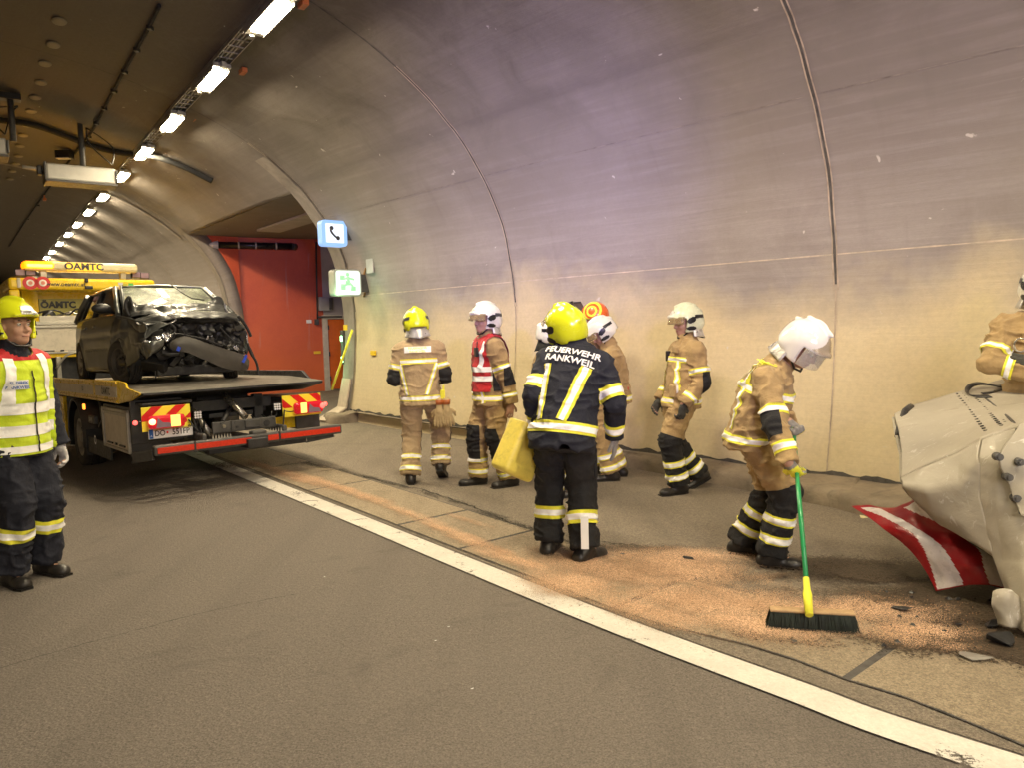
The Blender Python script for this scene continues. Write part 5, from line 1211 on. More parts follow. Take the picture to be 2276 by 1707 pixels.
# straps and winch gear on the shelf
gear = empty("wheel_dolly"); gear.parent = None; gear.matrix_world = Mt @ Matrix.Translation(Vector((TR(*a1(620, 800), YB - .02)[0], YB + .05, zA + .10)))
tag(gear, "black dolly wheel and steel linkage lying on the shelf of the yellow truck body", "towing gear")
bm = bmesh.new(); tmp = bmesh.new(); lathe(bm, [(.03, -.03), (.10, -.035), (.11, 0), (.10, .035), (.03, .03)], 20); bmesh.ops.rotate(bm, verts=bm.verts[:], matrix=Matrix.Rotation(PI / 2, 3, 'Z')); bm_obj("wheel", bm, BLKP, gear, True)
tube_obj("linkage", [(.12, 0, .0), (.35, 0, .07), (.5, 0, .0), (.62, 0, .09), (.8, 0, .02)], .022, STEEL, gear, 8); tube_obj("strap", smooth_path([(-.25, 0, -.02), (-.15, 0, .06), (.1, -.02, .10), (.3, 0, .02), (.45, -.03, .12), (.7, 0, .0)], 6), .016, BLKP, gear, 6)
# ---------------------------------------------------------------- wrecked car on the deck (built in truck coordinates)
CC = np.array([.935, 2.8, zf])
car = empty("wrecked_car", mat=Mt @ Matrix.Translation(Vector(CC))); tag(car, "dark grey hatchback with a crushed front end standing on the tow truck deck", "car")
PINV = Matrix.Translation(Vector(-CC))
def cc(o):
    if o is not None and o.parent == car: o.matrix_parent_inverse = PINV
    return o
def m_carpaint():
    mt, nt, nd, b = new_mat("dark_grey_car_paint"); vec = coords(nt)
    c = ramp(nt, noise(nt, vec, 3, 6, .6), [(.3, (.09, .095, .095)), (.7, (.15, .155, .15))]); c = mix(nt, ramp(nt, noise(nt, vec, 9, 8, .75, 1), [(.60, 0), (.72, .5)]), c, (.24, .22, .20))
    nt.links.new(c, b.inputs['Base Color']); b.inputs['Metallic'].default_value = .65; b.inputs['Roughness'].default_value = .36; b.inputs['Coat Weight'].default_value = .45; b.inputs['Coat Roughness'].default_value = .05
    nt.links.new(bump(nt, noise(nt, vec, 2.5, 3, .5), .25, .03), b.inputs['Normal']); return mt
CP = m_carpaint(); CPL = plain("torn_black_plastic", (.018, .018, .02), .38, var=.4, vscale=10, bmp=.3, bscale=30); CGL = plain("tinted_car_glass", (.02, .022, .02), .06, var=.1, coat=1); CHR = plain("torn_bright_metal", (.42, .42, .44), .22, .9, var=.3, vscale=20)
def m_ws():
    mt, nt, nd, b = new_mat("shattered_glass"); vec = coords(nt)
    vo = nt.nodes.new("ShaderNodeTexVoronoi"); vo.feature = 'DISTANCE_TO_EDGE'; vo.inputs['Scale'].default_value = 26; nt.links.new(vec, vo.inputs['Vector'])
    cr = ramp(nt, vo.outputs['Distance'], [(.0, 1.0), (.06, 0.0)]); n = noise(nt, vec, 2.6, 6, .65, .6)
    c = ramp(nt, n, [(.40, (.035, .04, .028)), (.50, (.13, .15, .09)), (.60, (.30, .34, .24)), (.72, (.48, .52, .43))]); c = mix(nt, mth(nt, 'MULTIPLY', cr, ramp(nt, n, [(.4, 0), (.6, .6)])), c, (.75, .78, .72))
    nt.links.new(c, b.inputs['Base Color']); b.inputs['Roughness'].default_value = .45; b.inputs['Coat Weight'].default_value = .15; nt.links.new(bump(nt, mth(nt, 'ADD', cr, noise(nt, vec, 14, 5)), .5, .01), b.inputs['Normal']); return mt
CWS = m_ws(); HOODM = plain('crumpled_hood_paint', (.045, .047, .048), .38, .3, var=.35, vscale=6, coat=.2, dirt=.4)
WC = (1.75, 1.366); WRc = (3.93, 1.366); RW = .272
def halfw(z, y):
    b = np.interp(z, [1.20, 1.30, 1.55, 1.80, 1.96], [.66, .705, .728, .715, .685]); t = np.interp(y, [.8, 1.2, 1.7, 2.3, 3.8, 4.3, 4.55], [.86, .93, 1.0, 1.0, 1.0, .965, .90]); return b * t
def fnoise(P, f, seed, fold=1.6):
    n = vn3(np.array(P) * f, seed); return (1 - np.abs(2 * n - 1)) ** fold
def side_panel(sgn):
    ys = np.arange(.86 if sgn < 0 else 1.25, 4.52, .035); rows = []
    for z in np.linspace(0, 1, 26):
        r = []
        for y in ys:
            top = np.interp(y, [.86, 1.3, 1.72, 1.85, 3.6, 4.5], [1.80, 1.88, 1.935, 1.95, 1.975, 1.965]); bot = np.interp(y, [.86, 1.1, 1.45, 2.0, 3.7, 4.2, 4.5], [1.60, 1.42, 1.30, 1.225, 1.24, 1.30, 1.36])
            zz = bot + (top - bot) * z; yy = y
            for (wy, wz) in (WC, WRc):
                d = math.hypot(yy - wy, zz - wz); Ra = .305
                if d < Ra:
                    k = Ra / max(d, .02); yy = wy + (yy - wy) * k; zz = wz + (zz - wz) * k if zz > wz - .06 else zz
            w = halfw(zz, yy)
            # flared arches, crease along the doors
            for (wy, wz) in (WC, WRc):
                d = math.hypot(yy - wy, zz - wz); w += .016 * math.exp(-((d - .315) / .03) ** 2)
            w -= .007 * math.exp(-((zz - 1.70) / .02) ** 2)
            r.append((.935 + sgn * w, yy, zz))
        rows.append(r)
    P = np.array(rows); q = P.reshape(-1, 3); cr = smooth(1.75, 1.15, q[:, 1]) * (.035 if sgn < 0 else .09); q[:, 0] += -sgn * cr * (fnoise(q, (4, 5, 6), 3) + .5 * fnoise(q, 9, 8) - .5); q[:, 1] += cr * .5 * (fnoise(q, 5, 4) - .5)
    if sgn > 0: m_ = smooth(1.9, 1.2, q[:, 1]); q[:, 0] -= .10 * m_; q[:, 2] -= .03 * m_
    P = q.reshape(P.shape); n, c = P.shape[:2]; Fs = []
    for i in range(n - 1):
        for j in range(c - 1):
            cen = (P[i, j] + P[i + 1, j + 1]) / 2; a = np.linalg.norm(P[i, j + 1] - P[i, j]); b = np.linalg.norm(P[i + 1, j] - P[i, j]); a2_ = np.linalg.norm(P[i + 1, j + 1] - P[i + 1, j])
            inside = any(math.hypot(cen[1] - wy, cen[2] - wz) < .297 for wy, wz in (WC, WRc))
            if inside or max(a, a2_) < .002: continue
            Fs.append((i * c + j, i * c + j + 1, (i + 1) * c + j + 1, (i + 1) * c + j) if sgn < 0 else (i * c + j, (i + 1) * c + j, (i + 1) * c + j + 1, i * c + j + 1))
    o = cc(mesh_obj("side_panel", q, Fs, CP, car, True)); md = o.modifiers.new("t", 'SOLIDIFY'); md.thickness = .012; return o
spL = side_panel(-1); spR = side_panel(1)
# roof and upper shell
rows = []
for y, zt, we, wr in ((2.34, 2.31, .555, .50), (2.38, 2.335, .56, .50), (2.7, 2.375, .57, .50), (3.2, 2.385, .57, .50), (3.7, 2.37, .565, .49), (4.05, 2.34, .55, .48), (4.22, 2.30, .54, .46)):
    rows.append([(.935 + s_ * w, y, z) for s_, w, z in ((-1, we, zt - .055), (-1, we - .02, zt - .028), (-1, wr, zt - .010), (-1, .3, zt + .004), (-1, 0, zt + .008), (1, .3, zt + .004), (1, wr, zt - .010), (1, we - .02, zt - .028), (1, we, zt - .055))])
cc(grid_obj("roof", rows, CP, car, thick=.01, subsurf=1))
# tailgate
rows = [[(.935 + s_ * w, y, z) for s_, w in ((-1, w0), (-.5, w0 ), (0, w0), (.5, w0), (1, w0))] for y, z, w0 in ((4.22, 2.29, .53), (4.36, 2.12, .57), (4.48, 1.95, .62), (4.54, 1.7, .65), (4.53, 1.4, .64), (4.45, 1.28, .62))]
for r in rows: 
    for i, f in enumerate((-1, -.5, 0, .5, 1)): r[i] = (.935 + f * abs(r[0][0] - .935) if i else r[0][0], r[i][1] - (.05 if abs(f) == 1 else 0), r[i][2])
cc(grid_obj("tailgate", rows, CP, car, thick=.01))
# side windows and pillars
for sgn in (-1, 1):
    def SW(y, t): # t 0 belt, 1 roof edge
        b = np.array([.935 + sgn * .690 * np.interp(y, [1.7, 2.3, 3.8, 4.4], [1.0, 1.0, 1.0, .95]), y, np.interp(y, [1.7, 3.6, 4.5], [1.94, 1.975, 1.97])]); r = np.array([.935 + sgn * .56, y, 2.315 if y > 2.38 else 2.315])
        return b + (r - b) * t
    def tt_(y): return float(np.interp(y, [1.72, 2.38, 3.95, 4.42], [0.02, 1, 1, .0]))
    ys = np.linspace(1.74, 4.40, 28); P = [[SW(y, tt_(y) * k / 3) for y in ys] for k in range(4)]
    P = [[p + np.array([sgn * -.006, 0, 0]) for p in r] for r in P]; cc(grid_obj("side_window", P, CGL, car))
    pil = [((1.74, 0), (2.38, 1), .030, CP), ((3.05, 0), (3.02, 1), .028, CPL), ((3.98, 1), (4.40, 0), .045, CP), ((3.80, 0), (3.72, 1), .012, CPL)]
    for (y0, t0), (y1, t1), r_, mt_ in pil: cc(tube_obj("pillar", [tuple(SW(y0, t0)), tuple(SW((y0 + y1) / 2, (t0 + t1) / 2) + np.array([sgn * .004, 0, .004])), tuple(SW(y1, t1))], r_, mt_, car, 8))
    cc(tube_obj("window_trim", [tuple(SW(y, 0) + np.array([sgn * .004, 0, 0])) for y in np.linspace(1.75, 4.4, 14)], .009, CPL, car, 6)); cc(tube_obj("roof_seam", [tuple(SW(y, tt_(y))) for y in np.linspace(2.38, 4.0, 10)], .014, CP, car, 6))
# door gaps, moulding, handles, mirror
for y in (2.17, 3.10):
    pts = []
    for z in np.linspace(1.25, 1.94, 10): yy = y + (.0 if y < 3 else .0); pts.append((.935 - halfw(z, yy) - .001, yy, z))
    cc(tube_obj("door_gap", pts, .005, BLKP, car, 5))
pts = [(.935 - halfw(1.28, y) - .0, y, 1.262) for y in np.linspace(2.1, 3.6, 8)]; cc(tube_obj("sill_trim", pts, .018, CP, car, 6))
cc(boxes("door_moulding", [((.935 - halfw(1.53, 2.6) - .006, 2.64, 1.535), (.016, .86, .045)), ((.935 - halfw(1.53, 3.3) - .006, 3.32, 1.535), (.016, .40, .045))], CPL, car, .005))
for y in (2.98, 3.50): cc(boxes("door_handle", [((.935 - halfw(1.84, y) - .018, y, 1.845), (.022, .13, .03))], CP, car, .008))
mm = TR(*a2(318, 475), 2.05); F_ = Field((-.16, -.10, -.10), (.16, .10, .10), .012); F_.ell((0, 0, 0), (.115, .055, .062), .02); F_.cap((.07, 0, -.03), (.15, 0, -.05), .02, .02, .03); v_, q_, _ = F_.mesh(1); cc(mesh_obj("wing_mirror", v_ + np.array([.135, 2.05, mm[2]]), q_, CPL, car, True))
# windscreen
rows = []
for t in np.linspace(0, 1, 9):
    r = []
    for x in np.linspace(-1, 1, 13):
        w = .62 + (.50 - .62) * t; z = 1.93 + .39 * t; y = 1.66 + .70 * t + .05 * (1 - abs(x) ** 2) * -1 * (1 - t * .3); r.append((.935 + x * w, y - .02 + .03 * math.sin(x * 4 + t * 5) * (1 - t), z))
    rows.append(r)
cc(grid_obj("windscreen", rows, CWS, car)); cc(tube_obj("screen_frame", [(.30, 1.64, 1.93), (.43, 2.34, 2.325), (.935, 2.33, 2.345), (1.44, 2.34, 2.325), (1.57, 1.64, 1.93)], .024, CP, car, 8))
cc(tube_obj("wiper", [tuple(TR(*a2(*p), l)) for p, l in (((1115, 215), 1.98), ((1240, 310), 1.82), ((1340, 365), 1.7), ((1480, 385), 1.62))], .009, BLKP, car, 6))
for (x, y), col in (((598, 210), (.6, .55, .05)), ((662, 207), (.1, .5, .08)), ((548, 200), (.7, .7, .75))):
    p = TR(*a2(x, y), 2.2); cc(boxes("windscreen_sticker", [((p[0], 2.16, p[2]), (.055, .01, .03))], plain("sticker_%d" % x, col, .4), car, 0))
# ---- crumpled hood
def crumple(name, ctrl, mat, amp, seed, nu=60, nv=36, thick=.006, freq=(6, 6, 6), sub=None):
    """ctrl: grid (rows) of control points, spline-interpolated, then folded"""
    C_ = np.array(ctrl); R_, S_ = C_.shape[:2]
    def interp(A, n):
        m_ = len(A); u = np.linspace(0, m_ - 1, n); out = []
        for t in u:
            i = min(int(t), m_ - 2); f = t - i; p0, p1, p2, p3 = A[max(i - 1, 0)], A[i], A[i + 1], A[min(i + 2, m_ - 1)]; out.append(.5 * (2 * p1 + (p2 - p0) * f + (2 * p0 - 5 * p1 + 4 * p2 - p3) * f * f + (3 * p1 - p0 - 3 * p2 + p3) * f ** 3))
        return np.array(out)
    A = interp(C_, nv); A = np.array([interp(r, nu) for r in A]); V = A.reshape(-1, 3)
    Q = np.array([(i * nu + j, i * nu + j + 1, (i + 1) * nu + j + 1, (i + 1) * nu + j) for i in range(nv - 1) for j in range(nu - 1)]); N = normals(V, Q); f = np.array(freq, float)
    w = np.stack([vn3(V * 3, seed + i) - .5 for i in range(3)], 1) * .12
    h = (1 - np.abs(2 * vn3((V + w) * f, seed + 4) - 1)) - .5 + .45 * ((1 - np.abs(2 * vn3((V + w) * f * 2.3, seed + 7) - 1)) - .5) + .18 * (vn3(V * f * 6, seed + 8) - .5)
    V = V + N * (h * amp)[:, None]; o = mesh_obj(name, V, Q, mat, car, True); md = o.modifiers.new("t", 'SOLIDIFY'); md.thickness = thick; return cc(o)
T2 = lambda x, y, l: TR(*a2(x, y), l)
crumple("crumpled_hood", [[T2(560, 560, 1.75), T2(600, 375, 1.66), T2(800, 425, 1.62), T2(1150, 412, 1.58), T2(1450, 412, 1.56), T2(1610, 345, 1.58), T2(1700, 395, 1.6)],
    [T2(600, 600, 1.65), T2(650, 470, 1.55), T2(830, 460, 1.5), T2(1150, 440, 1.48), T2(1450, 450, 1.46), T2(1600, 430, 1.5), T2(1710, 440, 1.52)],
    [T2(640, 640, 1.50), T2(690, 570, 1.42), T2(850, 545, 1.35), T2(1150, 500, 1.32), T2(1450, 495, 1.30), T2(1600, 490, 1.33), T2(1720, 500, 1.38)]], HOODM, .045, 31, 70, 30, freq=(5.5, 6, 8))
crumple("hood_front", [[T2(700, 590, 1.35), T2(860, 560, 1.3), T2(1100, 500, 1.26), T2(1400, 500, 1.24), T2(1700, 505, 1.26), T2(1830, 540, 1.28)],
    [T2(700, 620, 1.15), T2(860, 600, 1.1), T2(1080, 535, 1.05), T2(1400, 530, 1.0), T2(1720, 525, 1.05), T2(1870, 560, 1.1)],
    [T2(740, 660, 1.0), T2(900, 650, .95), T2(1090, 600, .92), T2(1400, 580, .90), T2(1740, 575, .92), T2(1890, 620, 1.0)]], HOODM, .035, 47, 60, 24, freq=(4, 7, 7))
crumple("fender", [[T2(480, 560, 1.85), T2(560, 590, 1.55), T2(700, 610, 1.3), T2(860, 610, 1.05), T2(1075, 640, .86)],
    [T2(430, 760, 1.90), T2(520, 720, 1.55), T2(660, 720, 1.25), T2(800, 740, 1.0), T2(930, 730, .86)],
    [T2(425, 880, 2.0), T2(520, 800, 1.62), T2(640, 860, 1.36), T2(730, 870, 1.05), T2(780, 850, .88)],
    [T2(428, 930, 2.04), T2(520, 805, 1.62), T2(645, 880, 1.38), T2(760, 960, 1.08), T2(830, 1045, .92)]], CP, .022, 12, 50, 36, freq=(5, 5, 5))
crumple("bumper_corner", [[T2(780, 850, .86), T2(880, 850, .80), T2(1030, 825, .78)], [T2(800, 920, .88), T2(890, 930, .80), T2(1020, 890, .80)], [T2(820, 1050, .95), T2(870, 1010, .85), T2(960, 950, .85)]], CP, .015, 5, 24, 20)
crumple("headlight", [[T2(800, 835, .95), T2(900, 790, .9), T2(1040, 740, .88)], [T2(790, 850, .85), T2(900, 850, .8), T2(1040, 815, .80)]], CHR, .06, 77, 24, 14, freq=(14, 14, 14))
crumple("torn_bracket", [[T2(1010, 760, .82), T2(1080, 750, .8), T2(1110, 790, .8)], [T2(1000, 830, .82), T2(1060, 850, .8), T2(1110, 810, .8)]], CHR, .04, 21, 16, 12, freq=(16, 16, 16))
# bumper beam, a thick buckled plastic sheet
BB = [[T2(1120, 870, .80), T2(1170, 830, .78), T2(1280, 800, .76), T2(1500, 870, .74), T2(1700, 935, .76), T2(1890, 1000, .82), T2(1950, 1060, .92)],
      [T2(1110, 900, .785), T2(1180, 880, .75), T2(1300, 880, .735), T2(1500, 950, .73), T2(1700, 1020, .745), T2(1880, 1080, .80), T2(1950, 1110, .91)],
      [T2(1130, 925, .80), T2(1200, 945, .76), T2(1320, 985, .74), T2(1500, 1060, .74), T2(1690, 1140, .76), T2(1850, 1165, .82), T2(1940, 1150, .92)]]
crumple("bumper_beam", BB, plain("dusty_black_plastic", (.05, .046, .042), .55, var=.25, vscale=5, dirt=.5), .010, 9, 50, 18, thick=.035)
bpy.data.objects['bumper_beam'].modifiers.new('split', 'EDGE_SPLIT').split_angle = math.radians(50)
for x, y, w_, h_ in ((1190, 930, .035, .05), (1930, 1040, .03, .10)): p = T2(x, y, .66 if x < 1500 else .72); cc(boxes("blue_tape", [(tuple(p), (w_, .01, h_), Matrix.Rotation(.5, 3, 'Y'))], plain("blue_tape", (.02, .06, .5), .4), car, 0))
# engine bay debris
rg = random.Random(5)
def debris(name, n, mats, x0, x1, y0, y1, z0, z1, s0, s1):
    bm = bmesh.new()
    for k in range(n):
        R_ = Matrix.Rotation(rg.uniform(-1, 1), 3, 'X') @ Matrix.Rotation(rg.uniform(-1, 1), 3, 'Y') @ Matrix.Rotation(rg.uniform(-1, 1), 3, 'Z'); box(bm, (rg.uniform(x0, x1), rg.uniform(y0, y1), rg.uniform(z0, z1)), (rg.uniform(s0, s1), rg.uniform(s0, s1) * .6, rg.uniform(s0, s1) * .5), R_, rg.randrange(len(mats)))
    return cc(bm_obj(name, bm, mats, car, bevel=.006))
debris("engine_block", 46, [CPL, CPL, CHAS, GREYP], .45, 1.50, 1.12, 1.6, 1.30, 1.78, .08, .30); debris("radiator_frame", 40, [CPL, CPL, CHAS, CHAS, GREYP], .62, 1.52, .95, 1.15, 1.30, 1.74, .05, .16); debris("broken_metal", 9, [CHR, GREYP, CHAS], .70, 1.45, .88, 1.0, 1.40, 1.75, .02, .07)
crumple("inner_fender", [[T2(1150, 660, 1.0), T2(1400, 640, 1.0), T2(1700, 620, 1.0), T2(1870, 640, 1.05)], [T2(1180, 760, 1.1), T2(1400, 740, 1.1), T2(1700, 760, 1.1), T2(1930, 800, 1.1)], [T2(1150, 860, 1.05), T2(1400, 880, 1.05), T2(1700, 900, 1.05), T2(1960, 960, 1.05)]], CPL, .12, 66, 50, 30, freq=(9, 9, 9))
crumple("radiator_grille", [[T2(1150, 590, .93), T2(1400, 590, .90), T2(1740, 590, .92), T2(1890, 650, .98)], [T2(1190, 640, .98), T2(1400, 650, .97), T2(1740, 640, 1.0), T2(1930, 720, 1.02)]], CPL, .05, 90, 40, 12, freq=(12, 12, 12))
crumple("front_wing_right", [[T2(1720, 480, 1.45), T2(1850, 560, 1.3), T2(1940, 700, 1.2), T2(1980, 850, 1.2)], [T2(1700, 560, 1.35), T2(1800, 640, 1.2), T2(1890, 760, 1.1), T2(1960, 1000, 1.1)]], CPL, .06, 14, 30, 16, freq=(9, 9, 9))
def pxy(*pts, l=1.0): return smooth_path([T2(x, y, l) for x, y in pts], 6)
for pts, l, r_, mt_ in (([(1850, 560), (1900, 610), (1960, 700), (2000, 790)], .95, .018, CPL), ([(1950, 760), (1960, 860), (1985, 950), (2010, 1010)], 1.0, .012, CHR), ([(1960, 860), (2000, 980), (2050, 1060), (2075, 1140), (2078, 1220)], .98, .016, CPL), ([(1980, 900), (2030, 1010), (2070, 1100), (2070, 1180)], 1.0, .010, CPL),
    ([(1140, 760), (1230, 765), (1340, 790), (1480, 820), (1600, 870), (1680, 900)], .86, .012, CPL), ([(1100, 650), (1150, 700), (1140, 760), (1110, 800)], .9, .016, CPL), ([(1000, 960), (1080, 990), (1160, 990), (1200, 980)], 1.1, .030, CHAS), ([(1650, 680), (1720, 760), (1790, 830), (1860, 870)], .95, .012, CPL), ([(1060, 545), (1160, 600), (1100, 640), (1060, 655)], .92, .010, CHR), ([(930, 1180), (935, 1270)], 1.0, .008, CPL), ([(640, 560), (600, 470), (605, 400), (640, 350), (670, 440)], 1.5, .018, CPL), ([(1700, 420), (1720, 500), (1750, 540)], 1.3, .014, CHR)):
    cc(tube_obj("torn_hose" if mt_ is CPL else "bent_rod", pxy(*pts, l=l), r_, mt_, car, 7))
for x, y in ((1850, 915), (1830, 900)): pass
crumple("fog_lamp", [[T2(1800, 900, .9), T2(1840, 890, .88), T2(1860, 930, .9)], [T2(1810, 940, .9), T2(1840, 950, .88), T2(1870, 950, .9)]], CHR, .03, 3, 12, 8, freq=(20, 20, 20))
# underbody, interior, seats
cc(boxes("underbody", [((.935, 3.0, 1.27), (1.25, 2.9, .10)), ((.935, 1.5, 1.24), (.9, .7, .12)), ((.935, 1.8, 1.55), (1.2, .05, .75))], CHAS, car, .02))
cc(boxes("seat", [((.60, 2.75, 1.80), (.42, .16, .60)), ((1.27, 2.75, 1.80), (.42, .16, .60)), ((.60, 2.75, 2.16), (.22, .10, .16)), ((1.27, 2.75, 2.16), (.22, .10, .16))], CPL, car, .05))
w1 = wheel(car, (.29, WC[0] - .03, WC[1]), RW, .19, .165, TYRE, RIMD, -1, 4, toe=.30, dish=.45); w2 = wheel(car, (.27, WRc[0], WRc[1]), RW, .17, .165, TYRE, RIM, -1, 4)
w3 = wheel(car, (1.50, 1.62, WC[1] - .0), RW, .19, .165, TYRE, RIMD, 1, 4, toe=-.35); w4 = wheel(car, (1.60, WRc[0], WRc[1]), RW, .17, .165, TYRE, RIM, 1, 4)
for w_ in (w1, w2, w3, w4): w_.matrix_parent_inverse = PINV
for wy in (WC[0], WRc[0]):
    rows = [[(.935 - .60 + dx, wy + math.cos(a) * .303, 1.366 + math.sin(a) * .303) for dx in (-.10, .35)] for a in np.linspace(-.15, PI + .15, 20)]; cc(grid_obj("wheel_arch_liner", rows, BLKP, car))
# ---------------------------------------------------------------- people
def wloc(c, p): return np.array(c.matrix_world.inverted() @ Vector(p)) 
def lcl(base, yaw, p, s=1.0):
    a = math.radians(yaw); d = (np.array(p, float) - np.array(base)) / s; return np.array([d[0] * math.cos(a) + d[1] * math.sin(a), -d[0] * math.sin(a) + d[1] * math.cos(a), d[2]])
def pxY(x, y, Y): d = ray(x / K, y / K); return CAMP + d * (Y / d[1])
# 1 man in the lime vest at the left edge
b1 = g(56, 1250); J1 = dict(pelvis=(0, 0, .955), neck=(0, .03, 1.48), hand_l=(-.28, .06, .84), hand_r=(.27, .04, .84), foot_l=(-.11, .05, 0), foot_r=(.12, .02, 0), toe_l=(.15, 1, 0), toe_r=(.35, 1, 0), head=(-2, -4, 0), elbow_l=(-.2, -1, 0), elbow_r=(.2, -1, 0), fdir_l=(-.1, .25, -1), palm_l=(1, -.2, 0), curl_l=30)
c1 = person("smiling man in lime reflective vest, yellow helmet and white gloves at the left edge", None, -104, J1, dict(helmet=dict(shell_mat=HYEL, visor=None, neck=BLACKC, stripe=True), jacket=NAVY, trousers=NAVY, gloves=GLV_W, knee_pads=False, elbow=False, leg_bands=((.30, .50),), bw=1.0, arm_bands=(), fat=1.0, hem=.14, hem_band=False, body_h=.006, wr=.02), pos=b1, seed=3, height=1.045)
v = vest(c1, LIME, -.115, .6, .215, off=.014)
pt = c1['PT']; JVc = c1
def vstrip(c, p0, p1, width, front, mt=SIL, off=.020):
    a = c['PT'](p0[0], 0, p0[1]); b = c['PT'](p1[0], 0, p1[1]); d = unit(b - a); n = unit(np.cross(d, c['fw'])); cc_ = (a + b) / 2; jc, jn = c['jc'], c['jn']
    o_ = np.abs((jc - cc_) @ n) < width + .03; t = (jc - a) @ d; k = (c['jl'] != 4) & o_ & (t > -.03) & (t < np.linalg.norm(b - a) + .03) & (c['loc'][:, 1] * front > -.03) & (np.abs(c['loc'][:, 0]) < .24)
    return slicepatch(c['JV'], c['JQ'], c['JN'], k, [(cc_ - n * width / 2, n), (cc_ + n * width / 2, -n), (a, d), (b, -d), (c['PT'](.215, 0, 0), -c['xr']), (c['PT'](-.215, 0, 0), c['xr'])], off), mt
def hstrip(c, z0, z1, mt=SIL, off=.020, xlim=.215, vis=None):
    k = (np.abs(c['loc'][:, 0]) < xlim + .03) & (c['loc'][:, 2] > z0 - .03) & (c['loc'][:, 2] < z1 + .03) & ((c['jl'] <= 1) | (np.abs(c['loc'][:, 0]) < xlim))
    if vis is not None: k &= vis
    return slicepatch(c['JV'], c['JQ'], c['JN'], k, [(c['PT'](0, 0, z0), c['up']), (c['PT'](0, 0, z1), -c['up']), (c['PT'](xlim, 0, 0), -c['xr']), (c['PT'](-xlim, 0, 0), c['xr'])], off), mt
patch_obj("reflective_band", [hstrip(c1, .145, .215), hstrip(c1, .005, .075), hstrip(c1, -.10, -.055), vstrip(c1, (.15, .20), (.12, .50), .06, 1), vstrip(c1, (-.15, .20), (-.12, .52), .06, 1)], v)
patch_obj("zip", [vstrip(c1, (0, -.10), (0, .42), .012, 1, BLKP, .024)], v)
k = (c1['loc'][:, 2] > .40) & (np.abs(c1['loc'][:, 0]) < .25) & (c1['jl'] != 4); patch_obj("red_shoulder_panel", [(slicepatch(c1['JV'], c1['JQ'], c1['JN'], k, [(c1['PT'](0, 0, .485), c1['up']), (c1['PT'](.215, 0, 0), -c1['xr']), (c1['PT'](-.215, 0, 0), c1['xr'])], .0165), REDC)], v)
kk = (np.abs(c1['loc'][:, 0] - .10) < .09) & (np.abs(c1['loc'][:, 2] - .33) < .06) & (c1['loc'][:, 1] > 0)
patch_obj("name_patch", [(slicepatch(c1['JV'], c1['JQ'], c1['JN'], kk, [(c1['PT'](.155, 0, 0), -c1['xr']), (c1['PT'](.04, 0, 0), c1['xr']), (c1['PT'](0, 0, .305), c1['up']), (c1['PT'](0, 0, .365), -c1['up'])], .026), WHT)], v)
back_text(c1, ["EL DIREK", "RANKWEIL"], .026, .347, BLU, x0=.0975, front=1, off=.030, name="patch_lettering", bold=.02)
# 2 walking away
b2 = g(915, 1042); J2 = dict(pelvis=(0, 0, .94), neck=(-.01, .03, 1.46), hand_l=(-.14, .24, 1.04), hand_r=(.14, .26, 1.04), elbow_l=(-.55, -1, -.1), elbow_r=(.55, -1, -.1), foot_l=(-.125, -.06, 0), foot_r=(.185, .10, .065), toe_r=(.15, .8, -.45), toe_l=(-.1, 1, 0), knee_r=(.25, 1, 0), head=(12, 5, -3), hipyaw=6)
c2 = person("firefighter in sand coat and yellow helmet walking away from the camera", None, 4, J2, dict(helmet=dict(shell_mat=HYEL, visor=None, neck=SILC, stripe=True), jacket=TAN2, trousers=TAN2, gloves=GLV_D, fat=1.06, elbow='big', arm_bands=(('u', .50, .68), ('f', .70, .86)), leg_bands=((.50, .62), (.78, .90)), hem=.13), pos=b2, seed=11, height=1.03)
c2['torso_band'](.285, .34); c2['strip']((-.185, .29), (-.125, -.03), .042, -1); c2['strip']((.185, .29), (.07, -.03), .042, -1)
kk = (np.abs(c2['loc'][:, 0]) < .20) & (c2['loc'][:, 2] > .37) & (c2['loc'][:, 2] < .50) & (c2['loc'][:, 1] < 0)
patch_obj("name_panel", [(slicepatch(c2['JV'], c2['JQ'], c2['JN'], kk, [(c2['PT'](.135, 0, 0), -c2['xr']), (c2['PT'](-.135, 0, 0), c2['xr']), (c2['PT'](0, 0, .400), c2['up']), (c2['PT'](0, 0, .462), -c2['up'])], .007), SIL)], c2['jac'])
back_text(c2, ["FEUERWEHR", "RANKWEIL"], .030, .446, YEL2, off=.012, sx=1.1)
# 3 red vest
b3 = g(1068, 1050); J3 = dict(pelvis=(0, 0, .955), neck=(0, .02, 1.48), hand_l=(-.27, -.10, .83), hand_r=(.27, .05, .82), foot_l=(-.10, -.13, 0), foot_r=(.13, .12, 0), toe_l=(-.1, 1, 0), head=(10, -3, 0), elbow_l=(-.5, -1, 0), fdir_l=(0, .15, -1), palm_l=(1, 0, 0))
c3 = person("firefighter in red reflective vest and white helmet looking left", None, 112, J3, dict(helmet=dict(shell_mat=HWHT, visor='peak', neck=SILC, stripe=True), jacket=TAN, trousers=TAN, gloves=None, fat=1.1, elbow=True, arm_bands=(('u', .62, .80), ('f', .62, .78)), leg_bands=((.52, .64), (.78, .90)), hem=.13, pad_up=.10, pad_dn=.26), pos=b3, seed=21, height=1.03)
v = vest(c3, REDC, .01, .6, .20, off=.014)
k = (np.abs(c3['loc'][:, 1]) < .075) & (c3['loc'][:, 2] < .34) & (c3['loc'][:, 2] > 0) & (c3['jl'] <= 1); patch_obj("side_panel", [(slicepatch(c3['JV'], c3['JQ'], c3['JN'], k, [(c3['PT'](0, 0, .015), c3['up']), (c3['PT'](0, .06, 0), -c3['fw']), (c3['PT'](0, -.06, 0), c3['fw']), (c3['PT'](0, 0, .33), -c3['up'])], .018), BLACKC)], v)
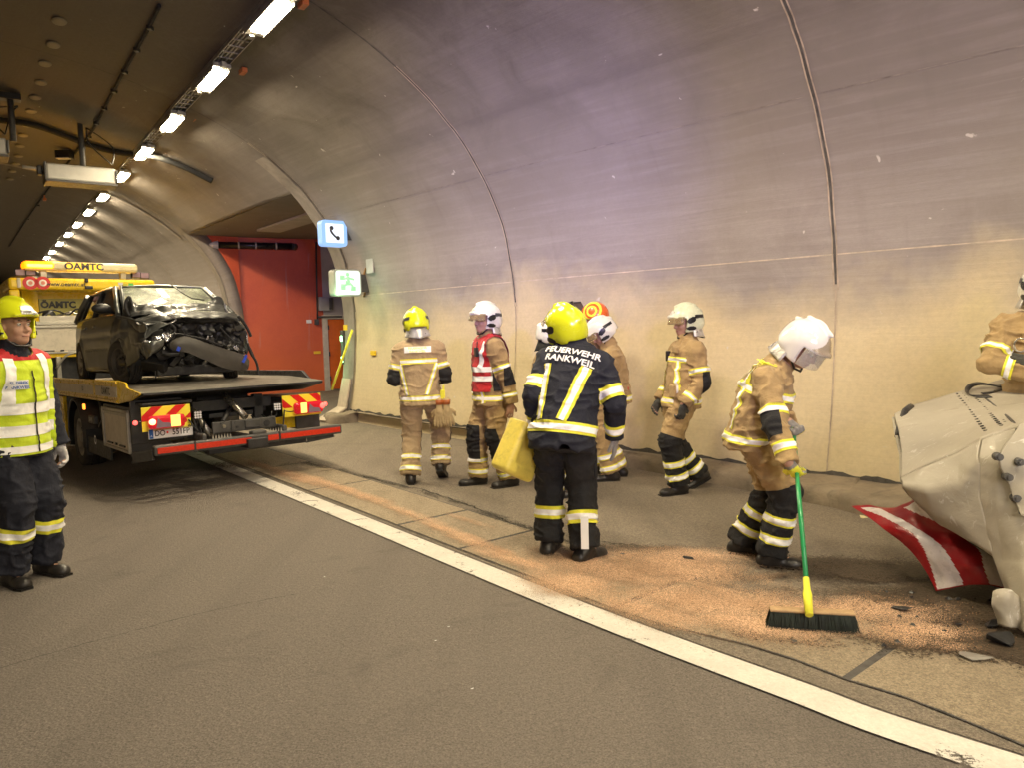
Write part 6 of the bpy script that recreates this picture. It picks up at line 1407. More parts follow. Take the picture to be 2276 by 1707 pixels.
fr = c3['loc'][:, 1] > .02
patch_obj("reflective_band", [hstrip(c3, .115, .165, vis=fr), hstrip(c3, .205, .255, vis=fr), vstrip(c3, (-.12, .25), (-.17, .50), .05, 1), vstrip(c3, (.14, .25), (.14, .50), .05, 1), vstrip(c3, (-.14, .30), (-.17, .50), .05, -1)], v)
patch_obj("zip", [vstrip(c3, (.0, .01), (.0, .44), .012, 1, BLKP, .022)], v)
p = c3['PT']
bm = bmesh.new(); box(bm, tuple(p(-.10, .17, .40)), (.055, .03, .09)); tube(bm, [tuple(p(-.12, .17, .43)), tuple(p(-.13, .165, .50))], .006, 6); ro = bm_obj("radio_microphone", bm, BLKP, c3['root'], bevel=.008)
c3['strip']((-.14, -.10), (-.12, .01), .05, 1)
# 5 navy coat man (bent), 4, 6, 7 the group behind him
b5 = g(1224, 1207); J5 = dict(pelvis=(0.0, -.02, .93), headshift=(-.075, .03, -.035), neck=(.10, .17, 1.41), hand_l=(-.18, .14, .88), hand_r=(.34, .12, .82), elbow_l=(-.5, -1, 0), elbow_r=(.3, -1, 0), foot_l=(-.12, .10, 0), foot_r=(.12, -.08, 0), toe_r=(.75, .75, 0), toe_l=(.25, 1, 0), head=(42, -12, -12), twist=-12, hipyaw=-6, fdir_r=(.05, .2, -1), palm_r=(-1, .3, 0), curl_r=12)
c5 = person("firefighter in navy coat seen from behind carrying a yellow canister", None, -4, J5, dict(helmet=dict(shell_mat=HYEL, visor='up', neck=BLACKC, stripe=False), jacket=NAVY, trousers=BLACKC, gloves=GLV_G, fat=1.12, hupz=.6, elbow=False, knee_pads=False, arm_bands=(('u', .62, .92), ('f', .58, .86)), leg_bands=((.42, .62),), bw=1.0, hem=.19, hem_w=.02, hem_f=.24, wr=.03, shaft=.09), pos=b5, seed=31, height=1.04)
c5['strip']((.12, .355), (.02, -.03), .075, -1); c5['strip']((-.15, .36), (-.14, -.03), .055, -1)
back_text(c5, ["FEUERWEHR", "RANKWEIL"], .064, .458, WHT, off=.013, sx=1.08, bold=.03, tilt=-.10, gap=1.02)
kn, an = c5['lg']['r']; stp = boxes("white_leg_strip", [((0, 0, 0), (.05, .006, .21))], WHT, c5['root'], 0); stp.location = (an[0] + .0, an[1] - .112, an[2] + .145); stp.rotation_euler = (-.08, 0, 0)
boxes("cargo_pocket", [((0, 0, 0), (.03, .16, .17))], BLACKC, c5['root'], .02).location = tuple((c5['lg']['r'][0] + np.array([.0 + .095, 0, .14])))
bm = bmesh.new(); box(bm, tuple(c5['hw']['r'][0] + np.array([.085, -.0, .10])), (.004, .05, .018)); bm_obj("sleeve_label", bm, REDC, c5['root'])
b4 = g(1188, 1072); J4 = dict(pelvis=(0, -.05, .92), neck=(0, .02, 1.42), hand_l=(-.24, .15, .85), hand_r=(.24, .15, .85), foot_l=(-.1, .02, 0), foot_r=(.1, 0, 0), head=(-4, 4, 0))
person("firefighter in white helmet facing right, hidden behind the navy coat", None, -78, J4, dict(helmet=dict(shell_mat=HWHT, visor=None, neck=BLACKC, stripe='dark'), gloves=GLV_D, leg_bands=((.56, .68), (.80, .92))), pos=b4, seed=41, height=.965)
b6 = g(1330, 1034); J6 = dict(pelvis=(0, 0, .93), neck=(0, .04, 1.41), hand_l=(-.22, .32, .86), hand_r=(.22, .30, .84), foot_l=(-.12, .06, 0), foot_r=(.10, -.05, 0), head=(0, 30, 0), elbow_l=(-.6, -1, 0))
person("firefighter in white helmet with black stripes bending towards the navy coat", None, 88, J6, dict(helmet=dict(shell_mat=HWHT, visor='peak', neck=None, stripe='dark'), gloves=GLV_D, fat=1.05, elbow='big', arm_bands=(('u', .55, .74), ('f', .6, .78)), leg_bands=((.50, .64), (.78, .92)), knee_pads=False), pos=b6, seed=51, height=.985)
def forest_helmet(c):
    HC_, HR_, r = c['HC'], c['HR'], c['root']
    F = Field((-.19, -.22, -.12), (.19, .24, .22), .0065); F.ell((0, 0, .03), (.128, .150, .140), .01); F.cap((-.07, .12, .0), (.07, .12, .0), .02, .02, .03); F.carve(lambda P: P[..., 2] + .005, (-.19, -.22, -.12), (.19, .24, .1), .01)
    v_, q_, _ = F.mesh(1); N_ = normals(v_, q_); tr = lambda P: np.array(P) @ HR_.T + HC_ + HR_[:, 2] * .02; OR = plain("orange_helmet", (.75, .13, .02), .3, coat=.4, var=.04)
    h = mesh_obj("helmet", tr(v_), q_, OR, r, True); cn = v_[q_].mean(1)
    for rad in (.045, .085):
        d = np.hypot(cn[:, 1] + .01, cn[:, 2] - .07); k = (np.abs(d - rad) < .010) & (np.abs(cn[:, 0]) > .02); p_ = slicepatch(v_, q_, N_, k, [], .004)
        if p_: patch_obj("yellow_ring", [((tr(p_[0]), p_[1]), YEL2)], h)
    rows = [[tuple(tr([(math.sin(a) * .15, math.cos(a) * .16 + .03 + .05 * t, .06 + .10 * t)])[0]) for a in np.linspace(-1, 1, 11)] for t in (0, .5, 1, 1.3)]; grid_obj("mesh_visor", rows, plain("dark_mesh", (.10, .07, .05), .6, alpha=.8), h, thick=.004); tube_obj("visor_rim", rows[-1], .008, BLKP, h, 6)
b7 = g(1308, 1020); c7 = person("person in orange forestry helmet with raised mesh visor, behind the group", None, 65, dict(pelvis=(0, 0, .93), neck=(0, .04, 1.43), hand_l=(-.25, .1, .82), hand_r=(.25, .1, .82), foot_l=(-.1, 0, 0), foot_r=(.1, 0, 0), head=(0, 5, 0)), dict(helmet=None, knee_pads=False), pos=b7, seed=61, height=1.055); forest_helmet(c7)
# 8 man in profile by the wall
b8 = g(1478, 1062); J8 = dict(pelvis=(0, .02, .93), neck=(0, -.05, 1.425), hand_l=(-.23, .12, .86), hand_r=(.24, .12, .86), foot_l=(-.09, .10, 0), foot_r=(.09, -.20, .05), toe_r=(.1, .8, -.4), knee_l=(0, 1, 0), head=(-2, 2, 0), elbow_l=(-.3, -1, 0), fdir_l=(0, .2, -1), palm_l=(1, .2, 0), curl_l=38)
c8 = person("firefighter in tan coat and ivory helmet standing in profile by the wall", None, 104, J8, dict(helmet=dict(shell_mat=HIVO, visor='peak', neck=SILC, stripe='dark'), gloves=GLV_D, fat=1.02, elbow=True, shin_black=True, knee_pads=False, arm_bands=(('u', .55, .72), ('f', .58, .76)), leg_bands=((.42, .56), (.70, .84)), hem=.12), pos=b8, seed=71, height=1.02)
c8['torso_band'](.29, .34); c8['strip']((-.10, .33), (-.13, -.03), .05, 1); c8['strip']((.12, .33), (.13, -.03), .05, 1)
p = c8['PT']; boxes("radio", [(tuple(p(.08, .145, .34)), (.05, .035, .10))], BLKP, c8['root'], .008); boxes("chest_pocket", [(tuple(p(-.09, .165, .40)), (.11, .03, .06)), (tuple(p(-.12, .155, .02)), (.11, .03, .12))], TAN, c8['root'], .015)
# 9 sweeper with the broom
b9 = g(1640, 1216); YW = -112
BB_ = g(1747, 1318, .10); bt = pxY(1713, 922, 4.72); hdir = unit(bt - BB_); hr9 = BB_ + (bt - BB_) * .70; hl9 = BB_ + (bt - BB_) * .985
hr9 = pxY(1722, 1046, BB_[1] + (bt[1] - BB_[1]) * .66); hl9 = pxY(1714, 925, 4.72)
Lr, Ll = lcl(b9, YW, hr9), lcl(b9, YW, hl9); ldir = unit(lcl(b9, YW, bt) - lcl(b9, YW, BB_)); print("sweeper hands", Lr, Ll)
fr9 = unit(np.array([-.35, .5, -.75])); fl9 = unit(np.array([.5, .45, -.5]))
J9 = dict(pelvis=(0.0, -.035, .915), headshift=(0, .07, .0), neck=(.0, .10, 1.33), hand_r=Lr - fr9 * .055 + np.array([.02, 0, .02]), hand_l=Ll - fl9 * .055, foot_l=(-.15, -.13, 0), foot_r=(.07, .08, 0), toe_l=(-.1, 1, 0), toe_r=(-.1, 1, 0), head=(-26, 40, 0), twist=-6, elbow_r=(.35, -1, 0), elbow_l=(-.8, -.2, -.2), fdir_r=fr9, fdir_l=fl9, palm_r=(-.7, .3, .2), palm_l=(.7, .2, .3), curl_r=62, curl_l=62)
c9 = person("firefighter in tan coat and glossy white helmet bending over the broom", None, YW, J9, dict(helmet=dict(shell_mat=plain("glossy_white_helmet", (.80, .79, .76), .12, var=.02, coat=1), visor='down', neck=SILC, stripe=False, crest=.014), gloves=GLV_G, glove_pad=YEL2, fat=1.12, elbow=True, shin_black=True, knee_pads=False, arm_bands=(('u', .66, .86), ('f', .52, .76)), leg_bands=((.34, .48), (.64, .78)), hem=.13, shaft=.20, wr=.034), pos=b9, seed=81, height=1.0)
c9['torso_band'](.24, .30); c9['strip']((.0, .42), (.02, .24), .05, -1); c9['strip']((.16, .42), (.13, -.03), .05, -1)
back_text(c9, ["FEUERWEHR"], .05, .44, YEL2, off=.010, bold=.03)
# 10 man behind the wreck
b10 = pxY(2236, 1000, 4.95); b10[2] = 0
J10 = dict(pelvis=(0, 0, .95), neck=(0, .03, 1.47), hand_l=(.02, .27, 1.17), hand_r=(.02, .24, 1.10), elbow_l=(-1, .1, -.1), elbow_r=(1, .1, -.1), foot_l=(-.12, 0, 0), foot_r=(.12, 0, 0), head=(25, 8, 0), fdir_r=(-1, .1, .1), fdir_l=(1, .1, .1), palm_r=(0, -1, 0), palm_l=(0, -1, 0))
c10 = person("firefighter with folded arms cut off at the right edge behind the beige wreck", None, 150, J10, dict(helmet=dict(shell_mat=HWHT, visor='peak', neck=SILC), gloves=GLV_D, elbow=False, arm_bands=(('u', .60, .80), ('f', .28, .50)), z=.16, wr=.045), pos=b10, seed=91)
c10['torso_band'](.16, .22)
p = c10['PT']
bm = bmesh.new(); tube(bm, [tuple(p(.12 + .035 * math.cos(a), .22, .34 + .045 * math.sin(a))) for a in np.linspace(0, 2 * PI, 14)], .006, 6); bm_obj("carabiner", bm, STEEL, c10['root'])
# ---- things they hold
canM = plain("yellow_canister_plastic", (.80, .66, .12), .38, var=.12, vscale=5, dirt=.35, bmp=.2)
Fc = Field((-.24, -.16, -.28), (.24, .16, .32), .008)
def rbox(P, s, r): q = np.abs(P) - (np.array(s) - r); return np.linalg.norm(np.maximum(q, 0), axis=-1) + np.minimum(q.max(-1), 0) - r
q = Fc.sub((-.24, -.16, -.28), (.24, .16, .32)); sl_, P_ = q; d_ = rbox(P_ - [0, 0, -.02], (.17, .115, .235), .045); d_ = np.maximum(d_, (P_[..., 2] - .19 + .45 * np.maximum(0, P_[..., 0] - .02)) * .9); Fc.put(sl_, d_, .02, 0)
Fc.carve(lambda P: rbox(P - [-.03, 0, .135], (.075, .14, .028), .02), (-.2, -.16, .05), (.2, .16, .25), .01); Fc.carve(lambda P: rbox(P - [0, -.125, -.06], (.10, .018, .10), .012), (-.2, -.16, -.2), (.2, .0, .1), .01); Fc.carve(lambda P: rbox(P - [0, .125, -.06], (.10, .018, .10), .012), (-.2, 0, -.2), (.2, .16, .1), .01)
v_, q_, _ = Fc.mesh(1); can = mesh_obj("canister", v_, q_, canM, None, True); hpos = np.array(c5['root'].location) + 0
ca = pxY(1128, 966, 5.28); can.matrix_world = Matrix.Translation(Vector(ca)) @ Matrix.Scale(.86, 4) @ Matrix.Rotation(math.radians(40), 4, 'Z') @ Matrix.Rotation(math.radians(27), 4, 'Y') @ Matrix.Rotation(math.radians(6), 4, 'X')
tag(can, "large yellow plastic canister carried tilted in the navy coat man's left hand", "canister")
cap_ = bmesh.new(); tube(cap_, [(.12, 0, .10), (.145, 0, .165)], .032, 16); bm_obj("cap", cap_, canM, can)
# leather gloves hanging from the belt of the walking man
hg = empty("hanging_gloves"); hp_ = np.array(c2['root'].location); a_ = math.radians(4); off_ = np.array([.215, -.10, .80]); hg.location = (hp_[0] + off_[0] * math.cos(a_) - off_[1] * math.sin(a_), hp_[1] + off_[0] * math.sin(a_) + off_[1] * math.cos(a_), hp_[2] + off_[2]); tag(hg, "pair of tan leather gloves with orange cuffs hanging from a belt clip", "gloves")
for i, (dx, rz) in enumerate(((-.02, .25), (.055, -.25))):
    Gf = Field((-.15, -.15, -.30), (.15, .15, .15), .0055); fd = unit([.12 * (1 if i else -.4), 0, -1]); Gf.cap((dx, 0, .07), (dx, 0, 0), .042, .03, .01, 0); add_hand(Gf, (dx, 0, .01), fd, (rz, 1, 0), 1 if i else -1, r=.0125, curl=9, scale=1.25, spread=2); gv, gq, _ = Gf.mesh(1); gl = mesh_obj("glove", gv, gq, GLV_T, hg, True)
    bm = bmesh.new(); tube(bm, [(dx, 0, .085), (dx, 0, .035)], .043, 14, rs=[.045, .041]); bm_obj("cuff", bm, orange_pl, gl)
boxes("belt_clip", [((.02, 0, .14), (.05, .03, .10)), ((.03, 0, .19), (.02, .02, .10))], YEL2, hg, .01)
# broom
br = empty("broom", loc=tuple(g(1747, 1345))); tag(br, "push broom with green handle, yellow socket and black bristles sweeping the sand", "broom"); bo = np.array(br.location)
GREENH = plain("green_handle_paint", (.02, .30, .10), .35, var=.12, coat=.3)
hb = g(1748, 1330, .125) - bo
BH = unit(hb - (bt - bo)); tp = bt - bo; tp = tp + unit(tp - hb) * .03
tube_obj("handle", [tuple(tp), tuple(hb + (tp - hb) * .14)], .0135, GREENH, br, 12); tube_obj("socket", [tuple(hb + (tp - hb) * .16), tuple(hb + (tp - hb) * .11), tuple(hb + (tp - hb) * .09), tuple(hb)], .02, YEL2, br, 12, rs=[.017, .018, .024, .020])
A_ = g(1662, 1335, .07) - bo; B_ = g(1846, 1345, .07) - bo; bd = unit(B_ - A_); L_ = np.linalg.norm(B_ - A_); mid = (A_ + B_) / 2; ang_ = math.atan2(bd[1], bd[0])
boxes("broom_head", [((mid[0], mid[1], .118), (L_, .060, .014), Matrix.Rotation(ang_, 3, 'Z'))], plain("beech_wood", (.45, .30, .16), .6, var=.2, vscale=20), br, .006)
bm = bmesh.new(); nn_ = np.array([-bd[1], bd[0], 0]); rb = random.Random(3)
for i in range(2600):
    t = rb.uniform(-.49, .49); w = rb.uniform(-.028, .028); P0 = mid * [1, 1, 0] + bd * t * L_ + nn_ * w + [0, 0, .112]; P1 = P0 + bd * (t * .05 + rb.uniform(-.012, .012)) + nn_ * (w * .5 + rb.uniform(-.02, .02)) + [0, 0, -.110 + rb.uniform(0, .014)]
    s_ = .0022; a = bm.verts.new(P0 - bd * s_); b = bm.verts.new(P0 + bd * s_); c = bm.verts.new(P1 + nn_ * s_); bm.faces.new((a, b, c)); d = bm.verts.new(P0 + nn_ * s_); bm.faces.new((b, d, c))
box(bm, (mid[0], mid[1], .062), (L_ * .97, .04, .094), Matrix.Rotation(ang_, 3, 'Z'))
bm_obj("bristles", bm, plain("dark_bristles", (.012, .02, .014), .6, var=.5, vscale=30), br, normals=False)
# ---------------------------------------------------------------- beige wreck at the right edge
w6 = lambda x, y: (1880 + x / 1.765, 580 + y / 1.765)
def WP6(x, y, Y): d = ray(*w6(x, y)); return CAMP + d * (Y / d[1])
def m_beige():
    mt, nt, nd, b = new_mat("beige_vehicle_paint"); vec = coords(nt)
    c = ramp(nt, noise(nt, vec, 2.0, 6, .6), [(.3, (.34, .305, .245)), (.7, (.42, .385, .315))])
    c = mix(nt, ramp(nt, noise(nt, coords(nt, (3, 9, 3)), 2.2, 9, .78, 1.2), [(.60, 0), (.63, .75)]), c, (.62, .60, .56)); c = mix(nt, ramp(nt, noise(nt, vec, 5, 8, .75, .8), [(.60, 0), (.72, .55)]), c, (.20, .16, .11))
    nt.links.new(c, b.inputs['Base Color']); b.inputs['Roughness'].default_value = .55; b.inputs['Coat Weight'].default_value = .04; nt.links.new(bump(nt, noise(nt, vec, 4, 5, .6, .5), .35, .03), b.inputs['Normal']); return mt
BEI = m_beige()
wr0 = WP6(600, 1450, 3.7); wr0[2] = 0; wreck = empty("wrecked_vehicle_body", loc=tuple(wr0)); tag(wreck, "crushed beige vehicle body with dark bolts and rows of slots at the right edge", "vehicle wreck")
def wl_(P): return np.array(P) - wr0
def spl(A, n):
    A = np.array(A, float); m_ = len(A); u = np.linspace(0, m_ - 1, n); out = []
    for t in u:
        i = min(int(t), m_ - 2); f = t - i; p0, p1, p2, p3 = A[max(i - 1, 0)], A[i], A[i + 1], A[min(i + 2, m_ - 1)]; out.append(.5 * (2 * p1 + (p2 - p0) * f * .5 * 2 + (2 * p0 - 5 * p1 + 4 * p2 - p3) * f * f + (3 * p1 - p0 - 3 * p2 + p3) * f ** 3))
    return np.array(out)
def lin(A, n):
    A = np.array(A, float); u = np.linspace(0, len(A) - 1, n); return np.array([A[min(int(t), len(A) - 2)] * (1 - (t - min(int(t), len(A) - 2))) + A[min(int(t), len(A) - 2) + 1] * (t - min(int(t), len(A) - 2)) for t in u])
def panel(name, ctrl, mat, parent, org, nu=40, nv=24, amp=.01, freq=5, seed=0, thick=.02, fun=spl):
    A = fun(ctrl, nv); A = np.array([fun(r, nu) for r in A]); V = A.reshape(-1, 3) - org; Q = np.array([(i * nu + j, i * nu + j + 1, (i + 1) * nu + j + 1, (i + 1) * nu + j) for i in range(nv - 1) for j in range(nu - 1)]); N = normals(V, Q)
    V = V + N * ((vn3(V * freq + 7, seed) - .5 + .5 * (1 - np.abs(2 * vn3(V * freq * 2.2, seed + 1) - 1)) - .25) * amp * 2)[:, None]
    o = mesh_obj(name, V, Q, mat, parent, True); md = o.modifiers.new("t", 'SOLIDIFY'); md.thickness = thick; return o
# top sheet, sloping back; front sheet below the crease; rows go from the back/top edge towards the viewer
top = [[WP6(192, 612, 4.95), WP6(260, 575, 5.05), WP6(430, 525, 5.2), WP6(600, 478, 5.35), WP6(700, 448, 5.5), WP6(900, 385, 5.7)],
       [WP6(205, 660, 4.7), WP6(265, 640, 4.72), WP6(440, 590, 4.75), WP6(600, 560, 4.75), WP6(700, 540, 4.8), WP6(900, 490, 4.9)],
       [WP6(222, 760, 4.45), WP6(285, 745, 4.40), WP6(450, 680, 4.35), WP6(600, 620, 4.3), WP6(700, 590, 4.3), WP6(900, 560, 4.3)],
       [WP6(224, 862, 4.25), WP6(300, 820, 4.18), WP6(450, 755, 4.05), WP6(540, 705, 3.98), WP6(700, 655, 3.95), WP6(900, 610, 3.9)]]
panel("roof_panel", top, BEI, wreck, wr0, 60, 40, .006, 4, 2, fun=lin)
left = [[WP6(224, 862, 4.25), WP6(300, 820, 4.18), WP6(450, 755, 4.05), WP6(538, 706, 3.98)],
        [WP6(226, 880, 4.20), WP6(320, 900, 4.08), WP6(450, 880, 3.98), WP6(528, 780, 3.93)],
        [WP6(245, 905, 4.2), WP6(350, 990, 4.1), WP6(450, 1020, 4.0), WP6(530, 930, 3.92)],
        [WP6(280, 940, 4.25), WP6(380, 1030, 4.12), WP6(480, 1085, 4.0), WP6(590, 1160, 3.88)]]
panel("corner_panel", left, BEI, wreck, wr0, 40, 30, .006, 5, 6, fun=lin)
front = [[WP6(536, 708, 3.975), WP6(580, 690, 3.96), WP6(700, 655, 3.94), WP6(900, 610, 3.9)],
         [WP6(528, 780, 3.93), WP6(600, 790, 3.86), WP6(700, 790, 3.82), WP6(900, 790, 3.75)],
         [WP6(530, 930, 3.92), WP6(600, 950, 3.84), WP6(700, 1000, 3.75), WP6(900, 1050, 3.6)],
         [WP6(590, 1160, 3.88), WP6(630, 1170, 3.82), WP6(700, 1180, 3.7), WP6(900, 1200, 3.5)],
         [WP6(640, 1300, 3.8), WP6(660, 1310, 3.72), WP6(720, 1330, 3.6), WP6(900, 1330, 3.4)],
         [WP6(670, 1425, 3.75), WP6(690, 1440, 3.65), WP6(740, 1480, 3.5), WP6(900, 1500, 3.3)]]
panel("front_panel", front, BEI, wreck, wr0, 60, 66, .006, 5, 9, fun=lin)
under = [[WP6(280, 940, 4.25), WP6(480, 1085, 4.0), WP6(590, 1160, 3.88), WP6(640, 1300, 3.8), WP6(670, 1425, 3.75)], [WP6(300, 880, 4.9), WP6(500, 1000, 4.9), WP6(640, 1080, 4.9), WP6(740, 1150, 4.9), WP6(820, 1240, 4.8)]]
panel("underside", under, CHAS, wreck, wr0, 30, 10, .01, 5, 12, fun=lin)
backp = [[WP6(192, 612, 4.95), WP6(222, 760, 4.45), WP6(224, 862, 4.25), WP6(280, 940, 4.25)], [WP6(200, 640, 5.1), WP6(228, 770, 5.1), WP6(232, 850, 5.1), WP6(300, 900, 4.9)]]
panel("end_panel", backp, BEI, wreck, wr0, 16, 6, .004, 5, 15, fun=lin)
# rolled torn corner
tube_obj("torn_edge", [tuple(wl_(WP6(x, y, Y))) for x, y, Y in ((255, 572, 5.0), (232, 590, 4.93), (222, 620, 4.86), (212, 650, 4.78), (205, 690, 4.70))], .022, CHAS, wreck, 8)
panel("folded_plate", [[WP6(690, 640, 3.90), WP6(780, 640, 3.85)], [WP6(600, 770, 3.80), WP6(780, 780, 3.76)], [WP6(640, 880, 3.78), WP6(780, 880, 3.70)], [WP6(690, 1005, 3.70), WP6(800, 1010, 3.62)]], BEI, wreck, wr0, 20, 24, .008, 7, 19, .015)
for i, (x, y) in enumerate(((600, 770), (682, 790), (638, 850), (670, 933), (695, 985))):
    p = wl_(WP6(x, y, 3.745)); bm = bmesh.new(); n_ = np.array([-.35, -.92, .1]); n_ /= np.linalg.norm(n_); tube(bm, [tuple(p + n_ * .02), tuple(p - n_ * .05)], .019, 14, rs=[.019, .022]); tube(bm, [tuple(p + n_ * .034), tuple(p + n_ * .018)], .011, 6); bm_obj("bolt", bm, GREYP, wreck)
# rows of slots on the top
def topat(x, y):
    bv = None
    return x, y
TB = BVHTree.FromPolygons([Vector(v) for v in spl([spl(r, 20) for r in spl(top, 14)], 14).reshape(-1, 3)] if False else [Vector(p) for r in np.array([spl(r, 30) for r in spl(top, 20)]) for p in r], [(i * 30 + j, i * 30 + j + 1, (i + 1) * 30 + j + 1, (i + 1) * 30 + j) for i in range(19) for j in range(29)])
for (xa, ya, xb, yb_) in ((445, 530, 560, 675), (520, 548, 622, 655)):
    bm = bmesh.new()
    for k in range(17):
        for dx in (0, 14) if False else (0,):
            x, y = xa + (xb - xa) * k / 16 + dx, ya + (yb_ - ya) * k / 16; d = ray(*w6(x, y)); h_ = TB.ray_cast(Vector(CAMP), Vector(unit(d)))
            if h_[0] is not None:
                for dd in (-.018, .018): box(bm, tuple(wl_(np.array(h_[0]) + np.array([dd, 0, .012]))), (.007, .026, .006), Matrix.Rotation(-.3, 3, 'X'))
    bm_obj('slot_row', bm, CHAS, wreck)

pts = []
for (x, y) in ((545, 545), (600, 590), (650, 635), (672, 660)):
    h_ = TB.ray_cast(Vector(CAMP), Vector(unit(ray(*w6(x, y))))); pts.append(tuple(wl_(np.array(h_[0]) + [0, 0, .012])))
tube_obj("panel_seam", smooth_path(pts, 5), .008, GREYP, wreck, 6); tube_obj("panel_seam", smooth_path([tuple(wl_(WP6(x, y, Y - .06))) for x, y, Y in ((672, 660, 3.96), (690, 720, 3.90), (700, 760, 3.86))], 5), .010, GREYP, wreck, 6)
panel("headlamp_shell", [[WP6(590, 1305, 3.70), WP6(640, 1290, 3.66), WP6(670, 1330, 3.66)], [WP6(572, 1350, 3.68), WP6(620, 1365, 3.64), WP6(690, 1390, 3.62)], [WP6(600, 1430, 3.68), WP6(640, 1440, 3.62), WP6(690, 1440, 3.62)]], BEI, wreck, wr0, 18, 14, .012, 9, 22, .01)
boxes("inner_block", [(tuple(wl_(WP6(1010, 900, 4.6))), (.9, .8, .8)), (tuple(wl_(WP6(960, 1380, 4.1))), (.6, .5, .35))], CHAS, wreck, .03)
# strap lying on top
st = empty("lashing_strap", loc=tuple(WP6(540, 530, 4.9))); tag(st, "black webbing strap looped on top of the beige wreck", "strap"); so_ = np.array(st.location)
def on_top(x, y, up=.03):
    h_ = TB.ray_cast(Vector(CAMP), Vector(unit(ray(*w6(x, y))))); return (np.array(h_[0]) + [0, 0, up] if h_[0] is not None else WP6(x, y, 5.0)) - so_
def strap(pts, w, name="webbing"):
    P = smooth_path([on_top(*p) for p in pts], 8); rows = [[p + np.array([0, 0, 0]), p + np.array([.0, w, w * .25])] for p in P]; grid_obj(name, rows, BLKP, st, thick=.006)
strap([(575, 548, .02), (515, 548, .02), (488, 537, .02), (484, 526, .03), (503, 519, .05), (540, 513, .05), (590, 516, .04), (615, 513, .03), (650, 503, .03), (690, 492, .03), (760, 474, .03)], .05)
strap([(540, 535, .02), (580, 530, .02), (640, 512, .02), (690, 492, .02), (800, 470, .02)], .03); tube_obj("buckle", [tuple(on_top(645, 487, .05)), tuple(on_top(662, 486, .06))], .045, BLKP, st, 12)
# red and white reflective sheet
sh = empty("reflective_sheet", loc=tuple(WP6(300, 1300, 4.2) * [1, 1, 0])); tag(sh, "torn red and white striped reflective sheet hanging from the beige wreck above the road", "reflective sheet"); sho = np.array(sh.location)
tb = [[(20, 958, 4.75), (95, 955, 4.68), (190, 963, 4.6), (265, 938, 4.5)], [(75, 995, 4.62), (170, 1000, 4.5), (270, 1015, 4.4), (340, 990, 4.3)], [(140, 1045, 4.5), (250, 1060, 4.38), (370, 1075, 4.28), (470, 1070, 4.2)], [(230, 1105, 4.4), (340, 1125, 4.25), (450, 1130, 4.15), (560, 1140, 4.08)], [(300, 1190, 4.3), (400, 1195, 4.15), (500, 1200, 4.05), (600, 1195, 4.0)], [(355, 1298, 4.2), (450, 1280, 4.1), (550, 1273, 4.0), (627, 1288, 3.95)]]
C_ = [[WP6(*p) for p in r] for r in tb]; nu, nv = 60, 60; A = spl(C_, nv); A = np.array([spl(r, nu) for r in A]); V = A.reshape(-1, 3) - sho; Fs = []; fm = []
U = {0: [.0, .28, .62, .86, 1.01], 1: [.02, .37, .72, .95, 1.01]}
for i in range(nv - 1):
    v = (i + .5) / (nv - 1)
    for j in range(nu - 1):
        u = (j + .5) / (nu - 1); kx = -.16 * abs(v - .38) * 2 if v < .38 else .02; 
        if v > .42: b0, b1_, b2_, b3_ = [.03 + (.27 - .03) * max(0, (1 - v) / .58) ** .8, .38, .73, .95]; b0 = .03 + .30 * (1 - v) / .58; b1_ = .37 + .13 * (1 - v) / .58; b2_ = .72 + .2 * (1 - v) / .58; b3_ = .95 + .08 * (1 - v) / .58
        else: t = v / .42; b0 = .10 + .23 * t; b1_ = .40 + .10 * t; b2_ = .72 + .20 * t; b3_ = 1.03
        s_ = 0 if u < b0 else 1 if u < b1_ else 0 if u < b2_ else 1 if u < b3_ else 0
        if v < .05 or v > .985: s_ = 0
        Fs.append((i * nu + j, i * nu + j + 1, (i + 1) * nu + j + 1, (i + 1) * nu + j)); fm.append(s_)
Q = np.array(Fs); N = normals(V, Q); V = V + N * ((vn3(V * 7, 4) - .5) * .04 + (vn3(V * 22, 5) - .5) * .010)[:, None]
REDF = plain("red_reflective_film", (.30, .006, .010), .42, var=.25, vscale=4, coat=.08, bmp=.4, bscale=18, dirt=.25); SILF = plain("silver_reflective_film", (.68, .62, .60), .3, .05, var=.15, vscale=5, bmp=.5, bscale=24)
o = mesh_obj("striped_film", V, Q, [REDF, SILF], sh, True, fm); md = o.modifiers.new("t", 'SOLIDIFY'); md.thickness = .003
# ---------------------------------------------------------------- signs and fittings on the wall
def perp_sign(name, cx, cy, wpx, hpx, s, label, cat, build):
    t, n = hd(heading(s)); B = W3(s, 0, 0); c = gp(cx, cy, B, t); sc_ = np.linalg.norm(c - CAMP) / 1646.3
    hgt = hpx / K * (gp(cx, cy - hpx / 2, B, t)[2] - gp(cx, cy + hpx / 2, B, t)[2]) / (hpx / K); wid = float((gp(cx + wpx / 2, cy, B, t) - gp(cx - wpx / 2, cy, B, t)) @ n)
    r = empty(name); r.location = tuple(c); r.rotation_euler = (0, 0, math.radians(heading(s))); tag(r, label, cat); build(r, wid, hgt); return r
def rrect(bm, w, h, rad, y0, y1, mi=0):
    pts = []
    for sx, sz, a0 in ((1, 1, 0), (-1, 1, 90), (-1, -1, 180), (1, -1, 270)):
        for k in range(5): a = math.radians(a0 + 22.5 * k); pts.append((sx * (w / 2 - rad) + rad * math.cos(a), sz * (h / 2 - rad) + rad * math.sin(a)))
    prism(bm, pts, y0, y1, 'y', mi)
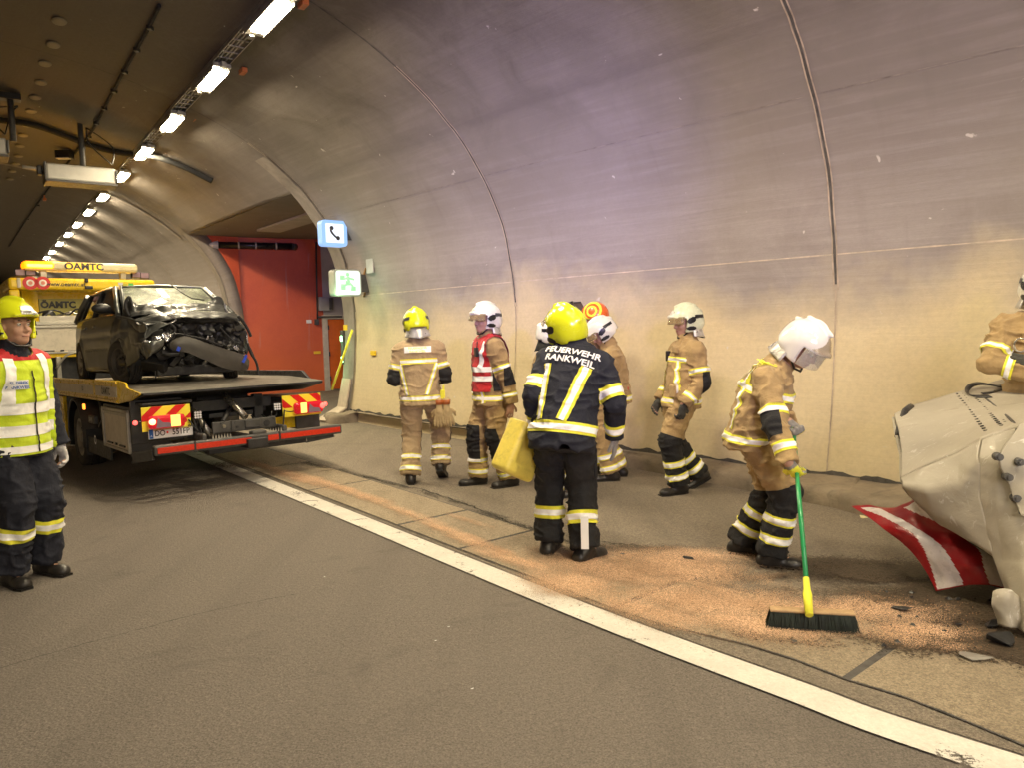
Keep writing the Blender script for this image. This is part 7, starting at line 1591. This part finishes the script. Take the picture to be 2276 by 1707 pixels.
LBL = plain("lit_blue_sign", (.05, .12, .3), .4, emit=(.34, .55, .95), es=.75); LWH = plain("lit_white_sign", (.2, .2, .2), .4, emit=(.80, .86, 1.0), es=.95); LGW = plain("lit_greenish_white", (.2, .22, .2), .4, emit=(.86, 1, .84), es=.85); LGR = plain("lit_green", (.1, .2, .1), .4, emit=(.40, .85, .42), es=.7)
def sos(r, w, h):
    bm = bmesh.new(); rrect(bm, w, h, .06, 0, .16); bm_obj("sign_box", bm, LBL, r); bm = bmesh.new(); rrect(bm, w * .72, h * .74, .015, -.006, -.001); bm_obj("white_field", bm, LWH, r)
    bm = bmesh.new(); P = smooth_path([(-w * .13, -.016, h * .20), (-w * .17, -.016, h * .10), (-w * .12, -.016, -.0), (-.0, -.016, -h * .13), (w * .12, -.016, -h * .19)], 6); tube(bm, P, .018, 8, rs=[.030, .026, .022, .018] + [.017] * (len(P) - 8) + [.018, .022, .026, .030])
    for c in (P[1], P[-2]): bmesh.ops.create_uvsphere(bm, u_segments=10, v_segments=8, radius=.036, matrix=Matrix.Translation(Vector(c)) @ Matrix.Diagonal((1, .35, 1, 1)))
    bm_obj("telephone_symbol", bm, INK, r); boxes("wall_arm", [((w / 2 + .10, .08, .02), (.26, .06, .22))], GREYP, r, .01)
perp_sign("emergency_telephone_sign", 723, 503, 54, 56, -0.95, "lit blue and white sign with a black telephone receiver beside the red bay", "telephone sign", sos)
def exitb(r, w, h):
    bm = bmesh.new(); rrect(bm, w, h, .06, 0, .20); bm_obj("sign_box", bm, plain("grey_sign_case", (.30, .31, .27), .5), r); bm = bmesh.new(); rrect(bm, w * .90, h * .90, .045, -.008, -.001); bm_obj("lit_panel", bm, LGW, r)
    bm = bmesh.new(); u = h * .11
    for c in ((-.22, .18), (-.02, -.02), (.18, -.22), (-.20, -.2)): prism(bm, [((c[0] - .08) * w, (c[1] - .08) * h), ((c[0] + .08) * w, (c[1] - .08) * h), ((c[0] + .08) * w, (c[1] + .08) * h), ((c[0] - .08) * w, (c[1] + .08) * h)], -.014, -.009, 'y')
    tube(bm, [(-w * .02, -.016, h * .22), (0, -.016, h * .02)], .022, 8); tube(bm, [(0, -.016, h * .02), (w * .14, -.016, -h * .12), (w * .10, -.016, -h * .30)], .018, 8); tube(bm, [(0, -.016, h * .02), (-w * .12, -.016, -h * .10), (-w * .28, -.016, -h * .10)], .018, 8); tube(bm, [(-w * .18, -.016, h * .14), (0, -.016, h * .17), (w * .2, -.016, h * .12)], .015, 8); bmesh.ops.create_uvsphere(bm, u_segments=10, v_segments=8, radius=.032, matrix=Matrix.Translation((-w * .03, -.016, h * .30)) @ Matrix.Diagonal((1, .3, 1, 1)))
    bm_obj("running_figure", bm, LGR, r); boxes("wall_arm", [((w / 2 + .10, .10, .0), (.24, .08, .3))], GREYP, r, .01)
perp_sign("exit_sign", 752, 610, 58, 58, -1.05, "glowing white and green exit sign on the wall beside the bay", "exit sign", exitb)
gl_ = bpy.data.lights.new("exit_sign_glow", 'POINT'); gl_.energy = 9; gl_.color = (.5, 1, .55); gl_.shadow_soft_size = .2; o_ = bpy.data.objects.new("exit_sign_glow", gl_); COL.objects.link(o_); t_, n_ = hd(40.5); o_.location = tuple(W3(-1.1, -.55, 2.2))
def wall_obj(s, z, off=0.0): ix = idx_at_z(z); return prof_pt(ix, s, off)
def wall_hit(x, y):
    """station and height where a photo point meets the side wall"""
    best = None
    for s in np.arange(-14, 2, .02):
        t, n = hd(heading(s)); p = gp(x, y, wp(s), t)
        if not (0.15 < p[2] < 4.0): continue
        q = (p - wp(s)) @ n; ix = idx_at_z(p[2]); i = int(ix); qq = PF[i][0] + (PF[i + 1][0] - PF[i][0]) * (ix - i); e = abs(q - qq)
        if best is None or e < best[0]: best = (e, s, p[2])
    return best[1], best[2]
def on_wall(name, x, y, size, mat, label, cat, group=None, bevel=.005, depth=.03):
    s, z = wall_hit(x, y); p = wall_obj(s, z, depth / 2 + .004); r = boxes(name, [((0, 0, 0), (depth, size[0], size[1]))], mat, None, bevel); r.location = tuple(p); r.rotation_euler = (0, 0, math.radians(heading(s))); tag(r, label, cat, group); return r
YTAG = plain("yellow_tag", (.80, .55, .03), .5)
on_wall("wall_tag", 749, 707, (.14, .10), YTAG, "small yellow tag above the green escape light", "tag", "yellow tags on the walls"); on_wall("wall_tag", 808, 762, (.16, .08), YTAG, "small yellow tag alone on the pale wall left of the walking man", "tag", "yellow tags on the walls")
GRN = plain("lit_escape_green", (.5, 1, .5), .4, emit=(.35, 1, .45), es=5)
el = empty("escape_light_strip"); s_, z_ = wall_hit(744, 750); p_ = wall_obj(s_, z_, .03); el.location = tuple(p_); el.rotation_euler = (0, 0, math.radians(heading(s_))); tag(el, "grey strip with green escape lights low on the wall behind the yellow pole", "escape light")
boxes("housing", [((0, 0, 0), (.05, .10, .62))], GREYP, el, .01); boxes("green_lamp", [((-.028, 0, .16), (.01, .07, .10))], GRN, el, .003); boxes("green_lamp", [((-.028, 0, -.22), (.01, .07, .10))], GRN, el, .003)
for z_ in (1.35, .85):
    l_ = bpy.data.lights.new("escape_light_glow", 'POINT'); l_.energy = 1.6; l_.color = (.4, 1, .45); l_.shadow_soft_size = .05; o_ = bpy.data.objects.new("escape_light_glow", l_); COL.objects.link(o_); o_.location = tuple(wall_obj(s_, z_, .22))
pa, pb = wall_hit(770, 712), wall_hit(741, 845); A_ = wall_obj(pa[0], pa[1], .08); B_ = wall_obj(pb[0], pb[1], .22)
pole = tube_obj("yellow_pole", [tuple(A_), tuple(B_)], .022, YEL2, None, 8); tag(pole, "thin yellow pole leaning against the wall next to the exit sign", "pole"); pole["label"] = "thin yellow pole leaning on the wall beside the green escape lights"
# pale kicker plate at the foot of the jamb
kp = mesh_obj("kicker_plate", [tuple(wall_obj(-.05, .75, .03)), tuple(wall_obj(-.35, .75, .03)), tuple(wall_obj(-.35, .22, .05)), tuple(W3(-.35, -.42, .02)), tuple(W3(-.02, -.48, .02)), tuple(wall_obj(-.02, .22, .05))], [(0, 1, 2, 5), (5, 2, 3, 4)], plain("pale_kicker", (.55, .46, .36), .6, dirt=.3)); tag(kp, "pale flared plate at the foot of the wall where the bay begins", "plate"); kp.modifiers.new("t", 'SOLIDIFY').thickness = .03
# worn patch with cables beside the exit sign
wb = tube_obj("wall_cable", [tuple(wall_obj(*wall_hit(x, y), .02)) for x, y in ((792, 578), (786, 600), (793, 622), (788, 640))], .018, plain("brown_cable", (.25, .14, .05), .7), None, 6); tag(wb, "short brown cable stub on the wall right of the exit sign", "cable")
on_wall("junction_plate", 800, 572, (.22, .26), pale_wall, "pale square plate on the wall above right of the exit sign", "plate", depth=.02)
# red wall fittings
def rbox_(name, x, y, w, h, d, mat, parent=None, bevel=.006, off=0.0):
    u, z = rwpx(x, y); p = rw(u, z, d / 2 + off + .002); R_ = Matrix.Rotation(math.atan2(RD[1], RD[0]), 3, 'Z'); return boxes(name, [(tuple(p), (w, d, h), R_)], mat, parent, bevel)
DORG = plain("orange_door_paint", (.66, .13, .012), .45, var=.1); FRM = plain("pale_door_frame", (.52, .48, .42), .55, dirt=.2)
door = empty("orange_door", loc=tuple(rw(rwpx(728, 800)[0], 0))); tag(door, "orange steel door with pale frame at the right end of the red wall", "door"); do_ = np.array(door.location); ux = rwpx(728, 800)[0]; Rr = Matrix.Rotation(math.atan2(RD[1], RD[0]), 3, 'Z')
def rb(u, z, w, h, d, off=0): p = rw(u, z, off + d / 2 + .002) - do_; return (tuple(p), (w, d, h), Rr)
u0 = rwpx(712, 800)[0]; u1 = u0 + 1.0; zt_ = rwpx(728, 690)[1]; boxes("door_leaf", [rb((u0 + u1) / 2, zt_ / 2 + .03, u1 - u0, zt_ - .04, .06)], DORG, door, .01); boxes("door_frame", [rb(u0 - .08, zt_ / 2 + .04, .14, zt_ + .08, .09), rb((u0 + u1) / 2, zt_ + .07, u1 - u0 + .3, .10, .09)], FRM, door, .01)
for z in (.35, 1.0, 1.7): boxes("hinge", [rb(u0 - .0, z, .03, .12, .11)], CHAS, door, .004)
tray2 = rbox_("wall_cable_duct", 712, 684, .62, .05, .10, GREYP); tag(tray2, "grey cable duct above the orange door", "cable duct")
eb = rbox_("electrical_box", 699, 656, .30, .36, .16, plain("violet_grey_box", (.32, .32, .34), .5)); tag(eb, "grey electrical box on the pale wall above the orange door", "electrical box"); boxes("box_cover", [((0, 0, 0), (.10, .02, .3), Rr)], GREYP, eb, .005).location = tuple(rw(rwpx(712, 656)[0], rwpx(712, 656)[1], .19))
cm = rbox_("wall_sensor", 683, 695, .10, .15, .12, GREYP); tag(cm, "small grey sensor box at the lower end of the thin pipe on the red wall", "sensor")
wt = rbox_("white_label", 667, 694, .13, .09, .02, WHT, bevel=.002); tag(wt, "small white label on the red wall beside the grey sensor box", "label"); yt = rbox_("wall_tag", 685, 761, .18, .07, .02, YTAG, bevel=.002); tag(yt, "small yellow tag low on the red wall near the orange door", "tag", "yellow tags on the walls")
def rtube(pts, r, off): return [tuple(rw(*rwpx(x, y), off)) for x, y in pts]
vp = tube_obj("conduit_pipe", rtube([(682, 522), (683, 600), (685, 690)], .02, .05), .022, GREYP, None, 8); tag(vp, "thin vertical grey pipe on the red wall", "pipe")
bp = empty("black_pipe", loc=tuple(rw(*rwpx(540, 531), .16))); tag(bp, "thick black horizontal pipe with pale collars high on the red wall", "pipe"); bo_ = np.array(bp.location)
lp = [np.array(p) - bo_ for p in rtube([(470, 530), (628, 533)], 0, .16)]; tube_obj("tube", [tuple(p) for p in lp], .085, BLKP, bp, 14)
for f in (.27, .5, .78): c = lp[0] + (lp[1] - lp[0]) * f; d = unit(lp[1] - lp[0]); tube_obj("collar", [tuple(c - d * .02), tuple(c + d * .02)], .092, FRM, bp, 14)
tube_obj("end_cone", [tuple(lp[0]), tuple(lp[0] - unit(lp[1] - lp[0]) * .28)], .1, WHT, bp, 12, rs=[.11, .05]); tube_obj("bend", [tuple(lp[1]), tuple(lp[1] + unit(lp[1] - lp[0]) * .10 + np.append(-RN[:2] * .10, 0))], .085, GREYP, bp, 12)
# ceiling beam strip of the bay
q1 = g(580, 498, 3.97); q2 = g(692, 462, 3.97); dd = q2 - q1; bb = boxes("ceiling_strip", [((0, 0, 0), (np.linalg.norm(dd), .55, .05))], pale_wall, None, .005); bb.location = tuple((q1 + q2) / 2 + [0, 0, -.0]); bb.rotation_euler = (0, 0, math.atan2(dd[1], dd[0])); tag(bb, kind="structure")
# efflorescence streak on the red wall: a real lime deposit
# ---------------------------------------------------------------- overhead sign boxes, cables, pale discs
CABM = black_rubber
cab = tube_obj("ceiling_cable_loop", smooth_path([tuple(ceil_hit(x, y, .07)) for x, y, z in ((-60, 240, 5.40), (5, 250, 5.42), (60, 257, 5.42), (110, 272, 5.43), (165, 293, 5.42), (220, 312, 5.40), (285, 325, 5.34), (340, 331, 5.22), (400, 352, 5.02), (462, 383, 4.78))], 6), .055, CABM, None, 8); tag(cab, "thick black cable bundle strapped across the ceiling over the lamp row", "cable")
def hang_box(x0, x1, yt, yb, zc, polex, label, Yd):
    c = pxY((x0 + x1) / 2, (yt + yb) / 2, Yd); r = empty("overhead_sign_box", loc=tuple(c)); r.rotation_euler = (0, 0, math.radians(heading(3) - 2)); tag(r, label, "overhead sign", "sign boxes hanging from the ceiling")
    L_ = np.linalg.norm(pxY(x1, (yt + yb) / 2, Yd + .4) - pxY(x0, (yt + yb) / 2, Yd - .4)) * .93; h_ = (yb - yt) / 1600 * Yd; AL2 = plain("brushed_aluminium_case", (.50, .48, .44), .42, .3, var=.06)
    boxes("case", [((0, 0, 0), (L_, .42, h_))], AL2, r, .03); boxes("lower_rim", [((0, -.03, -h_ / 2 - .02), (L_ * 1.03, .5, .04))], GREYP, r, .008); boxes("end_plate", [((-L_ / 2 - .01, 0, -.02), (.03, .46, h_ + .06))], GREYP, r, .008); boxes("end_plate", [((L_ / 2 + .01, 0, 0), (.03, .46, h_ * .8))], GREYP, r, .008)
    tube_obj("end_rod", [(-L_ / 2, 0, .05), (-L_ / 2 - .32, 0, .07)], .03, AL2, r, 8); boxes("end_disc", [((-L_ / 2 - .08, 0, .03), (.08, .14, .16))], GREYP, r, .02)
    tube_obj("hanger_pole", [(polex, .0, h_ / 2), (polex, .0, 5.42 - c[2])], .045, GREYP, r, 10); boxes("ceiling_bracket", [((polex, 0, 5.40 - c[2]), (.28, .20, .10))], BLKP, r, .01)
    for x in (-.1, .25): tube_obj("cable", smooth_path([(polex + .1, .1, 5.3 - c[2]), (x + .3, .15, h_ / 2 + .45), (L_ / 2, .1, h_ / 2 + .12)], 6), .012, BLKP, r, 5)
    return r
hang_box(97, 250, 362, 396, 0, .05, "long pale sign box seen edge-on hanging from the ceiling on a pole", 13.2)
hang_box(-140, 14, 296, 332, 0, .55, "pale sign box cut off at the left edge hanging from the ceiling", 11.6)
sb = boxes("small_ceiling_box", [((0, 0, 0), (.30, .18, .16))], BLKP, None, .02); sb.location = tuple(ceil_hit(142, 320, .12)); tag(sb, "small dark box beside the hanger pole of the long sign box", "ceiling box"); boxes("sensor_face", [((0, -.05, -.085), (.24, .12, .02))], FRM, sb, .005)
# thin cable with clips left of the lamps
cl = tube_obj("clipped_ceiling_cable", smooth_path([tuple(ceil_hit(x, y, .03)) for x, y in ((345, 5), (318, 60), (270, 145), (230, 220), (195, 285), (160, 330), (105, 405), (60, 468), (20, 530))], 4), .022, CABM, None, 6); tag(cl, "thin dark cable with clips running along the ceiling left of the lamps", "cable")
for x, y in ((325, 52), (296, 100), (270, 148), (247, 190), (226, 228), (209, 260), (193, 290), (180, 315), (60, 470), (82, 440)):
    boxes("cable_clip", [((0, 0, 0), (.06, .09, .05))], BLKP, cl, .01).location = tuple(ceil_hit(x, y, .04))
disc_px = [(128, 43), (115, 94), (97, 135), (88, 176), (76, 208), (67, 238), (58, 268), (50, 290), (43, 313), (40, 335), (34, 352), (26, 368), (22, 385)]  # pale flat discs set along the vault
stm = plain("pale_ceiling_patch", (.22, .19, .14), .7); s0_ = None
words = ["first", "second", "third", "fourth", "fifth", "sixth", "seventh", "eighth", "ninth", "tenth", "eleventh", "twelfth", "last"]
for i, (x, y) in enumerate(disc_px):
    bm = bmesh.new(); bmesh.ops.create_uvsphere(bm, u_segments=14, v_segments=8, radius=.085, matrix=Matrix.Diagonal((1, 1.6, .25, 1))); o = bm_obj("ceiling_disc", bm, stm, None, True); o.location = tuple(ceil_hit(x, y, .012)); o.rotation_euler = (0, 0, .6); tag(o, words[i] + " pale disc from the top in the left row on the dark ceiling", "ceiling disc", "pale discs along the ceiling")
# ---------------------------------------------------------------- absorbent granules, stains, debris on the road
def splat(name, blobs, z, mat, att, x0, x1, y0, y1, kind, step=.035, f=1.0):
    xs = np.arange(x0, x1, step); ys = np.arange(y0, y1, step); X, Y = np.meshgrid(xs, ys); D_ = np.zeros_like(X)
    for (px_, py_, rx, ry, a, w) in blobs:
        p = g(px_, py_); c, s_ = math.cos(math.radians(a)), math.sin(math.radians(a)); dx, dy = X - p[0], Y - p[1]; u = (dx * c + dy * s_) / rx; v = (-dx * s_ + dy * c) / ry; D_ = np.maximum(D_, w * np.exp(-(u * u + v * v)))
    keep = D_ > .06; V = []; idx = -np.ones(D_.shape, int); vals = []
    for i in range(len(ys)):
        for j in range(len(xs)): idx[i, j] = len(V); V.append((X[i, j], Y[i, j], z + gz(X[i, j], Y[i, j]) + (.006 * D_[i, j] if kind == 'sand' else 0))); vals.append(D_[i, j])
    Fs = [(idx[i, j], idx[i, j + 1], idx[i + 1, j + 1], idx[i + 1, j]) for i in range(len(ys) - 1) for j in range(len(xs) - 1) if keep[i, j] or keep[i + 1, j + 1]]
    used = sorted({k for f_ in Fs for k in f_}); mp = {k: i for i, k in enumerate(used)}; o = mesh_obj(name, [V[k] for k in used], [[mp[k] for k in f_] for f_ in Fs], mat, None, True)
    a_ = o.data.attributes.new(att, 'FLOAT', 'POINT'); a_.data.foreach_set("value", [vals[k] for k in used]); tag(o, kind="stuff"); return o, D_, X, Y
SANDM = m_masked("absorbent_granules", (.42, .25, .14), (.80, .53, .35), 6.0, 1.25, .10, .95, "cover", .35, 150); OILM = m_masked("oil_soaked_stain", (.030, .021, .013), (.075, .052, .034), 3.5, .8, .12, .5, "cover", .3, 60); DUSTM = m_masked("fine_rust_dust", (.28, .185, .12), (.42, .29, .19), 3.0, 1.3, .55, .95, "cover", .5, 170)
sandb = [(1450, 1235, .55, .30, -30, 1.0), (1300, 1235, .55, .22, -40, .95), (1240, 1270, .35, .22, -40, .95), (1560, 1310, .62, .28, -20, 1.0), (1400, 1330, .40, .14, -42, .9), (1620, 1355, .42, .18, -30, .95), (1750, 1330, .50, .2, -10, .95), (1850, 1330, .45, .22, 0, .85), (1950, 1370, .35, .12, -10, .8), (1480, 1210, .5, .2, 0, .8),
    (1120, 1220, .5, .07, -45, .9), (1040, 1185, .5, .06, -48, .85), (960, 1150, .6, .06, -50, .8), (870, 1110, .7, .06, -50, .8), (800, 1082, .7, .08, -50, .85), (740, 1060, .7, .08, -50, .85), (690, 1045, .8, .10, -50, .8), (640, 1035, .9, .12, -50, .8), (580, 1015, .9, .08, -50, .7), (1010, 1130, .4, .05, -50, .5), (1900, 1380, .4, .1, -30, .7)]
splat("dusty_sand_film", [(a, b, c * 1.3, d * 1.8, e, w * .85) for a, b, c, d, e, w in sandb], .0185, DUSTM, "cover", -7, 3.6, 3.0, 11.5, "dust", .05)
oilb = [(2050, 1300, .75, .30, 0, 1.0), (1900, 1240, .6, .22, 0, .95), (2150, 1400, .6, .25, -20, 1.0), (2000, 1400, .45, .12, -20, .85), (1750, 1225, .5, .16, 0, .75), (2180, 1330, .8, .4, 0, 1.0), (1640, 1250, .5, .10, 0, .6), (1350, 1190, .5, .08, 0, .55), (1600, 1290, .4, .06, 10, .55), (1480, 1190, .4, .06, -10, .6), (1700, 1390, .5, .05, -20, .5), (440, 1010, 1.2, .3, 0, .45), (560, 1060, .8, .2, -30, .35)]
splat("oil_stain", oilb, .0215, OILM, "cover", -5, 4.6, 2.8, 9.5, "oil", .05)
so, SD, SX, SY = splat("absorbent_sand", sandb, .0245, SANDM, "cover", -7, 3.4, 3.1, 11.5, "sand", .04)
# loose grains as real little solids on and around the film
bm = bmesh.new(); rr_ = np.random.default_rng(4); prob = SD.ravel() ** 1.5 * np.where(SY.ravel() < 5.5, 1, .15); prob /= prob.sum(); ch = rr_.choice(len(prob), 16000, p=prob)
V = []; Fs = []
for k in ch:
    x = SX.ravel()[k] + rr_.normal(0, .05); y = SY.ravel()[k] + rr_.normal(0, .05); s_ = abs(rr_.normal(.0013, .0007)) + .0006; z = .022 + rr_.uniform(0, .006); b_ = len(V); a_ = rr_.uniform(0, 6.28)
    for j in range(3): V.append((x + math.cos(a_ + 2.1 * j) * s_, y + math.sin(a_ + 2.1 * j) * s_, z))
    V.append((x, y, z + s_ * 1.3)); Fs += [(b_, b_ + 1, b_ + 3), (b_ + 1, b_ + 2, b_ + 3), (b_ + 2, b_, b_ + 3)]
gr = mesh_obj("sand_grains", V, Fs, plain("grain", (.46, .28, .16), .9, var=.35, vscale=60)); tag(gr, kind="stuff")
def chunk(name, x, y, s, mat, label, cat, seed, n=9, flat=.5):
    r_ = random.Random(seed); bm = bmesh.new()
    for k in range(n): bm.verts.new((r_.uniform(-1, 1) * s, r_.uniform(-1, 1) * s * .7, r_.uniform(0, 1) * s * flat))
    bmesh.ops.convex_hull(bm, input=bm.verts[:]); bmesh.ops.delete(bm, geom=[v for v in bm.verts if not v.link_faces], context='VERTS'); o = bm_obj(name, bm, mat, None, bevel=s * .06); p = g(x, y); o.location = (p[0], p[1], .024); tag(o, label, cat); return o
chunk("debris", 1488, 1216, .045, CPL, "black lump lying on the sand between the navy coat man and the sweeper", "debris", 1); chunk("debris", 1505, 1260, .03, CPL, "flat black scrap on the sand right of the black lump", "debris", 2, flat=.2); chunk("debris", 1955, 1330, .07, CHAS, "dark clod in the oil stain below the striped sheet", "debris", 3, flat=.4); chunk("debris", 2140, 1362, .06, CPL, "black broken part on the oil stain in front of the wreck", "debris", 4); chunk("debris", 2160, 1400, .075, CPL, "jagged black part at the lower right beside the wreck", "debris", 5, 12, .7); chunk("debris", 2070, 1362, .03, CPL, "tiny black crumb below the striped sheet", "debris", 6); chunk("debris", 1720, 1395, .03, concrete_dark, "dark smudge of dirt just under the broom head", "debris", 7, flat=.2)
chunk("debris", 2105, 1428, .08, plain("clear_shard", (.35, .33, .30), .15, alpha=.7), "thin translucent shard at the edge of the oil stain", "debris", 8, flat=.1); chunk("glass_shard", 1345, 1205, .03, BLKP, "small dark chip on the road behind the navy coat man's boot", "debris", 9, flat=.2)
for i in range(26):
    r_ = random.Random(100 + i); x, y = r_.uniform(1900, 2190), r_.uniform(1275, 1425)
    if i == 0: V = []; Fs = []
    p = g(x, y); s_ = r_.uniform(.006, .02); b_ = len(V); a_ = r_.uniform(0, 6)
    for j in range(4): V.append((p[0] + math.cos(a_ + 1.57 * j) * s_ * (1 + .4 * (j % 2)), p[1] + math.sin(a_ + 1.57 * j) * s_, .024))
    V.append((p[0], p[1], .024 + s_ * .8)); Fs += [(b_, b_ + 1, b_ + 4), (b_ + 1, b_ + 2, b_ + 4), (b_ + 2, b_ + 3, b_ + 4), (b_ + 3, b_, b_ + 4)]
cr_ = mesh_obj("broken_fragments", V, Fs, CPL); tag(cr_, kind="stuff")
o = chunk("crumpled_wrapper", 1868, 1126, .035, plain("pale_yellow_wrapper", (.7, .62, .35), .6), "crumpled pale yellow wrapper on the road by the kerb left of the striped sheet", "litter", 11, flat=.6)
o = chunk("paper_scrap", 1943, 1096, .02, WHT, "white scrap lying on the kerb above the striped sheet", "litter", 12, flat=.3); o.location.z = .18
for i, (x, y) in enumerate(((969, 1356), (941, 1386), (700, 1248), (1020, 1490))): o = chunk("pebble", x, y, .008, WHT, ["tiny pale pebble on the lane left of the white line, farther of two", "tiny pale pebble on the lane left of the white line, nearer of two", "tiny pale pebble on the lane near the middle left", "tiny pale pebble on the near lane asphalt"][i], "pebble", 20 + i); o.location.z = 0.002
# longitudinal seam and hairline cracks of the lane
def crack(name, pts, w, z, mat):
    P = smooth_path([g(*p) for p in pts], 16); rows = []; rc = random.Random(len(pts))
    for i, p in enumerate(P):
        t = P[min(i + 1, len(P) - 1)] - P[max(i - 1, 0)]; t = t / np.linalg.norm(t); n = np.array([-t[1], t[0], 0]); j = rc.uniform(-1, 1) * w * 2.0; ww = w * rc.uniform(.3, 1.1); rows.append([p + n * (j - ww) + [0, 0, z], p + n * (j + ww) + [0, 0, z]])
    tag(grid_obj(name, rows, mat), kind="structure")
CRK = plain("dark_crack", (.035, .03, .025), .95, var=.4, vscale=20)  # one even dark tone for seams and cracks
crack("asphalt_seam", [(0, 1445), (150, 1402), (300, 1362), (440, 1325), (560, 1300), (640, 1285)], .0035, .004, CRK)
crack("lay_by_crack", [(600, 995), (700, 1015), (850, 1045), (990, 1085), (1100, 1130), (1160, 1145)], .012, .008, CRK); crack("lay_by_crack", [(1290, 1172), (1400, 1185), (1500, 1196), (1620, 1215)], .008, .008, CRK)
TARM = m_masked("dark_tar_smear", (.05, .043, .035), (.09, .078, .062), 5, .6, .25, .9, "cover", .5, 90)
splat("tar_edge", [(a, b, .55, .05, -50, .55) for a, b in ((1120, 1138), (1050, 1112), (980, 1085), (900, 1062), (820, 1040), (750, 1022), (680, 1008), (1200, 1165), (1300, 1185), (1400, 1200))], .0165, TARM, "cover", -6, 3, 4, 11.5, "tar", .04)
